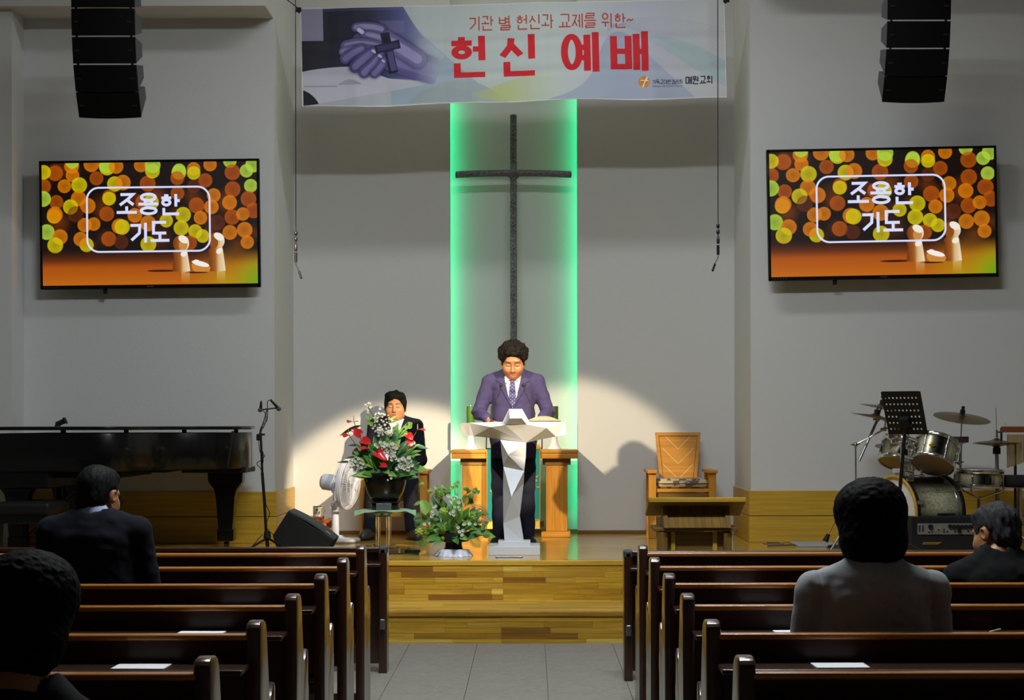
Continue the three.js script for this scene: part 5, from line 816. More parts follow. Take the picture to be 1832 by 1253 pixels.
// ---------- drum kit ----------
const alongY = (g, up) => g.applyQuaternion(new THREE.Quaternion().setFromUnitVectors(V(0, 1, 0), up.clone().normalize()));
const cymG = (r) => lathe([[0.006, 0.024], [0.016, 0.024], [0.03, 0.012], [0.045, 0.006], [r * 0.6, -0.002], [r, -0.012], [r, -0.0135], [r * 0.6, -0.0035], [0.045, 0.0045], [0.006, 0.021]], 48);
const burst = M({ map: tex(256, 64, (u, v) => { const e = Math.min(u, 1 - u) * 2, k = sstep(0.1, 0.8, 1 - Math.abs((u * 4) % 1 - 0.5) * 1.8) * (0.8 + 0.4 * hash(u * 256, v * 64, 2)) * (0.55 + 0.45 * Math.sin(v * 3.14)); return [mix(0.05, 0.8, k), mix(0.05, 0.79, k), mix(0.04, 0.66, k)]; }, true), roughness: 0.25, metalness: 0.35 });
const skin = M({ color: lin(0.33, 0.24, 0.15), roughness: 0.4 }), skinW = M({ color: lin(0.62, 0.6, 0.56), roughness: 0.5 });
function drum(t, r, h, up, { lugs = 8, top = skinW, bottom = skin, hoop = MAT.chrome } = {}) { // parts about the drum's own centre
  const A = (g) => alongY(g, up);
  part('shell', A(new THREE.CylinderGeometry(r, r, h, 48, 1, true)), burst, t);
  for (const s of [-1, 1]) part('hoop', A(lathe([[r + 0.002, -0.014], [r + 0.012, -0.014], [r + 0.013, 0.012], [r + 0.006, 0.014], [r + 0.002, 0.012]], 48).translate(0, s * (h / 2 - 0.004), 0)), hoop, t);
  part('drumhead', A(cyl(r, r, 0.004, 0, h / 2 + 0.002, 0, 48)), top, t); part('drumhead', A(cyl(r, r, 0.004, 0, -h / 2 - 0.002, 0, 48)), bottom, t);
  for (let i = 0; i < lugs; i++) { const a = i / lugs * 6.2832 + 0.3; part('lug', A(merge([rbox(0.018, 0.05, 0.02, 0.006).translate(0, h * 0.0, r + 0.008), rod(V(0, -h / 2, r + 0.012), V(0, h / 2, r + 0.012), 0.003, 0.003, 6)]).clone().rotateY(a)), MAT.chrome, t); }
}
{
  const d = 14.15, n = V(-0.9, 0, 0.43).normalize(), o = V(PX(1643, d), ST + 0.29, -d);
  const t = thing('bass_drum', 'large olive burst bass drum with a black front hoop, lowest drum of the kit', 'drum', [o.x, o.y, o.z]);
  drum(t, 0.275, 0.43, n, { hoop: MAT.black, top: M({ color: lin(0.75, 0.72, 0.66), roughness: 0.5 }) });
  part('wood_rim', alongY(new THREE.TorusGeometry(0.279, 0.012, 8, 48).rotateX(Math.PI / 2).translate(0, 0.232, 0), n), MAT.oak, t);
  part('chrome_band', alongY(new THREE.TorusGeometry(0.277, 0.004, 6, 48).rotateX(Math.PI / 2).translate(0, -0.165, 0), n), MAT.chrome, t);
  // drawn letters on the front head, as far as they show: P ... l
  const ch = (pts) => tube(pts.map(([x, y]) => V(x, y, 0)), 0.004, 24, 5).rotateX(-Math.PI / 2).rotateY(Math.PI / 2 * 0).translate(0, 0.222, 0);
  part('lettering', [[[-0.06, 0.05], [-0.045, 0.11], [-0.02, 0.1], [-0.03, 0.075], [-0.05, 0.07]], [[0.03, 0.05], [0.035, 0.09], [0.04, 0.125]]].map((l) => alongY(ch(l.map(([x, y]) => [x, y])).rotateY(-Math.PI / 2), n)), MAT.black, t);
  for (const s of [-1, 1]) part('spur', rod(V(-0.1, -0.12, 0.1 * s), V(-0.2, -0.285, 0.26 * s), 0.009), MAT.chrome, t);
  for (const a of [0.75, 1.5]) part('claw', alongY(rbox(0.03, 0.06, 0.02, 0.005).translate(0, 0.19, 0.29).rotateY(a), n), MAT.chrome, t);
  part('tom_holder', [rod(V(-0.04, 0.26, -0.02), V(-0.04, 0.5, -0.02), 0.012), rod(V(0.03, 0.26, -0.03), V(0.03, 0.5, -0.05), 0.012)], MAT.chrome, t);
  number(t);
}
{
  const t = thing('tom_drum', 'tilted silver burst tom drum with gold badge above the bass drum', 'drum', at(1672, 813, 14.1).toArray());
  const up = V(0.3, 0.86, -0.42); drum(t, 0.158, 0.19, up, { lugs: 6 });
  part('badge', at(1668, 797, 13.94).sub(at(1672, 813, 14.1)).toArray().reduce((g, v, i) => (i === 0 ? g.translate(v, 0, 0) : i === 1 ? g.translate(0, v, 0) : g.translate(0, 0, v)), ball(0.028, 0, 0, 0, 1, 0.6, 0.3)), MAT.gold, t); number(t);
  const t2 = thing('tom_drum', 'darker tom drum half hidden behind the music stand pole', 'drum', at(1609, 812, 14.4).toArray()); drum(t2, 0.14, 0.17, V(0.28, 0.88, -0.3), { lugs: 6 }); number(t2);
}
{
  const t = thing('snare_drum', 'shallow silver snare drum on its stand right of the bass drum', 'drum', at(1751, 857, 14.2).toArray());
  const up = V(0.02, 1, 0.02); drum(t, 0.178, 0.12, up, { lugs: 8 });
  part('strainer', rbox(0.03, 0.06, 0.03, 0.005, 0.02, -0.02, 0.19), MAT.black, t);
  const fy = -(PY(857, 14.2) - ST);
  part('stand_basket', [0, 2.1, 4.2].map((a) => tube([V(0, -0.16, 0), V(0.12 * Math.cos(a), -0.12, 0.12 * Math.sin(a)), V(0.19 * Math.cos(a), -0.09, 0.19 * Math.sin(a)), V(0.195 * Math.cos(a), -0.04, 0.195 * Math.sin(a))], 0.008, 14)), MAT.chrome, t);
  part('stand_pole', rod(V(0, -0.14, 0), V(0, fy + 0.1, 0), 0.012), MAT.steel, t);
  for (const a of [0.5, 2.6, 4.7]) part('stand_leg', [rod(V(0, -0.28, 0), V(0.24 * Math.cos(a), fy + 0.01, 0.24 * Math.sin(a)), 0.008), ball(0.012, 0.24 * Math.cos(a), fy + 0.012, 0.24 * Math.sin(a))], MAT.steel, t);
  number(t);
}
function cymbalStand(label, c, r, up, base, opt = {}) { // c: cymbal centre; base: foot on the stage
  const t = thing('cymbal', label, 'cymbal', [base.x, opt.arm ? base.y : ST, base.z]), L = (v) => v.clone().sub(t.position);
  const cc = L(c);
  part('cymbal_disc', alongY(cymG(r), up).translate(cc.x, cc.y, cc.z), MAT.brass, t);
  part('felt', alongY(cyl(0.02, 0.02, 0.028, 0, 0.038, 0), up).translate(cc.x, cc.y, cc.z), MAT.blackMat, t);
  part('wing_nut', alongY(merge([cyl(0.013, 0.013, 0.03, 0, 0.066, 0), ...(opt.wing ? [rbox(0.05, 0.012, 0.006, 0.003, 0, 0.075, 0)] : [])]), up).translate(cc.x, cc.y, cc.z), opt.wing ? MAT.chrome : MAT.black, t);
  const pts = (opt.via ?? []).map(L), chain = opt.arm ? [V(0, 0, 0), ...pts, cc] : [V(0, 0.25, 0), ...pts, cc];
  for (let i = 0; i + 1 < chain.length; i++) part('tube', rod(chain[i], chain[i + 1], i ? 0.007 : 0.011), opt.mat ?? MAT.chrome, t);
  for (const p of pts) part('joint', [ball(0.018, p.x, p.y, p.z), rod(p.clone().add(V(-0.035, 0, 0)), p.clone().add(V(0.035, 0.008, 0)), 0.007)], MAT.steel, t);
  if (!opt.arm) part('lower_tube', rod(V(0, 0.03, 0), V(0, 0.4, 0), 0.0145), MAT.chrome, t);
  if (!opt.arm) for (const a of [0.4, 2.5, 4.6]) part('leg', [rod(V(0, 0.32, 0), V(0.27 * Math.cos(a), 0.012, 0.27 * Math.sin(a)), 0.008), ball(0.013, 0.27 * Math.cos(a), 0.013, 0.27 * Math.sin(a))], MAT.steel, t);
  number(t); return t;
}
const foot = (px, d) => V(PX(px, d), ST, -d);
{
  const c = cymbalStand('broad bronze crash cymbal on a straight chrome stand, above the snare drum', at(1721, 747, 14.25), 0.218, V(0.09, 1, 0.22), foot(1717, 14.25), { via: [at(1719, 795, 14.25), at(1716, 830, 14.25)] });
  const m = thing('clip_module', 'small dark red and black box clipped to the crash cymbal stand', 'box', at(1717.5, 788, 14.2).toArray()); part('box_body', rbox(0.13, 0.046, 0.025, 0.004), M({ color: lin(0.03, 0.018, 0.02), roughness: 0.5 }), m); part('clip', rbox(0.04, 0.02, 0.04, 0.005, 0, -0.025, -0.02), MAT.chrome, m); part('face_label', box(0.045, 0.03, 0.002, -0.036, 0, 0.0135), MAT.greyBox, m);
  cymbalStand('small dark splash cymbal on a boom, left of the music stand, the upper one', at(1577, 729, 14.35), 0.165, V(-0.22, 1, 0.02).multiply(V(-1, 1, 1)), at(1536.5, 826, 14.23), { wing: true, arm: true, via: [at(1570, 752, 14.3)], mat: MAT.steel });
  cymbalStand('thin edge-on cymbal on a chrome boom, left of the music stand, the lower one', at(1567, 746, 14.2), 0.19, V(0.2, 1, 0.06), foot(1531, 14.2), { wing: true, via: [at(1531, 865, 14.2), at(1530.5, 797, 14.2), at(1583, 769, 14.2), at(1584, 752, 14.2)] });
  cymbalStand('grey bronze cymbal behind the rack, below the music stand', at(1602, 799, 14.6), 0.16, V(0.05, 1, 0.18), foot(1604, 14.6));
}
{ // hi-hat
  const d = 14.3, b = foot(1784, d), c = at(1783, 791, d), t = thing('hi_hat', 'pair of hi-hat cymbals on a chrome stand at the right edge', 'cymbal', [b.x, ST, b.z]), cc = c.clone().sub(V(b.x, ST, b.z));
  part('upper_cymbal', cymG(0.187).translate(cc.x, cc.y, 0), MAT.brass, t); part('lower_cymbal', cymG(0.187).rotateX(Math.PI).translate(cc.x, cc.y - 0.03, 0), MAT.brass, t);
  part('rod', rod(V(cc.x, cc.y - 0.1, 0), V(cc.x - 0.005, cc.y + 0.26, 0), 0.003), MAT.chrome, t); part('clutch', [cyl(0.011, 0.011, 0.05, cc.x, cc.y + 0.06, 0), rbox(0.05, 0.012, 0.012, 0.003, cc.x + 0.02, cc.y + 0.07, 0), cyl(0.016, 0.016, 0.012, cc.x, cc.y + 0.035, 0)], MAT.chrome, t);
  part('cup', cyl(0.03, 0.03, 0.05, cc.x, cc.y - 0.075, 0), MAT.black, t); part('tube', [rod(V(cc.x, cc.y - 0.09, 0), V(0, 0.5, 0), 0.015), rod(V(0, 0.5, 0), V(0, 0.06, 0), 0.018)], MAT.steel, t);
  part('leg_collar', rbox(0.08, 0.03, 0.06, 0.006, 0, 0.34, 0), MAT.chrome, t); for (const a of [0.7, 2.4, 4.6]) part('leg', rod(V(0, 0.35, 0), V(0.28 * Math.cos(a), 0.012, 0.28 * Math.sin(a)), 0.011), MAT.steel, t);
  part('pedal', T(rbox(0.09, 0.012, 0.27, 0.004), 0, 0.06, 0.1, 0.2), MAT.steel, t); number(t);
}
{ // wind chimes on the hi-hat side
  const d = 14.25, o = at(1791, 770, d), t = thing('wind_chimes', 'golden bar wind chimes hanging from a wooden bar at the right edge', 'chimes', o.toArray()), k = 1 / sc(d);
  part('wooden_bar', rbox(66 * k, 10.5 * k, 0.022, 0.004, 33 * k, 0, 0), M({ map: woodTex([0.4, 0.2, 0.09], [0.52, 0.28, 0.13], 81, 2, 6), roughness: 0.5 }), t);
  for (let i = 0; i < 17; i++) { const x = (11.5 + i * 3.15) * k, L = (60 - i * 1.1) * k; part('chime_tube', rod(V(x, -9 * k, 0), V(x, -9 * k - L, 0), 1.25 * k, 1.25 * k, 10), MAT.gold, t); }
  part('cords', Array.from({ length: 17 }, (_, i) => rod(V((11.5 + i * 3.15) * k, -4 * k, 0), V((11.5 + i * 3.15) * k, -9.5 * k, 0), 0.0012, 0.0012, 4)), MAT.paper, t);
  part('post', [rod(V(1 * k, 3 * k, -0.01), V(1 * k, -28 * k, -0.01), 0.009), rod(V(1 * k, -27 * k, -0.01), V(26 * k, -26 * k, -0.01), 0.007), rod(V(26 * k, -26 * k, -0.012), V(26 * k, ST - o.y, -0.012), 0.011)], MAT.black, t); number(t);
  part('hook', tube([V(8 * k, 5 * k, 0), V(9.5 * k, 9 * k, 0), V(7 * k, 11 * k, 0), V(6.5 * k, 8 * k, 0)], 0.0018, 14), MAT.steel, t);
  const s = thing('drum_stool', 'black round drum stool at the right edge behind the snare drum', 'stool', [PX(1824, 14.25), ST, -14.25]), sy = PY(872, 14.25) - ST;
  part('seat', lathe([[0.001, 0], [0.15, 0], [0.165, 0.02], [0.168, 0.06], [0.15, 0.085], [0.001, 0.09]]).translate(0, sy, 0), MAT.blackMat, s); part('seat_plate', cyl(0.15, 0.15, 0.008, 0, sy - 0.006, 0), MAT.chrome, s); part('post', cyl(0.018, 0.018, sy - 0.06, 0, sy / 2 + 0.02, 0), MAT.chrome, s); for (const a of [0.3, 2.4, 4.5]) part('leg', rod(V(0, 0.22, 0), V(0.24 * Math.cos(a), 0.01, 0.24 * Math.sin(a)), 0.01), MAT.steel, s); number(s);
}
{ // rack of chrome tubes carrying toms
  const d = 14.05, b = foot(1621, d), t = thing('drum_rack', 'chrome clamp rack with two upright tubes between the toms and the bass drum', 'rack', [b.x, ST, b.z]), L = (x, y, z = 0) => at(x, y, d).sub(V(b.x, ST, b.z)).add(V(0, 0, z));
  part('tube', rod(L(1613, 968), L(1613.5, 786), 0.011), MAT.chrome, t); part('tube', rod(L(1628, 968), L(1627, 792), 0.012), MAT.chrome, t);
  part('crossarm', [rod(L(1594, 788), L(1633, 802), 0.011), rod(L(1596, 771), L(1612, 790), 0.008)], MAT.chrome, t);
  for (const [x, y] of [[1600, 790], [1627, 801], [1617, 788], [1628, 855], [1613, 850], [1630, 905], [1594, 782], [1607, 772], [1634, 790], [1620, 830], [1640, 806]]) part('clamp', [T(rbox(0.05, 0.045, 0.05, 0.01), ...L(x, y).toArray()), T(cyl(0.007, 0.007, 0.09), ...L(x, y).toArray(), 0, 0, 1.2)], MAT.chrome, t);
  for (const [a, b, r] of [[[1590, 776], [1606, 796], 0.008], [[1606, 776], [1640, 790], 0.01], [[1620, 770], [1634, 806], 0.009], [[1600, 812], [1632, 822], 0.009], [[1604, 840], [1634, 846], 0.009]]) part('arm', rod(L(...a), L(...b, 0.03), r), MAT.chrome, t);
  part('ring_clamp', new THREE.TorusGeometry(0.02, 0.006, 8, 20).translate(...L(1617, 788, 0.04).toArray()), MAT.steel, t);
  part('memory_lock', T(rbox(0.06, 0.035, 0.05, 0.006), ...L(1603.5, 844, 0.01).toArray()), MAT.plastic, t);
  part('foot', [rod(L(1613, 968), L(1606, 992), 0.009), rod(L(1628, 968), L(1636, 992), 0.009), ...[1606, 1636].map((x) => rod(L(x, 990, -0.15), L(x, 990, 0.15), 0.009))], MAT.steel, t); number(t);
}
{ // perforated music stand seen from behind
  const d = 13.6, o = at(1590, 778, d), t = thing('music_stand', 'black perforated music stand leaning in front of the drums', 'music stand', [PX(1606, d), ST, -d]);
  const u = V(0.88, 0, 0.475), th = 0.55, v = V(-0.475 * Math.sin(th), Math.cos(th), 0.88 * Math.sin(th)), n = new THREE.Vector3().crossVectors(u, v);
  const s = new THREE.Shape(), w = 0.295, h = 0.366, r = 0.012; s.moveTo(0, 0); s.lineTo(w, 0); s.lineTo(w, h - r); s.quadraticCurveTo(w, h, w - r, h); s.lineTo(r, h); s.quadraticCurveTo(0, h, 0, h - r); s.closePath();
  for (let i = 0; i < 9; i++) for (let k = 0; k < 6; k++) { const x = 0.026 + i * 0.0285, y = 0.045 + k * 0.053; if (k < 3 && i > 2 && i < 6) continue; const p = new THREE.Path(); p.absellipse(x, y, 0.0066, 0.0086, 0, Math.PI * 2, true); s.holes.push(p); }
  const dk = part('desk', new THREE.ExtrudeGeometry(s, { depth: 0.003, bevelEnabled: false, curveSegments: 6 }), MAT.black, t); dk.matrixAutoUpdate = true;
  const lo = o.clone().sub(V(PX(1606, d), ST, -d)).add(V(0.0, 0, 0)); dk.quaternion.setFromRotationMatrix(new THREE.Matrix4().makeBasis(u, v, n)); dk.position.copy(lo);
  const at2 = (a, b, c = 0) => lo.clone().addScaledVector(u, a).addScaledVector(v, b).addScaledVector(n, c);
  part('ledge', (() => { const g = box(w, 0.004, 0.05, 0, 0, -0.022); const m = new THREE.Matrix4().makeBasis(u, v, n).setPosition(at2(w / 2, 0.002)); return g.applyMatrix4(m); })(), MAT.black, t);
  part('bracket', (() => { const g = merge([rbox(0.075, 0.09, 0.05, 0.012, 0, 0.04, 0.03), rbox(0.11, 0.03, 0.03, 0.008, 0, 0.0, 0.02)]); return g.applyMatrix4(new THREE.Matrix4().makeBasis(u, v, n).setPosition(at2(w / 2, 0.08))); })(), MAT.blackMat, t);
  part('pole', [rod(at2(w / 2, 0.09, 0.03), V(0, 0.3, 0), 0.013), rod(V(0, 0.34, 0), V(0, 0.02, 0), 0.016)], MAT.black, t);
  for (const a of [0.6, 2.7, 4.8]) part('leg', rod(V(0, 0.12, 0), V(0.26 * Math.cos(a), 0.01, 0.26 * Math.sin(a)), 0.008), MAT.black, t); number(t);
}
{ // bass amplifier
  const d = 13.75, t = thing('amplifier', 'black bass amplifier with a grey control panel in front of the bass drum', 'amplifier', [PX(1698, d), ST, -d]), H = PY(926, d) - ST, k = 1 / sc(d);
  part('cabinet', rbox(0.56, H, 0.3, 0.012, 0, H / 2, -0.15), MAT.blackMat, t);
  const py = (y) => PY(y, d) - ST;
  part('control_panel', rbox(0.5, 20 * k, 0.008, 0.002, 0.012, py(948), 0.004), M({ color: lin(0.17, 0.17, 0.175), roughness: 0.5 }), t);
  const kx = (z) => PX(1600 + z / 7.83, d) - PX(1698, d), ky = (z) => PY(850 + z / 7.83, d) - ST;
  for (const [x, y, r] of [[500, 735, 4], [775, 730, 3.5], [830, 735, 3.5], [885, 735, 3.5], [945, 735, 3.5], [1000, 735, 3.5], [1060, 735, 3.5], [1120, 735, 3.5], [905, 797, 3.6]]) part('knob', T(cyl(r * k, r * k * 1.1, 0.018), kx(x), ky(y), 0.016, Math.PI / 2), MAT.black, t);
  part('meter', [T(rbox(0.05, 0.03, 0.004, 0.001), kx(612), ky(770), 0.009)], M({ color: lin(0.24, 0.22, 0.15), roughness: 0.4 }), t); part('meter_needle', prism([[-0.012, 0], [0.012, 0], [0, -0.012]], 0.003, 0).translate(kx(612), ky(770), 0.011), MAT.black, t);
  part('socket', [[480, 812], [525, 812], [690, 775], [690, 808], [735, 805], [845, 805], [1030, 800]].map(([x, y]) => T(cyl(1.4 * k, 1.4 * k, 0.006), kx(x), ky(y), 0.01, Math.PI / 2)), MAT.black, t);
  part('slider', [345, 395].flatMap((x) => [730, 760, 790].map((y) => box(0.012, 0.01, 0.004, kx(x), ky(y), 0.009))), MAT.black, t);
  part('grille', rbox(0.52, py(961), 0.006, 0.002, 0, py(961) / 2, 0.002), M({ color: lin(0.006, 0.006, 0.006), roughness: 0.9 }), t);
  part('logo_plate', prism([[kx(405), ky(950)], [kx(665), ky(950)], [kx(600), ky(985)], [kx(380), ky(985)]].reverse(), 0.004, 0).translate(0, 0, 0.006), MAT.gold, t);
  part('logo_script', tube([[415, 975], [430, 962], [445, 978], [470, 960], [480, 978], [505, 966], [520, 980], [545, 965], [560, 978], [585, 966]].map(([x, y]) => V(kx(x), ky(y), 0.011)), 0.0012, 60, 4), MAT.black, t);
  part('handle', [rbox(0.16, 0.014, 0.03, 0.006, 0, H + 0.012, -0.15)], MAT.black, t); number(t);
  const b = thing('floor_board', 'flat pale grey board lying on the stage edge left of the amplifier', 'board', [PX(1462, 14.6), ST, -14.75]); part('board', rbox(0.34, 0.014, 0.5, 0.004, 0, 0.007, 0), M({ color: lin(0.33, 0.36, 0.42), roughness: 0.5 }), b); part('cable_end', rod(V(-0.17, 0.008, 0.1), V(-0.4, 0.006, 0.18), 0.005), MAT.greyBox, b);
  const fs = thing('floor_socket', 'small flat grey socket plate on the stage floor before the right oak dado', 'plate', [PX(1386, 14.8), ST, -14.9]); part('plate', rbox(0.16, 0.008, 0.12, 0.003, 0, 0.004, 0), MAT.steel, fs); part('lid', rbox(0.1, 0.004, 0.07, 0.001, 0, 0.01, 0), MAT.greyBox, fs);
  const m = thing('boom_microphone', 'black microphone on a short golden boom in front of the bass drum', 'microphone', [PX(1494, 14.3), ST, -14.3]), L = (x, y) => at(x, y, 14.3).sub(V(PX(1494, 14.3), ST, -14.3));
  part('boom', rod(L(1481, 958), L(1502, 915), 0.008), MAT.gold, m); part('microphone_head', rod(L(1476, 970), L(1482, 957), 0.024, 0.014), MAT.black, m); part('stand', [rod(L(1502, 915), V(0.05, 0.02, -0.1), 0.009), cyl(0.09, 0.1, 0.02, 0.05, 0.01, -0.1)], MAT.black, m);
}

// ---------- pews ----------
const PD = [9.36, 8.46, 7.56, 6.66, 5.76, 4.86, 3.96], RX = 0.698, RL = 3.0;
{
  const profile = (() => { const s = new THREE.Shape(); s.moveTo(0, 0); s.lineTo(0, 0.83); s.quadraticCurveTo(0.002, 0.85, 0.03, 0.856); s.quadraticCurveTo(0.1, 0.862, 0.128, 0.845); s.quadraticCurveTo(0.15, 0.832, 0.155, 0.8); s.lineTo(0.2, 0.64); s.quadraticCurveTo(0.21, 0.59, 0.24, 0.582); s.quadraticCurveTo(0.27, 0.585, 0.312, 0.626); s.quadraticCurveTo(0.345, 0.63, 0.345, 0.585); s.lineTo(0.345, 0.5); s.quadraticCurveTo(0.365, 0.48, 0.365, 0.45); s.quadraticCurveTo(0.362, 0.42, 0.345, 0.4); s.lineTo(0.36, 0.0); s.closePath(); return s; })();
  const endG = boxUV(toCreasedNormals(prism(profile, 0.03, 0.0075, 3).rotateY(Math.PI / 2).translate(0.0075, 0, -0.0075), 0.5), 'y');
  const L = RL, cx = L / 2;
  const railG = rbox(L - 0.06, 0.02, 0.052, 0.008, cx, 0.809, -0.034), backG = T(box(L - 0.06, 0.44, 0.02), cx, 0.586, -0.045, 0.05), seatG = rbox(L - 0.06, 0.03, 0.42, 0.008, cx, 0.425, -0.24), apG = box(L - 0.06, 0.1, 0.018, cx, 0.36, -0.42), ledgeG = rbox(L - 0.06, 0.018, 0.2, 0.006, cx, 0.722, 0.07), brG = [0.5, 1.5, 2.5].map((x) => prism([[0, 0.715], [0.14, 0.715], [0, 0.6]], 0.02, 0.002).rotateY(-Math.PI / 2).translate(x, 0, -0.03)), lowG = box(L - 0.06, 0.04, 0.02, cx, 0.08, -0.05);
  const ord = ['first', 'second', 'third', 'fourth', 'fifth', 'sixth', 'seventh'];
  const mk = (d, s, i) => {
    const who = { '-1,2': ', holding the man with blue collar', '1,2': ', holding the grey-haired man', '1,4': ', holding the grey-jacketed woman', '-1,6': ', holding the darkest figure' }[`${s},${i}`] ?? '';
    const t = thing('pew', `glossy dark brown pew, ${ord[i]} row of the ${s < 0 ? 'left' : 'right'} block${who}`, 'pew', [s * RX, 0, -d], 0, `pews of the ${s < 0 ? 'left' : 'right'} block`);
    const put = (n, g) => { const m = part(n, g, n === 'top_rail' ? MAT.railLitMaho : n === 'backrest' ? MAT.mahoBack : MAT.maho, t); if (s < 0) m.position.x = -L; return m; };
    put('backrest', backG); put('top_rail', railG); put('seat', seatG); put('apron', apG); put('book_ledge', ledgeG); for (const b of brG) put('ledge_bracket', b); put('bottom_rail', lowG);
    for (const x of [0, L - 0.045]) { const m = part('end_panel', endG, MAT.maho, t); m.position.x = s < 0 ? -L + x : x; }
    number(t); return t;
  };
  PD.forEach((d, i) => { mk(d, -1, i); if (i < 6) mk(d, 1, i); });
  // low front panels before the first row
  for (const s of [-1, 1]) {
    const d = s < 0 ? 10.85 : 10.5, t = thing('pew_front_panel', `dark brown panel closing the front of the ${s < 0 ? 'left' : 'right'} pew block, nearest the stage`, 'pew', [s * RX * (s < 0 ? 1 : 0.97), 0, -d], 0, 'front panels of the pew blocks');
    const X = (g) => { if (s < 0) g.translate(-L, 0, 0); return g; };
    part('panel', X(box(L - 0.06, 0.6, 0.022, cx, 0.42, -0.06)), MAT.maho, t); part('top_rail', X(rbox(L - 0.04, 0.03, 0.06, 0.01, cx, 0.733, -0.05)), MAT.maho, t); part('book_ledge', X(rbox(L - 0.06, 0.018, 0.2, 0.006, cx, 0.655, 0.06)), MAT.maho, t);
    for (const x of [0, L - 0.05]) part('end_post', X(rbox(0.05, 0.75, 0.16, 0.014, x + 0.025, 0.375, -0.06, 'y')), MAT.maho, t);
    part('bottom_rail', X(box(L - 0.06, 0.06, 0.03, cx, 0.09, -0.06)), MAT.maho, t);
    part('hinge_plate', X(rbox(0.03, 0.06, 0.03, 0.006, s < 0 ? L - 0.025 : 0.025, 0.3, 0.03)), MAT.steel, t); part('wrapped_top', X(rbox(0.052, 0.05, 0.1, 0.014, s < 0 ? L - 0.025 : 0.025, 0.73, -0.03)), MAT.greyBox, t); number(t);
  }
  // notice cards on the book ledges
  const cards = ord.slice(0, 5);
  for (const s of [-1, 1]) PD.slice(0, 5).forEach((d, i) => {
    if (s > 0 && (i === 0)) return;
    const x = s < 0 ? -1.02 - 0.02 * i % 0.05 : 1.1, t = tag(part('notice_card', box(0.163, 0.002, 0.115), MAT.paper), `white notice card on the book ledge behind the ${cards[i]} pew of the ${s < 0 ? 'left' : 'right'} block`, 'card', 'notice cards on the book ledges');
    t.position.set(x, 0.7322, -d + 0.085); t.rotation.y = s * 0.03;
  });
  const pen = thing('pencil', 'short pale pencil on the right book ledge behind the fourth pew', 'pencil', [PX(1780, 6.57), 0.737, -6.57], -0.6);
  part('shaft', T(new THREE.CylinderGeometry(0.004, 0.004, 0.1, 6), 0, 0, 0, Math.PI / 2), M({ color: lin(0.6, 0.42, 0.3), roughness: 0.6 }), pen); part('tip', T(new THREE.CylinderGeometry(0.0006, 0.004, 0.014, 6), 0, 0, 0.057, Math.PI / 2), MAT.oak, pen);
}
// ---------- smooth bodies from distance fields ----------
const smin = (a, b, k) => { const h = Math.max(0, k - Math.abs(a - b)) / k; return Math.min(a, b) - h * h * k * 0.25; };
class Field {
  constructor() { this.p = []; this.post = null; }
  add(f, k = 0.02, op = 1) { this.p.push([f, k, op]); return this; }
  cap(a, b, ra, rb = ra, k = 0.02, op = 1) {
    const [ax, ay, az] = a.toArray ? a.toArray() : a, [bx, by, bz] = b.toArray ? b.toArray() : b, dx = bx - ax, dy = by - ay, dz = bz - az, L2 = dx * dx + dy * dy + dz * dz || 1e-9;
    return this.add((x, y, z) => { const t = clamp(((x - ax) * dx + (y - ay) * dy + (z - az) * dz) / L2, 0, 1), ex = x - ax - dx * t, ey = y - ay - dy * t, ez = z - az - dz * t; return Math.sqrt(ex * ex + ey * ey + ez * ez) - (ra + (rb - ra) * t); }, k, op);
  }
  ell(c, r, k = 0.02, op = 1, rot) {
    const [cx, cy, cz] = c, [rx, ry, rz] = r, m = rot ? new THREE.Matrix4().makeRotationFromEuler(new THREE.Euler(...rot)).invert().elements : null;
    return this.add((x, y, z) => { let px = x - cx, py = y - cy, pz = z - cz; if (m) { const qx = m[0] * px + m[4] * py + m[8] * pz, qy = m[1] * px + m[5] * py + m[9] * pz, qz = m[2] * px + m[6] * py + m[10] * pz; px = qx; py = qy; pz = qz; } const a = Math.hypot(px / rx, py / ry, pz / rz), b = Math.hypot(px / (rx * rx), py / (ry * ry), pz / (rz * rz)); return b < 1e-9 ? -Math.min(rx, ry, rz) : a * (a - 1) / b; }, k, op);
  }
  cut(nx, ny, nz, d, k = 0.006) { return this.add((x, y, z) => -(nx * x + ny * y + nz * z - d), k, -1); } // removes where n.p > d
  eval(x, y, z) {
    let d = 1; for (const [f, k, op] of this.p) { const v = f(x, y, z); d = op > 0 ? smin(d, v, k) : -smin(-d, v, k); }
    return this.post ? this.post(d, x, y, z) : d;
  }
}
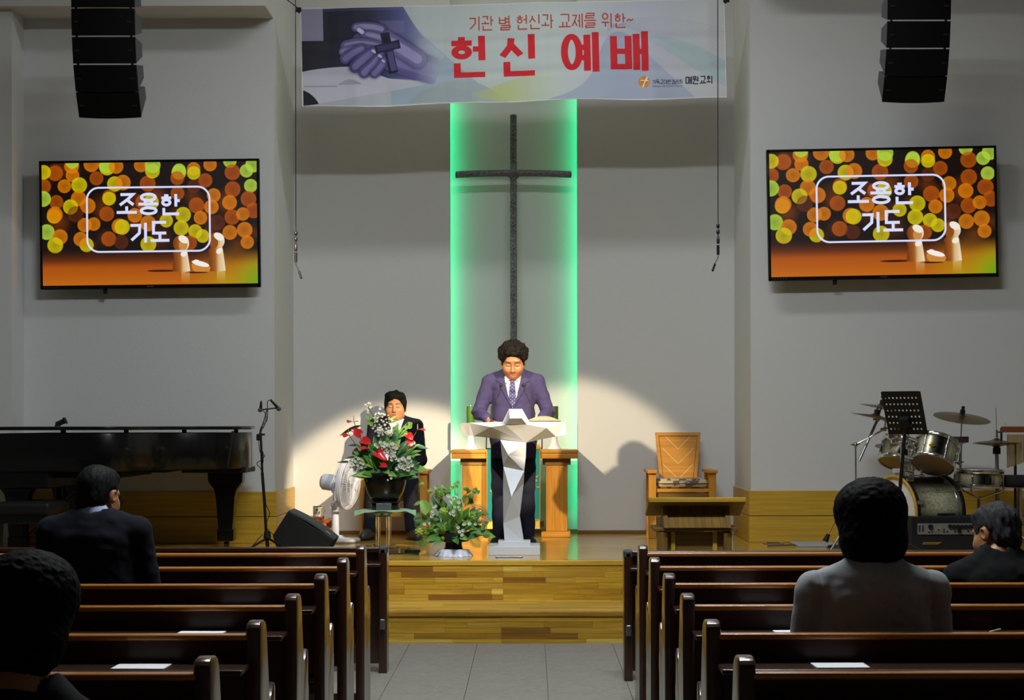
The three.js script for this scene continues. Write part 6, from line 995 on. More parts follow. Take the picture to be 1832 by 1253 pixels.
function mesher(F, lo, hi, c, color) {
  const n = [0, 1, 2].map((i) => Math.ceil((hi[i] - lo[i]) / c) + 1), [nx, ny, nz] = n, val = new Float32Array(nx * ny * nz), id = (x, y, z) => x + nx * (y + ny * z), Bk = 6;
  for (let z0 = 0; z0 < nz; z0 += Bk) for (let y0 = 0; y0 < ny; y0 += Bk) for (let x0 = 0; x0 < nx; x0 += Bk) {
    const h = Bk * c / 2, v0 = F.eval(lo[0] + x0 * c + h, lo[1] + y0 * c + h, lo[2] + z0 * c + h), far = Math.abs(v0) > Bk * c * 1.35 + 0.012;
    for (let z = z0; z < Math.min(nz, z0 + Bk); z++) for (let y = y0; y < Math.min(ny, y0 + Bk); y++) for (let x = x0; x < Math.min(nx, x0 + Bk); x++) val[id(x, y, z)] = far ? v0 : F.eval(lo[0] + x * c, lo[1] + y * c, lo[2] + z * c);
  }
  const vid = new Int32Array(nx * ny * nz).fill(-1), P = [], I = [];
  const E = [[0, 1], [2, 3], [4, 5], [6, 7], [0, 2], [1, 3], [4, 6], [5, 7], [0, 4], [1, 5], [2, 6], [3, 7]];
  for (let z = 0; z < nz - 1; z++) for (let y = 0; y < ny - 1; y++) for (let x = 0; x < nx - 1; x++) {
    const q = []; let neg = 0; for (let k = 0; k < 8; k++) { const v = val[id(x + (k & 1), y + (k >> 1 & 1), z + (k >> 2))]; q.push(v); if (v < 0) neg++; }
    if (!neg || neg === 8) continue;
    let sx = 0, sy = 0, sz = 0, m = 0; for (const [a, b] of E) if ((q[a] < 0) !== (q[b] < 0)) { const t = q[a] / (q[a] - q[b]); sx += (a & 1) + ((b & 1) - (a & 1)) * t; sy += (a >> 1 & 1) + ((b >> 1 & 1) - (a >> 1 & 1)) * t; sz += (a >> 2) + ((b >> 2) - (a >> 2)) * t; m++; }
    vid[id(x, y, z)] = P.length / 3; P.push(lo[0] + (x + sx / m) * c, lo[1] + (y + sy / m) * c, lo[2] + (z + sz / m) * c);
  }
  const quad = (a, b, cc, d, flip) => { if (a < 0 || b < 0 || cc < 0 || d < 0) return; flip ? I.push(a, cc, b, a, d, cc) : I.push(a, b, cc, a, cc, d); };
  for (let z = 1; z < nz - 1; z++) for (let y = 1; y < ny - 1; y++) for (let x = 1; x < nx - 1; x++) {
    const v = val[id(x, y, z)] < 0;
    if (v !== val[id(x + 1, y, z)] < 0) quad(vid[id(x, y - 1, z - 1)], vid[id(x, y, z - 1)], vid[id(x, y, z)], vid[id(x, y - 1, z)], !v);
    if (v !== val[id(x, y + 1, z)] < 0) quad(vid[id(x - 1, y, z - 1)], vid[id(x - 1, y, z)], vid[id(x, y, z)], vid[id(x, y, z - 1)], !v);
    if (v !== val[id(x, y, z + 1)] < 0) quad(vid[id(x - 1, y - 1, z)], vid[id(x, y - 1, z)], vid[id(x, y, z)], vid[id(x - 1, y, z)], !v);
  }
  const N = new Float32Array(P.length), C = color ? new Float32Array(P.length) : null, h = c * 0.6;
  for (let i = 0; i < P.length; i += 3) {
    const x = P[i], y = P[i + 1], z = P[i + 2]; let a = F.eval(x + h, y, z) - F.eval(x - h, y, z), b = F.eval(x, y + h, z) - F.eval(x, y - h, z), d = F.eval(x, y, z + h) - F.eval(x, y, z - h); const L = Math.hypot(a, b, d) || 1; N[i] = a / L; N[i + 1] = b / L; N[i + 2] = d / L;
    if (C) { const q = color(x, y, z); C[i] = q[0]; C[i + 1] = q[1]; C[i + 2] = q[2]; }
  }
  const g = new THREE.BufferGeometry(); g.setAttribute('position', new THREE.Float32BufferAttribute(P, 3)); g.setAttribute('normal', new THREE.BufferAttribute(N, 3)); if (C) g.setAttribute('color', new THREE.BufferAttribute(C, 3)); g.setIndex(I); return g;
}
let SKIN = [0.36, 0.158, 0.066];
function headField({ wide = 1, jaw = 1 } = {}) {
  const F = new Field();
  F.ell([0, 0.03, -0.02], [0.077, 0.088, 0.096], 0.02).ell([0, -0.026, 0.034], [0.0665 * wide, 0.055, 0.058], 0.03).ell([0, -0.066, 0.04], [0.05 * wide * jaw, 0.05, 0.052], 0.03).ell([0, -0.096, 0.05], [0.032 * jaw, 0.022, 0.03], 0.035);
  for (const s of [-1, 1]) { F.ell([s * 0.042 * wide, -0.032, 0.052], [0.026 * wide, 0.028, 0.03], 0.03).ell([s * 0.046 * jaw, -0.072, 0.016], [0.02 * jaw, 0.024, 0.034], 0.035); }
  F.ell([0, 0.028, 0.07], [0.052, 0.02, 0.02], 0.022);
  for (const s of [-1, 1]) F.ell([s * 0.031, 0.002, 0.096], [0.019, 0.013, 0.014], 0.012, -1);
  for (const s of [-1, 1]) F.ell([s * 0.031, 0.001, 0.0765], [0.0155, 0.0095, 0.0095], 0.006);
  F.cap([0, 0.006, 0.086], [0, -0.034, 0.101], 0.0075, 0.0115, 0.012).ell([0, -0.039, 0.1], [0.0115, 0.009, 0.011], 0.008); for (const s of [-1, 1]) F.ell([s * 0.0125, -0.041, 0.092], [0.0085, 0.0075, 0.0095], 0.006);
  F.ell([0, -0.065, 0.084], [0.022, 0.0058, 0.009], 0.006).ell([0, -0.075, 0.0825], [0.019, 0.0062, 0.009], 0.006);
  F.ell([0, -0.0695, 0.0935], [0.02, 0.0018, 0.005], 0.002, -1);
  for (const s of [-1, 1]) { F.ell([s * 0.082 * Math.sqrt(wide), -0.008, -0.012], [0.009, 0.031, 0.019], 0.008, 1, [0.15, s * 0.35, s * -0.12]).ell([s * 0.09 * Math.sqrt(wide), -0.004, -0.008], [0.005, 0.018, 0.01], 0.004, -1, [0.15, s * 0.35, 0]); }
  F.cap([0, -0.07, -0.025], [0, -0.19, -0.045], 0.056, 0.06, 0.03);
  return F;
}
function headColor(brow = [0.03, 0.02, 0.015]) {
  return (x, y, z) => {
    let c = SKIN.slice(); const m = (k, t) => { for (let i = 0; i < 3; i++) c[i] = mix(c[i], t[i], k); }, ax = Math.abs(x);
    if (z > 0.05) {
      m(0.35 * Math.exp(-((ax - 0.04) ** 2 + (y + 0.03) ** 2) / 0.0005), [0.55, 0.22, 0.12]);
      const by = 0.0235 + 0.004 * Math.sin(clamp((ax - 0.012) / 0.042, 0, 1) * 2.4); m(0.85 * sstep(0.0066, 0.0026, Math.abs(y - by)) * sstep(0.010, 0.016, ax) * sstep(0.054, 0.046, ax), brow);
      const ly = -0.0045 - 0.0025 * Math.cos(clamp((ax - 0.031) / 0.016, -1.5, 1.5) * 1.4); m(0.9 * sstep(0.0032, 0.0014, Math.abs(y - ly)) * sstep(0.0165, 0.014, Math.abs(ax - 0.031)), [0.03, 0.015, 0.01]);
      m(0.6 * sstep(0.013, 0.004, Math.abs(y + 0.07)) * sstep(0.024, 0.016, ax) * (z > 0.07 ? 1 : 0), [0.42, 0.13, 0.1]); m(0.85 * sstep(0.0026, 0.001, Math.abs(y + 0.0697 + 5 * x * x)) * sstep(0.023, 0.015, ax), [0.07, 0.025, 0.018]);
      m(0.8 * sstep(0.004, 0.0015, Math.hypot(ax - 0.007, (y + 0.0475) * 1.2)), [0.1, 0.03, 0.02]);
    }
    return c;
  };
}
function hairField(kind) {
  const F = new Field(), side = (f) => [-1, 1].forEach(f); let amp = 0.002, fr = 60;
  if (kind === 'perm') { F.ell([0, 0.068, -0.025], [0.094, 0.082, 0.106], 0.02).ell([0, 0.098, 0.028], [0.074, 0.046, 0.058], 0.03); side((s) => F.ell([s * 0.072, 0.045, -0.02], [0.034, 0.062, 0.072], 0.03)); F.ell([0, -0.02, -0.06], [0.076, 0.07, 0.06], 0.03); F.ell([0, -0.036, 0.104], [0.072, 0.121, 0.086], 0.012, -1); F.cut(0, -1, 0.35, 0.048); side((s) => F.ell([s * 0.092, -0.025, 0.012], [0.03, 0.045, 0.045], 0.01, -1)); amp = 0.0085; fr = 48; }
  if (kind === 'parted') { F.ell([0, 0.05, -0.024], [0.087, 0.084, 0.103], 0.02).ell([-0.02, 0.1, 0.026], [0.064, 0.036, 0.052], 0.03).ell([0.052, 0.085, 0.02], [0.034, 0.04, 0.05], 0.02).ell([0.01, 0.13, -0.02], [0.02, 0.018, 0.03], 0.02); side((s) => F.ell([s * 0.075, 0.026, -0.004], [0.017, 0.058, 0.046], 0.02)); F.cap([0.034, 0.125, 0.085], [0.03, 0.148, -0.03], 0.006, 0.006, 0.012, -1); F.ell([0, -0.02, -0.06], [0.074, 0.07, 0.055], 0.03); F.ell([0.012, -0.012, 0.118], [0.068, 0.1, 0.084], 0.008, -1, [0, 0, -0.14]); F.cut(0, -1, 0.3, 0.055); amp = 0.0018; fr = 90; }
  if (kind === 'short' || kind === 'grey') { F.ell([0, 0.036, -0.024], [0.083, 0.091, 0.102], 0.02).ell([0, 0.085, 0.025], [0.066, 0.035, 0.055], 0.03).ell([0, -0.03, -0.055], [0.07, 0.07, 0.058], 0.03); F.ell([0, -0.06, 0.1], [0.085, 0.125, 0.09], 0.012, -1); side((s) => F.ell([s * 0.094, -0.025, -0.006], [0.032, 0.052, 0.046], 0.012, -1)); F.cut(0, -1, 0.25, 0.078); amp = kind === 'grey' ? 0.0035 : 0.0012; fr = kind === 'grey' ? 60 : 100; }
  if (kind === 'bob') { F.ell([0, 0.035, -0.03], [0.122, 0.11, 0.122], 0.03).ell([0, -0.07, -0.05], [0.112, 0.105, 0.095], 0.04).ell([0, 0.09, 0.02], [0.08, 0.05, 0.07], 0.03); F.ell([0, -0.05, 0.13], [0.07, 0.12, 0.1], 0.02, -1); amp = 0.0026; fr = 70; }
  const ys = kind === 'perm' || kind === 'bob' ? 1 : 0.3; if (ys < 1) amp *= 1.7;
  F.post = (d, x, y, z) => d + amp * (noise3(x * fr, y * fr * ys, z * fr) + 0.5 * noise3(x * fr * 2.3, y * fr * 2.3 * ys, z * fr * 2.3));
  return F;
}
function handField(curl = 0.35, spread = 0.06, side = 1) { // wrist at the origin, fingers along +y, palm towards -z, thumb at +x * side
  const F = new Field();
  F.cap([0, -0.03, 0], [0, 0.015, 0], 0.027, 0.027, 0.02).ell([0, 0.05, 0.002], [0.041, 0.052, 0.015], 0.02).ell([side * 0.022, 0.03, -0.008], [0.02, 0.03, 0.014], 0.02);
  [[0.03, 0.088, 0.066, 0.0088], [0.0105, 0.095, 0.075, 0.0092], [-0.0105, 0.091, 0.069, 0.0088], [-0.0295, 0.08, 0.053, 0.0078]].forEach(([x, y, L, r], i) => {
    let p = V(x * side, y - 0.012, 0), a = curl * (0.5 + 0.12 * i), sx = side * (x > 0 ? 1 : -1) * spread * Math.abs(x) / 0.03; const seg = [0.5, 0.3, 0.22];
    seg.forEach((s, k) => { const q = p.clone().add(V(sx * L * s, Math.cos(a) * L * s * 1.12, -Math.sin(a) * L * s * 1.12)); F.cap(p, q, r * (1 - k * 0.08), r * (0.92 - k * 0.1), 0.005); p = q; a += curl * (0.9 - 0.1 * i); });
  });
  let p = V(side * 0.034, 0.022, -0.006), dirs = [V(side * 0.75, 0.62, -0.3), V(side * 0.4, 0.82, -0.4)]; dirs.forEach((v, k) => { const q = p.clone().addScaledVector(v.normalize(), k ? 0.03 : 0.038); F.cap(p, q, 0.0115 - k * 0.001, 0.0105 - k * 0.0015, 0.008); p = q; });
  return F;
}
const basis = (x, y, z, o) => new THREE.Matrix4().makeBasis(x, y, z).setPosition(o);
const skinMat = MP({ vertexColors: true, roughness: 0.48, sheen: 0.15, sheenRoughness: 0.5, sheenColor: lin(1, 0.8, 0.7) });
const heather = tex(128, 128, (u, v) => { const k = 0.72 + 0.28 * hash(u * 128, v * 128, 77) * (0.6 + 0.8 * vnoise(u * 32, v * 64, 32, 64, 78)); return [k, k, k]; }, false, 9, 9);
const cloth = (r, g, b, rough = 0.9) => MP({ color: lin(r * 1.15, g * 1.15, b * 1.15), map: heather, bumpMap: heather, bumpScale: 0.0006, roughness: rough, sheen: 0.12, sheenRoughness: 0.6, specularIntensity: 0.4, sheenColor: lin(Math.min(1, r * 2), Math.min(1, g * 2), Math.min(1, b * 2)) });

// J: joints in the person's own frame (x to their left, y up, z ahead)
function person(o) {
  SKIN = o.skin ?? [0.36, 0.158, 0.066];
  const t = thing('person', o.label, 'person', o.pos, o.turn ?? 0), J = Object.fromEntries(Object.entries(o.J).map(([k, v]) => [k, V(...v)])), c = o.cell ?? 0.012, lo = o.lo, hi = o.hi, hs = o.headScale ?? 1;
  const both = (f) => [['L', 1], ['R', -1]].forEach(([s, k]) => f(J['sh' + s], J['el' + s], J['wr' + s], J['hip' + s], J['kn' + s], J['an' + s], k));
  const HM = new THREE.Matrix4().compose(J.head, new THREE.Quaternion().setFromEuler(new THREE.Euler(o.headRot[0], o.headRot[1], o.headRot[2], 'YXZ')), V(hs, hs, hs));
  // body
  const Bd = new Field(); Bd.cap(J.pelvis, J.chest, 0.09, 0.09, 0.06).cap(J.chest, J.neck, 0.08, 0.052, 0.04).cap(J.neck, V(0, -0.07, -0.025).applyMatrix4(HM), 0.056 * hs, 0.052 * hs, 0.02);
  both((sh, el, wr, hip, kn, an, k) => { Bd.cap(V(k * 0.05, J.neck.y - 0.05, J.neck.z), sh, 0.05, 0.048, 0.05).cap(sh, el, 0.047, 0.038, 0.03).cap(el, wr, 0.038, 0.027, 0.02).cap(hip, kn, 0.076, 0.05, 0.05).cap(kn, an, 0.05, 0.036, 0.03).cap(an, an.clone().add(V(0, -0.025, 0.03)), 0.033, 0.025, 0.02); });
  const parts = [mesher(Bd, lo, hi, 0.014, () => SKIN)];
  parts.push(mesher(headField(o.face), [-0.11, -0.2, -0.14], [0.11, 0.14, 0.13], o.headCell ?? 0.003, headColor(o.brow)).applyMatrix4(HM));
  for (const h of o.hands) { const k = h.side, y = V(...h.dir).normalize(), z0 = V(...h.back), x = new THREE.Vector3().crossVectors(y, z0).normalize(), z = new THREE.Vector3().crossVectors(x, y); parts.push(mesher(handField(h.curl, 0.06, h.thumb), [-0.075, -0.06, -0.11], [0.075, 0.2, 0.05], o.handCell ?? 0.004, () => SKIN).applyMatrix4(basis(x, y, z, V(...h.at)))); }
  const body = new THREE.Mesh(mergeGeometries(parts), skinMat); body.name = 'body'; body.castShadow = body.receiveShadow = true; t.add(body);
  const hair = new THREE.Mesh(mesher(hairField(o.hair), [-0.15, -0.2, -0.2], [0.15, 0.18, 0.15], o.hairCell ?? 0.005).applyMatrix4(HM), o.hairMat); hair.name = 'hair'; hair.castShadow = hair.receiveShadow = true; t.add(hair);
  // jacket
  const Jk = new Field(), g = o.girth ?? 1, sl = o.sleeve ?? 1, w = o.width ?? 1;
  for (const k of [-1, 1]) Jk.cap([k * 0.085 * w, J.chest.y + 0.06, J.chest.z], [k * 0.07 * w * g, J.waist.y, J.waist.z], 0.108, 0.1 * g, 0.07).cap([k * 0.07 * w * g, J.waist.y, J.waist.z], [k * 0.078 * w * g, J.hem.y, J.hem.z], 0.1 * g, 0.112 * g, 0.05);
  Jk.cap([0, J.chest.y + 0.05, J.chest.z], J.waist, 0.104, 0.1 * g, 0.05).cap(J.waist, J.hem, 0.1 * g, 0.108 * g, 0.05).cap([0, J.chest.y + 0.1, J.chest.z], [0, J.neck.y - 0.045, J.neck.z], 0.1, 0.085, 0.05);
  both((sh, el, wr, hip, kn, an, k) => { const nb = V(k * 0.055, J.neck.y - 0.012, J.neck.z - 0.012); Jk.cap(nb, sh.clone().add(V(0, 0.012, 0)), 0.052, 0.056, 0.04).cap(sh, el, 0.064 * sl, 0.053 * sl, 0.025).cap(el, el.clone().lerp(wr, 0.93), 0.053 * sl, 0.041 * sl, 0.02); });
  Jk.cap([0, J.neck.y - 0.06, J.neck.z - 0.012], [0, J.neck.y + (o.nape ?? 0.012), J.neck.z + 0.004], 0.09, 0.074, 0.035);
  if (o.puff) for (const k of [-1, 1]) Jk.ell([k * 0.205, J.shL.y - 0.005, J.shL.z], [o.puff * 0.85, o.puff * 1.25, o.puff * 1.2], 0.008);
  Jk.cut(0, -1, 0, -J.hem.y, 0.01);
  Jk.add((x, y, z) => { const q = V(x, y, z).sub(J.neck), d = Math.hypot(q.x, (q.z - 0.004) * 0.95); return Math.max(d - (0.062 + Math.max(0, q.y) * 0.1), -0.06 - q.y); }, 0.008, -1);
  const amp = o.wrinkle ?? 0.003; Jk.post = (d, x, y, z) => d + amp * noise3(x * 14, y * 20, z * 14) + amp * 0.9 * noise3(x * 33 + 5, y * 38, z * 33) + (o.fold ? o.fold(x, y, z) : 0);
  const jm = new THREE.Mesh(boxUV(mesher(Jk, lo, hi, c)), o.jacket); jm.name = 'jacket'; jm.castShadow = jm.receiveShadow = true; t.add(jm);
  // trousers or skirt
  const Tr = new Field(); both((sh, el, wr, hip, kn, an, k) => { Tr.cap(J.pelvis, hip, 0.1, 0.1, 0.05).cap(hip, kn, 0.095, 0.072, 0.03).cap(kn, an.clone().add(V(0, 0.02, 0)), 0.07, 0.064, 0.02); });
  Tr.post = (d, x, y, z) => d + 0.004 * noise3(x * 12, y * 16, z * 12); Tr.cut(0, -1, 0, -(J.anL.y - 0.045), 0.004);
  const tm = new THREE.Mesh(mesher(Tr, lo, hi, 0.014), o.trousers); tm.name = 'trousers'; tm.castShadow = tm.receiveShadow = true; t.add(tm);
  both((sh, el, wr, hip, kn, an, k) => { const S = new Field(), f = V(o.toe?.[0] * k || 0, 0, 1).normalize(), a = an.clone(); S.cap([a.x, a.y - 0.02, a.z - 0.02], [a.x + f.x * 0.13, a.y - 0.04, a.z + f.z * 0.13], 0.044, 0.042, 0.03).cap([a.x, a.y - 0.04, a.z - 0.03], [a.x + f.x * 0.17, a.y - 0.05, a.z + f.z * 0.17], 0.036, 0.032, 0.03); S.cut(0, -1, 0, -(a.y - 0.078), 0.006); const m = new THREE.Mesh(mesher(S, [a.x - 0.12, a.y - 0.1, a.z - 0.1], [a.x + 0.12, a.y + 0.06, a.z + 0.24], 0.008), o.shoes ?? MAT.black); m.name = 'shoe'; m.castShadow = true; t.add(m); part('sole', box(0.085, 0.012, 0.25).rotateY(Math.atan2(f.x, f.z)).translate(a.x + f.x * 0.06, a.y - 0.078, a.z + f.z * 0.06), MAT.black, m); });
  if (o.collar) { const C = new Field(), d = V(0, -0.07, -0.025).applyMatrix4(HM), a = J.neck.clone().add(V(0, -0.045, 0)), b = J.neck.clone().lerp(d, 0.36); C.cap(a, b, 0.07, 0.066 * hs, 0.01); C.cut(0, 1, o.collarTilt ?? -0.42, (J.neck.y + (o.collarUp ?? 0.03)) + (o.collarTilt ?? -0.42) * J.neck.z, 0.003); const m = new THREE.Mesh(mesher(C, [-0.11, J.neck.y - 0.1, J.neck.z - 0.12], [0.11, J.neck.y + 0.14, J.neck.z + 0.14], 0.004), o.collar); m.name = 'shirt_collar'; t.add(m); }
  t.userData.fields = undefined; number(t);
  return { t, J, HM, Jk };
}
// a flat outline laid on a body, seen from its front
function patch(F, pts, lift, th, z0 = 0.4, zmin = 0.035) {
  let g = new THREE.ExtrudeGeometry(poly(pts), { depth: th, bevelEnabled: false }); g = new TessellateModifier(0.018, 6).modify(g); const p = g.attributes.position, memo = new Map();
  for (let i = 0; i < p.count; i++) { const x = p.getX(i), y = p.getY(i), key = x.toFixed(5) + y.toFixed(5); let zs = memo.get(key); if (zs === undefined) { let z = z0; for (let k = 0; k < 90; k++) { const d = F.eval(x, y, z); if (d < 0.0006) break; z -= Math.max(0.001, d * 0.8); if (z < -0.3) break; } memo.set(key, zs = Math.max(z, zmin)); } p.setZ(i, zs + lift + p.getZ(i)); }
  g.computeVertexNormals(); return g;
}

// ---------- the preacher ----------
{
  const d = 14.5, X0 = PX(918.5, d), q = (zx, zy) => [PX(860 + zx / 6.59, d - 0.12) - X0, PY(590 + zy / 6.59, d - 0.12) - ST];
  const o = person({
    label: 'man in a purple jacket and dotted navy tie standing head bowed behind the white lectern', pos: [X0, ST, -d], lo: [-0.45, -0.01, -0.26], hi: [0.46, 1.5, 0.45], cell: 0.008,
    J: { pelvis: [0, 0.88, -0.02], waist: [0, 1.02, 0], hem: [0, 0.70, 0], chest: [0, 1.2, 0], neck: [0, 1.37, -0.025], head: [0.0, 1.46, 0.105], shL: [0.185, 1.295, -0.005], shR: [-0.185, 1.295, -0.005], elL: [0.272, 1.06, 0.02], elR: [-0.272, 1.06, 0.02], wrL: [0.222, 1.02, 0.28], wrR: [-0.2, 1.012, 0.28], hipL: [0.085, 0.86, -0.01], hipR: [-0.085, 0.86, -0.01], knL: [0.1, 0.48, 0.02], knR: [-0.1, 0.48, 0.02], anL: [0.105, 0.085, -0.02], anR: [-0.105, 0.085, -0.02] },
    headRot: [0.4, -0.03, 0.0], headScale: 1.09, headCell: 0.0022, face: { wide: 1.0, jaw: 0.94 }, hair: 'perm', hairCell: 0.004, hairMat: MP({ color: lin(0.005, 0.004, 0.0037), roughness: 0.75, specularIntensity: 0.22 }),
    hands: [{ side: 1, at: [0.2, 0.995, 0.27], dir: [-0.45, -0.05, 1], back: [0, 1, 0.05], curl: 0.3, thumb: 1 }, { side: -1, at: [-0.185, 0.984, 0.27], dir: [0.62, -0.06, 0.8], back: [0.05, 1, 0], curl: 0.55, thumb: -1 }],
    handCell: 0.003, jacket: cloth(0.031, 0.026, 0.076), trousers: cloth(0.010, 0.012, 0.028), wrinkle: 0.003, girth: 1.0, width: 0.84, collar: cloth(0.72, 0.7, 0.8), collarTilt: 0.55, collarUp: 0.02, skin: [0.25, 0.1, 0.038], toe: [0.25],
    fold: (x, y, z) => 0.005 * Math.sin((y + 0.3 * Math.abs(x)) * 90) * sstep(0.2, 0.25, Math.abs(x)) * sstep(1.14, 1.06, y),
  });
  const { t, Jk, J } = o, cl = cloth(0.5, 0.48, 0.56), add = (n, g, m, l) => part(n, g, m, t, l);
  const pin = tex(64, 8, (u) => { const k = Math.abs(u * 8 % 1 - 0.5) < 0.12 ? 0.6 : 0.76; return [k, k * 0.98, Math.min(1, k + 0.05)]; });
  const shirtG = patch(Jk, [q(262, 500), q(330, 800), q(375, 925), q(425, 800), q(498, 490), q(440, 440), q(330, 440)], -0.002, 0.004, 0.3); boxUV(shirtG); pin.repeat.set(12, 12);
  add('shirt', shirtG, M({ map: pin, roughness: 0.85 }));
  const dots = tex(64, 64, (u, v) => { const a = Math.hypot(u - 0.25, v - 0.25), b = Math.hypot(u - 0.75, v - 0.75), k = Math.min(a, b) < 0.1 ? 1 : 0; return k ? [0.6, 0.62, 0.75] : [0.13, 0.14, 0.33]; }); dots.repeat.set(38, 38);
  const tieG = patch(Jk, [q(350, 590), q(338, 720), q(334, 800), q(376, 930), q(418, 800), q(410, 720), q(402, 590)], 0.004, 0.005, 0.3); boxUV(tieG); add('tie', tieG, M({ map: dots, roughness: 0.6 }));
  const kn = q(378, 585); add('tie_knot', patch(Jk, [q(345, 572), q(356, 625), q(396, 625), q(408, 572)], 0.009, 0.008, 0.3), M({ map: dots, roughness: 0.6 }));
  for (const s of [0, 1]) { const f = (x, y) => q(s ? 756 - x : x, y); add('collar_wing', patch(Jk, [f(287, 535), f(302, 615), f(368, 580), f(340, 545)], 0.008, 0.004, 0.3), cl); }
  const lap = cloth(0.034, 0.029, 0.083);
  add('lapel', patch(Jk, [q(268, 480), q(186, 598), q(236, 628), q(228, 660), q(372, 938), q(330, 800), q(290, 640)], 0.005, 0.004, 0.3), lap);
  add('lapel', patch(Jk, [q(494, 476), q(574, 600), q(526, 630), q(534, 660), q(380, 938), q(424, 800), q(462, 640)], 0.006, 0.004, 0.3), lap);
  add('front_edge', patch(Jk, [[-0.004, 1.105], [0.012, 1.1], [0.03, 0.72], [0.016, 0.72]], 0.001, 0.003, 0.3), lap);
  add('button', [1.04, 0.94].map((y) => T(cyl(0.008, 0.008, 0.004), 0.0, y, patchZ(Jk, 0, y) + 0.004, Math.PI / 2)), MAT.black);
  for (const s of [-1, 1]) add('shirt_cuff', rod(V(s * 0.215, 1.018, 0.245), V(s * 0.203, 1.01, 0.268), 0.034, 0.033, 18), cl);
  number(t);
}
function patchZ(F, x, y) { let z = 0.4; for (let k = 0; k < 120; k++) { const d = F.eval(x, y, z); if (d < 0.0006) break; z -= Math.max(0.001, d * 0.8); } return z; }

// seated joints: sh shoulder height, w half width, lean forward
const seated = ({ sh = 0.6, w = 0.175, lean = 0.02, seat = 0.43, head, knee = 0.12, arms = 0.3 }) => ({ pelvis: [0, seat + 0.1, 0.02], waist: [0, seat + 0.22, lean * 0.3], hem: [0, seat + 0.02, 0.02], chest: [0, seat + sh - 0.13, lean], neck: [0, seat + sh + 0.045, lean + 0.0], head, shL: [w, seat + sh - 0.03, lean], shR: [-w, seat + sh - 0.03, lean], elL: [w + 0.045, seat + sh - 0.32, lean + 0.06], elR: [-w - 0.045, seat + sh - 0.32, lean + 0.06], wrL: [0.09, seat + 0.17, arms], wrR: [-0.09, seat + 0.17, arms], hipL: [0.09, seat + 0.1, 0.05], hipR: [-0.09, seat + 0.1, 0.05], knL: [knee, seat + 0.06, 0.44], knR: [-knee, seat + 0.06, 0.44], anL: [knee + 0.02, 0.085, 0.44], anR: [-knee - 0.02, 0.085, 0.44] });
const lapHands = (seat, z) => [{ side: 1, at: [0.08, seat + 0.165, z - 0.01], dir: [-0.8, -0.1, 0.6], back: [0, 1, 0.3], curl: 0.5, thumb: 1 }, { side: -1, at: [-0.08, seat + 0.19, z], dir: [0.8, -0.1, 0.5], back: [0, 1, 0.3], curl: 0.5, thumb: -1 }];
const hairM = (r, g, b, s = 0.3) => MP({ color: lin(r, g, b), roughness: 0.7, specularIntensity: s }), blackHair = hairM(0.004, 0.004, 0.0043);
{ // seated man on the stage
  const d = 15.93, X0 = PX(707.5, d), q = (zx, zy) => [PX(660 + zx / 7.83, d - 0.1) - X0, PY(690 + zy / 7.83, d - 0.1) - ST];
  const J = seated({ sh: 0.55, w: 0.178, lean: 0.0, seat: 0.43, head: [0.002, 1.115, 0.03], knee: 0.155, arms: 0.3 }); J.neck = [0, 1.0, -0.02];
  const o = person({
    label: 'man in a dark suit sitting eyes closed in the armchair behind the tall flowers', pos: [X0, ST, -d], lo: [-0.4, -0.01, -0.22], hi: [0.4, 1.12, 0.66], cell: 0.01, J, headRot: [-0.06, -0.05, 0.03], headScale: 1.03, headCell: 0.0022, face: { wide: 1.06, jaw: 1.12 }, hair: 'parted', hairCell: 0.004, hairMat: blackHair, hands: lapHands(0.43, 0.3), jacket: cloth(0.010, 0.011, 0.02), trousers: cloth(0.009, 0.01, 0.016), shoes: M({ color: lin(0.03, 0.028, 0.028), roughness: 0.5 }), collar: cloth(0.75, 0.75, 0.78), collarTilt: 0.5, collarUp: 0.03, skin: [0.5, 0.24, 0.11], wrinkle: 0.0035, toe: [0.35],
  });
  const { t, Jk } = o, cl = cloth(0.78, 0.78, 0.8), add = (n, g, m) => part(n, g, m, t);
  add('shirt', patch(Jk, [q(300, 540), q(340, 700), q(385, 800), q(420, 680), q(490, 470), q(440, 440), q(330, 480)], -0.001, 0.004, 0.3), cl);
  add('tie', patch(Jk, [q(345, 560), q(335, 700), q(380, 790), q(410, 690), q(400, 550)], 0.005, 0.005, 0.3), M({ color: lin(0.12, 0.13, 0.08), roughness: 0.6 }));
  const lap = cloth(0.012, 0.013, 0.023);
  add('lapel', patch(Jk, [q(285, 530), q(225, 650), q(380, 830), q(340, 700)], 0.005, 0.004, 0.3), lap); add('lapel', patch(Jk, [q(490, 465), q(570, 600), q(386, 830), q(425, 690)], 0.005, 0.004, 0.3), lap);
  for (const s of [0, 1]) { const f = (x, y) => q(s ? 760 - x : x, y - (s ? 40 : 0)); add('collar_wing', patch(Jk, [f(290, 540), f(315, 610), f(375, 560), f(330, 510)], 0.009, 0.004, 0.3), cl); }
  number(t);
}
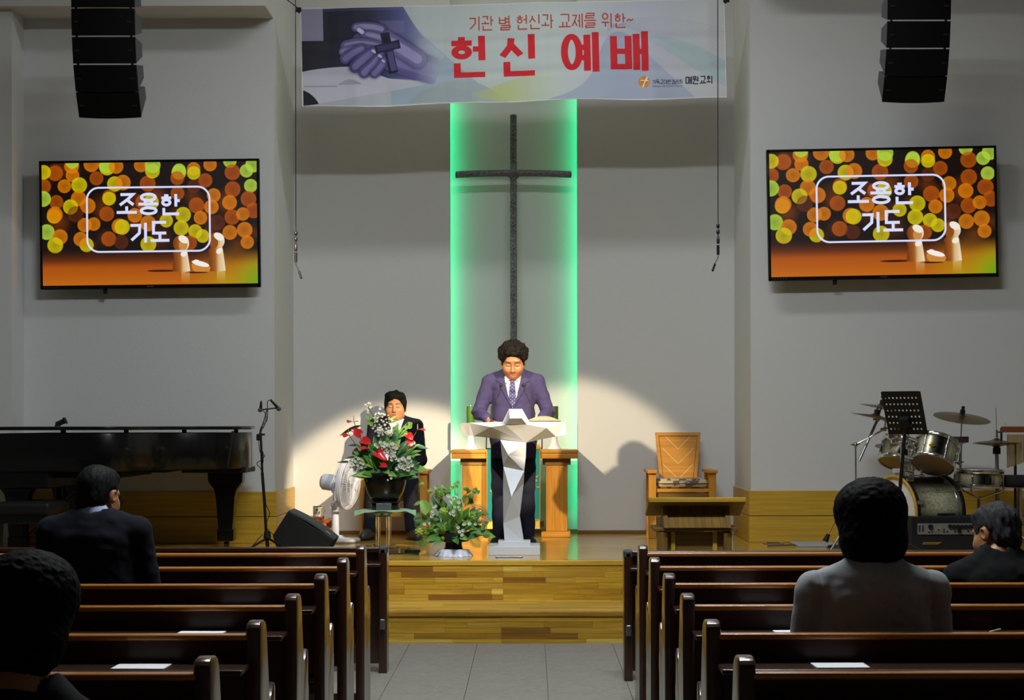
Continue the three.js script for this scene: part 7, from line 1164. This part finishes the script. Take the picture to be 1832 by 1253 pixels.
// ---------- worshippers in the pews, seen from behind ----------
const suit = cloth(0.0045, 0.0048, 0.010), suit2 = cloth(0.0035, 0.0035, 0.004);
{
  const d = 7.82, J = seated({ sh: 0.615, w: 0.182, lean: 0.02, head: [-0.005, 1.172, 0.085] }); J.neck = [0, 1.085, 0.02];
  const o = person({ label: 'man in navy suit with light blue collar and glasses bowing in the left pews', pos: [PX(166, d), 0, -d], turn: Math.PI, lo: [-0.36, -0.01, -0.2], hi: [0.36, 1.2, 0.66], J, headRot: [0.28, -0.36, 0.0], headScale: 1.0, hair: 'short', hairMat: blackHair, hands: lapHands(0.43, 0.3), jacket: suit, trousers: suit, collar: cloth(0.5, 0.58, 0.85), collarTilt: 0.3, collarUp: 0.052, nape: -0.012, handCell: 0.006 });
  const gm = [-1, 1].flatMap((s) => [rod(V(s * 0.078, 0.006, 0.085), V(s * 0.085, 0.01, -0.01), 0.0022), new THREE.TorusGeometry(0.024, 0.002, 6, 20).translate(s * 0.033, 0, 0.1)]).concat([rod(V(-0.01, 0.004, 0.104), V(0.01, 0.004, 0.104), 0.002)]);
  const gl = part('glasses', gm, MAT.black, o.t); gl.applyMatrix4(o.HM); number(o.t);
}
{
  const d = 6.03, J = seated({ sh: 0.525, w: 0.188, lean: 0.01, head: [0, 1.148, 0.06] }); J.neck = [0, 1.0, 0.0];
  person({ label: 'woman with full black permed hair and a light grey jacket sitting in the right pews', pos: [PX(1562, d), 0, -d], turn: Math.PI, lo: [-0.38, -0.01, -0.22], hi: [0.38, 1.15, 0.66], cell: 0.009, J, headRot: [0.3, 0.0, 0.0], hair: 'bob', hairCell: 0.006, hairMat: hairM(0.0035, 0.003, 0.003, 0.15), hands: lapHands(0.43, 0.3), jacket: cloth(0.33, 0.34, 0.36), trousers: cloth(0.02, 0.02, 0.022), girth: 1.05, wrinkle: 0.0024, nape: 0.062, puff: 0.058, handCell: 0.006,
    fold: (x, y, z) => (z < 0 ? 0.004 * Math.exp(-(((y - 0.82 + 0.1 * x * x) / 0.012) ** 2)) * sstep(0.16, 0.1, Math.abs(x)) : 0) + 0.005 * Math.exp(-(((Math.abs(x) - 0.178) / 0.006) ** 2)) * sstep(0.8, 0.85, y) * (z < 0.03 ? 1 : 0) });
}
{
  const d = 7.86, J = seated({ sh: 0.41, w: 0.185, lean: 0.0, head: [0.0, 0.998, 0.09] }); J.neck = [0, 0.91, 0.03]; J.chest = [0, 0.72, 0];
  person({ label: 'grey-haired man in a black jacket at the right edge with his bowed head turned left', pos: [PX(1790, d), 0, -d], turn: Math.PI, lo: [-0.38, -0.01, -0.2], hi: [0.38, 1.05, 0.66], J, headRot: [0.34, 0.62, 0.06], headScale: 1.04, hair: 'grey', hairMat: hairM(0.03, 0.03, 0.033), hands: lapHands(0.43, 0.3), jacket: suit2, trousers: suit2, handCell: 0.006 });
}
{
  const d = 4.33, J = seated({ sh: 0.335, w: 0.16, lean: 0.0, head: [-0.0, 1.03, 0.06] }); J.neck = [0, 0.85, 0.02]; J.chest = [0, 0.66, 0];
  person({ label: 'dark-haired figure in black at the lower left corner, closest to the viewer', pos: [PX(44, d), 0, -d], turn: Math.PI, lo: [-0.36, -0.01, -0.2], hi: [0.36, 1.02, 0.66], J, headRot: [0.3, -0.15, 0.0], headScale: 1.0, hair: 'bob', hairMat: hairM(0.002, 0.002, 0.002, 0.1), hands: lapHands(0.43, 0.3), jacket: suit2, trousers: suit2, handCell: 0.006 });
}
renderer.render(scene, camera);
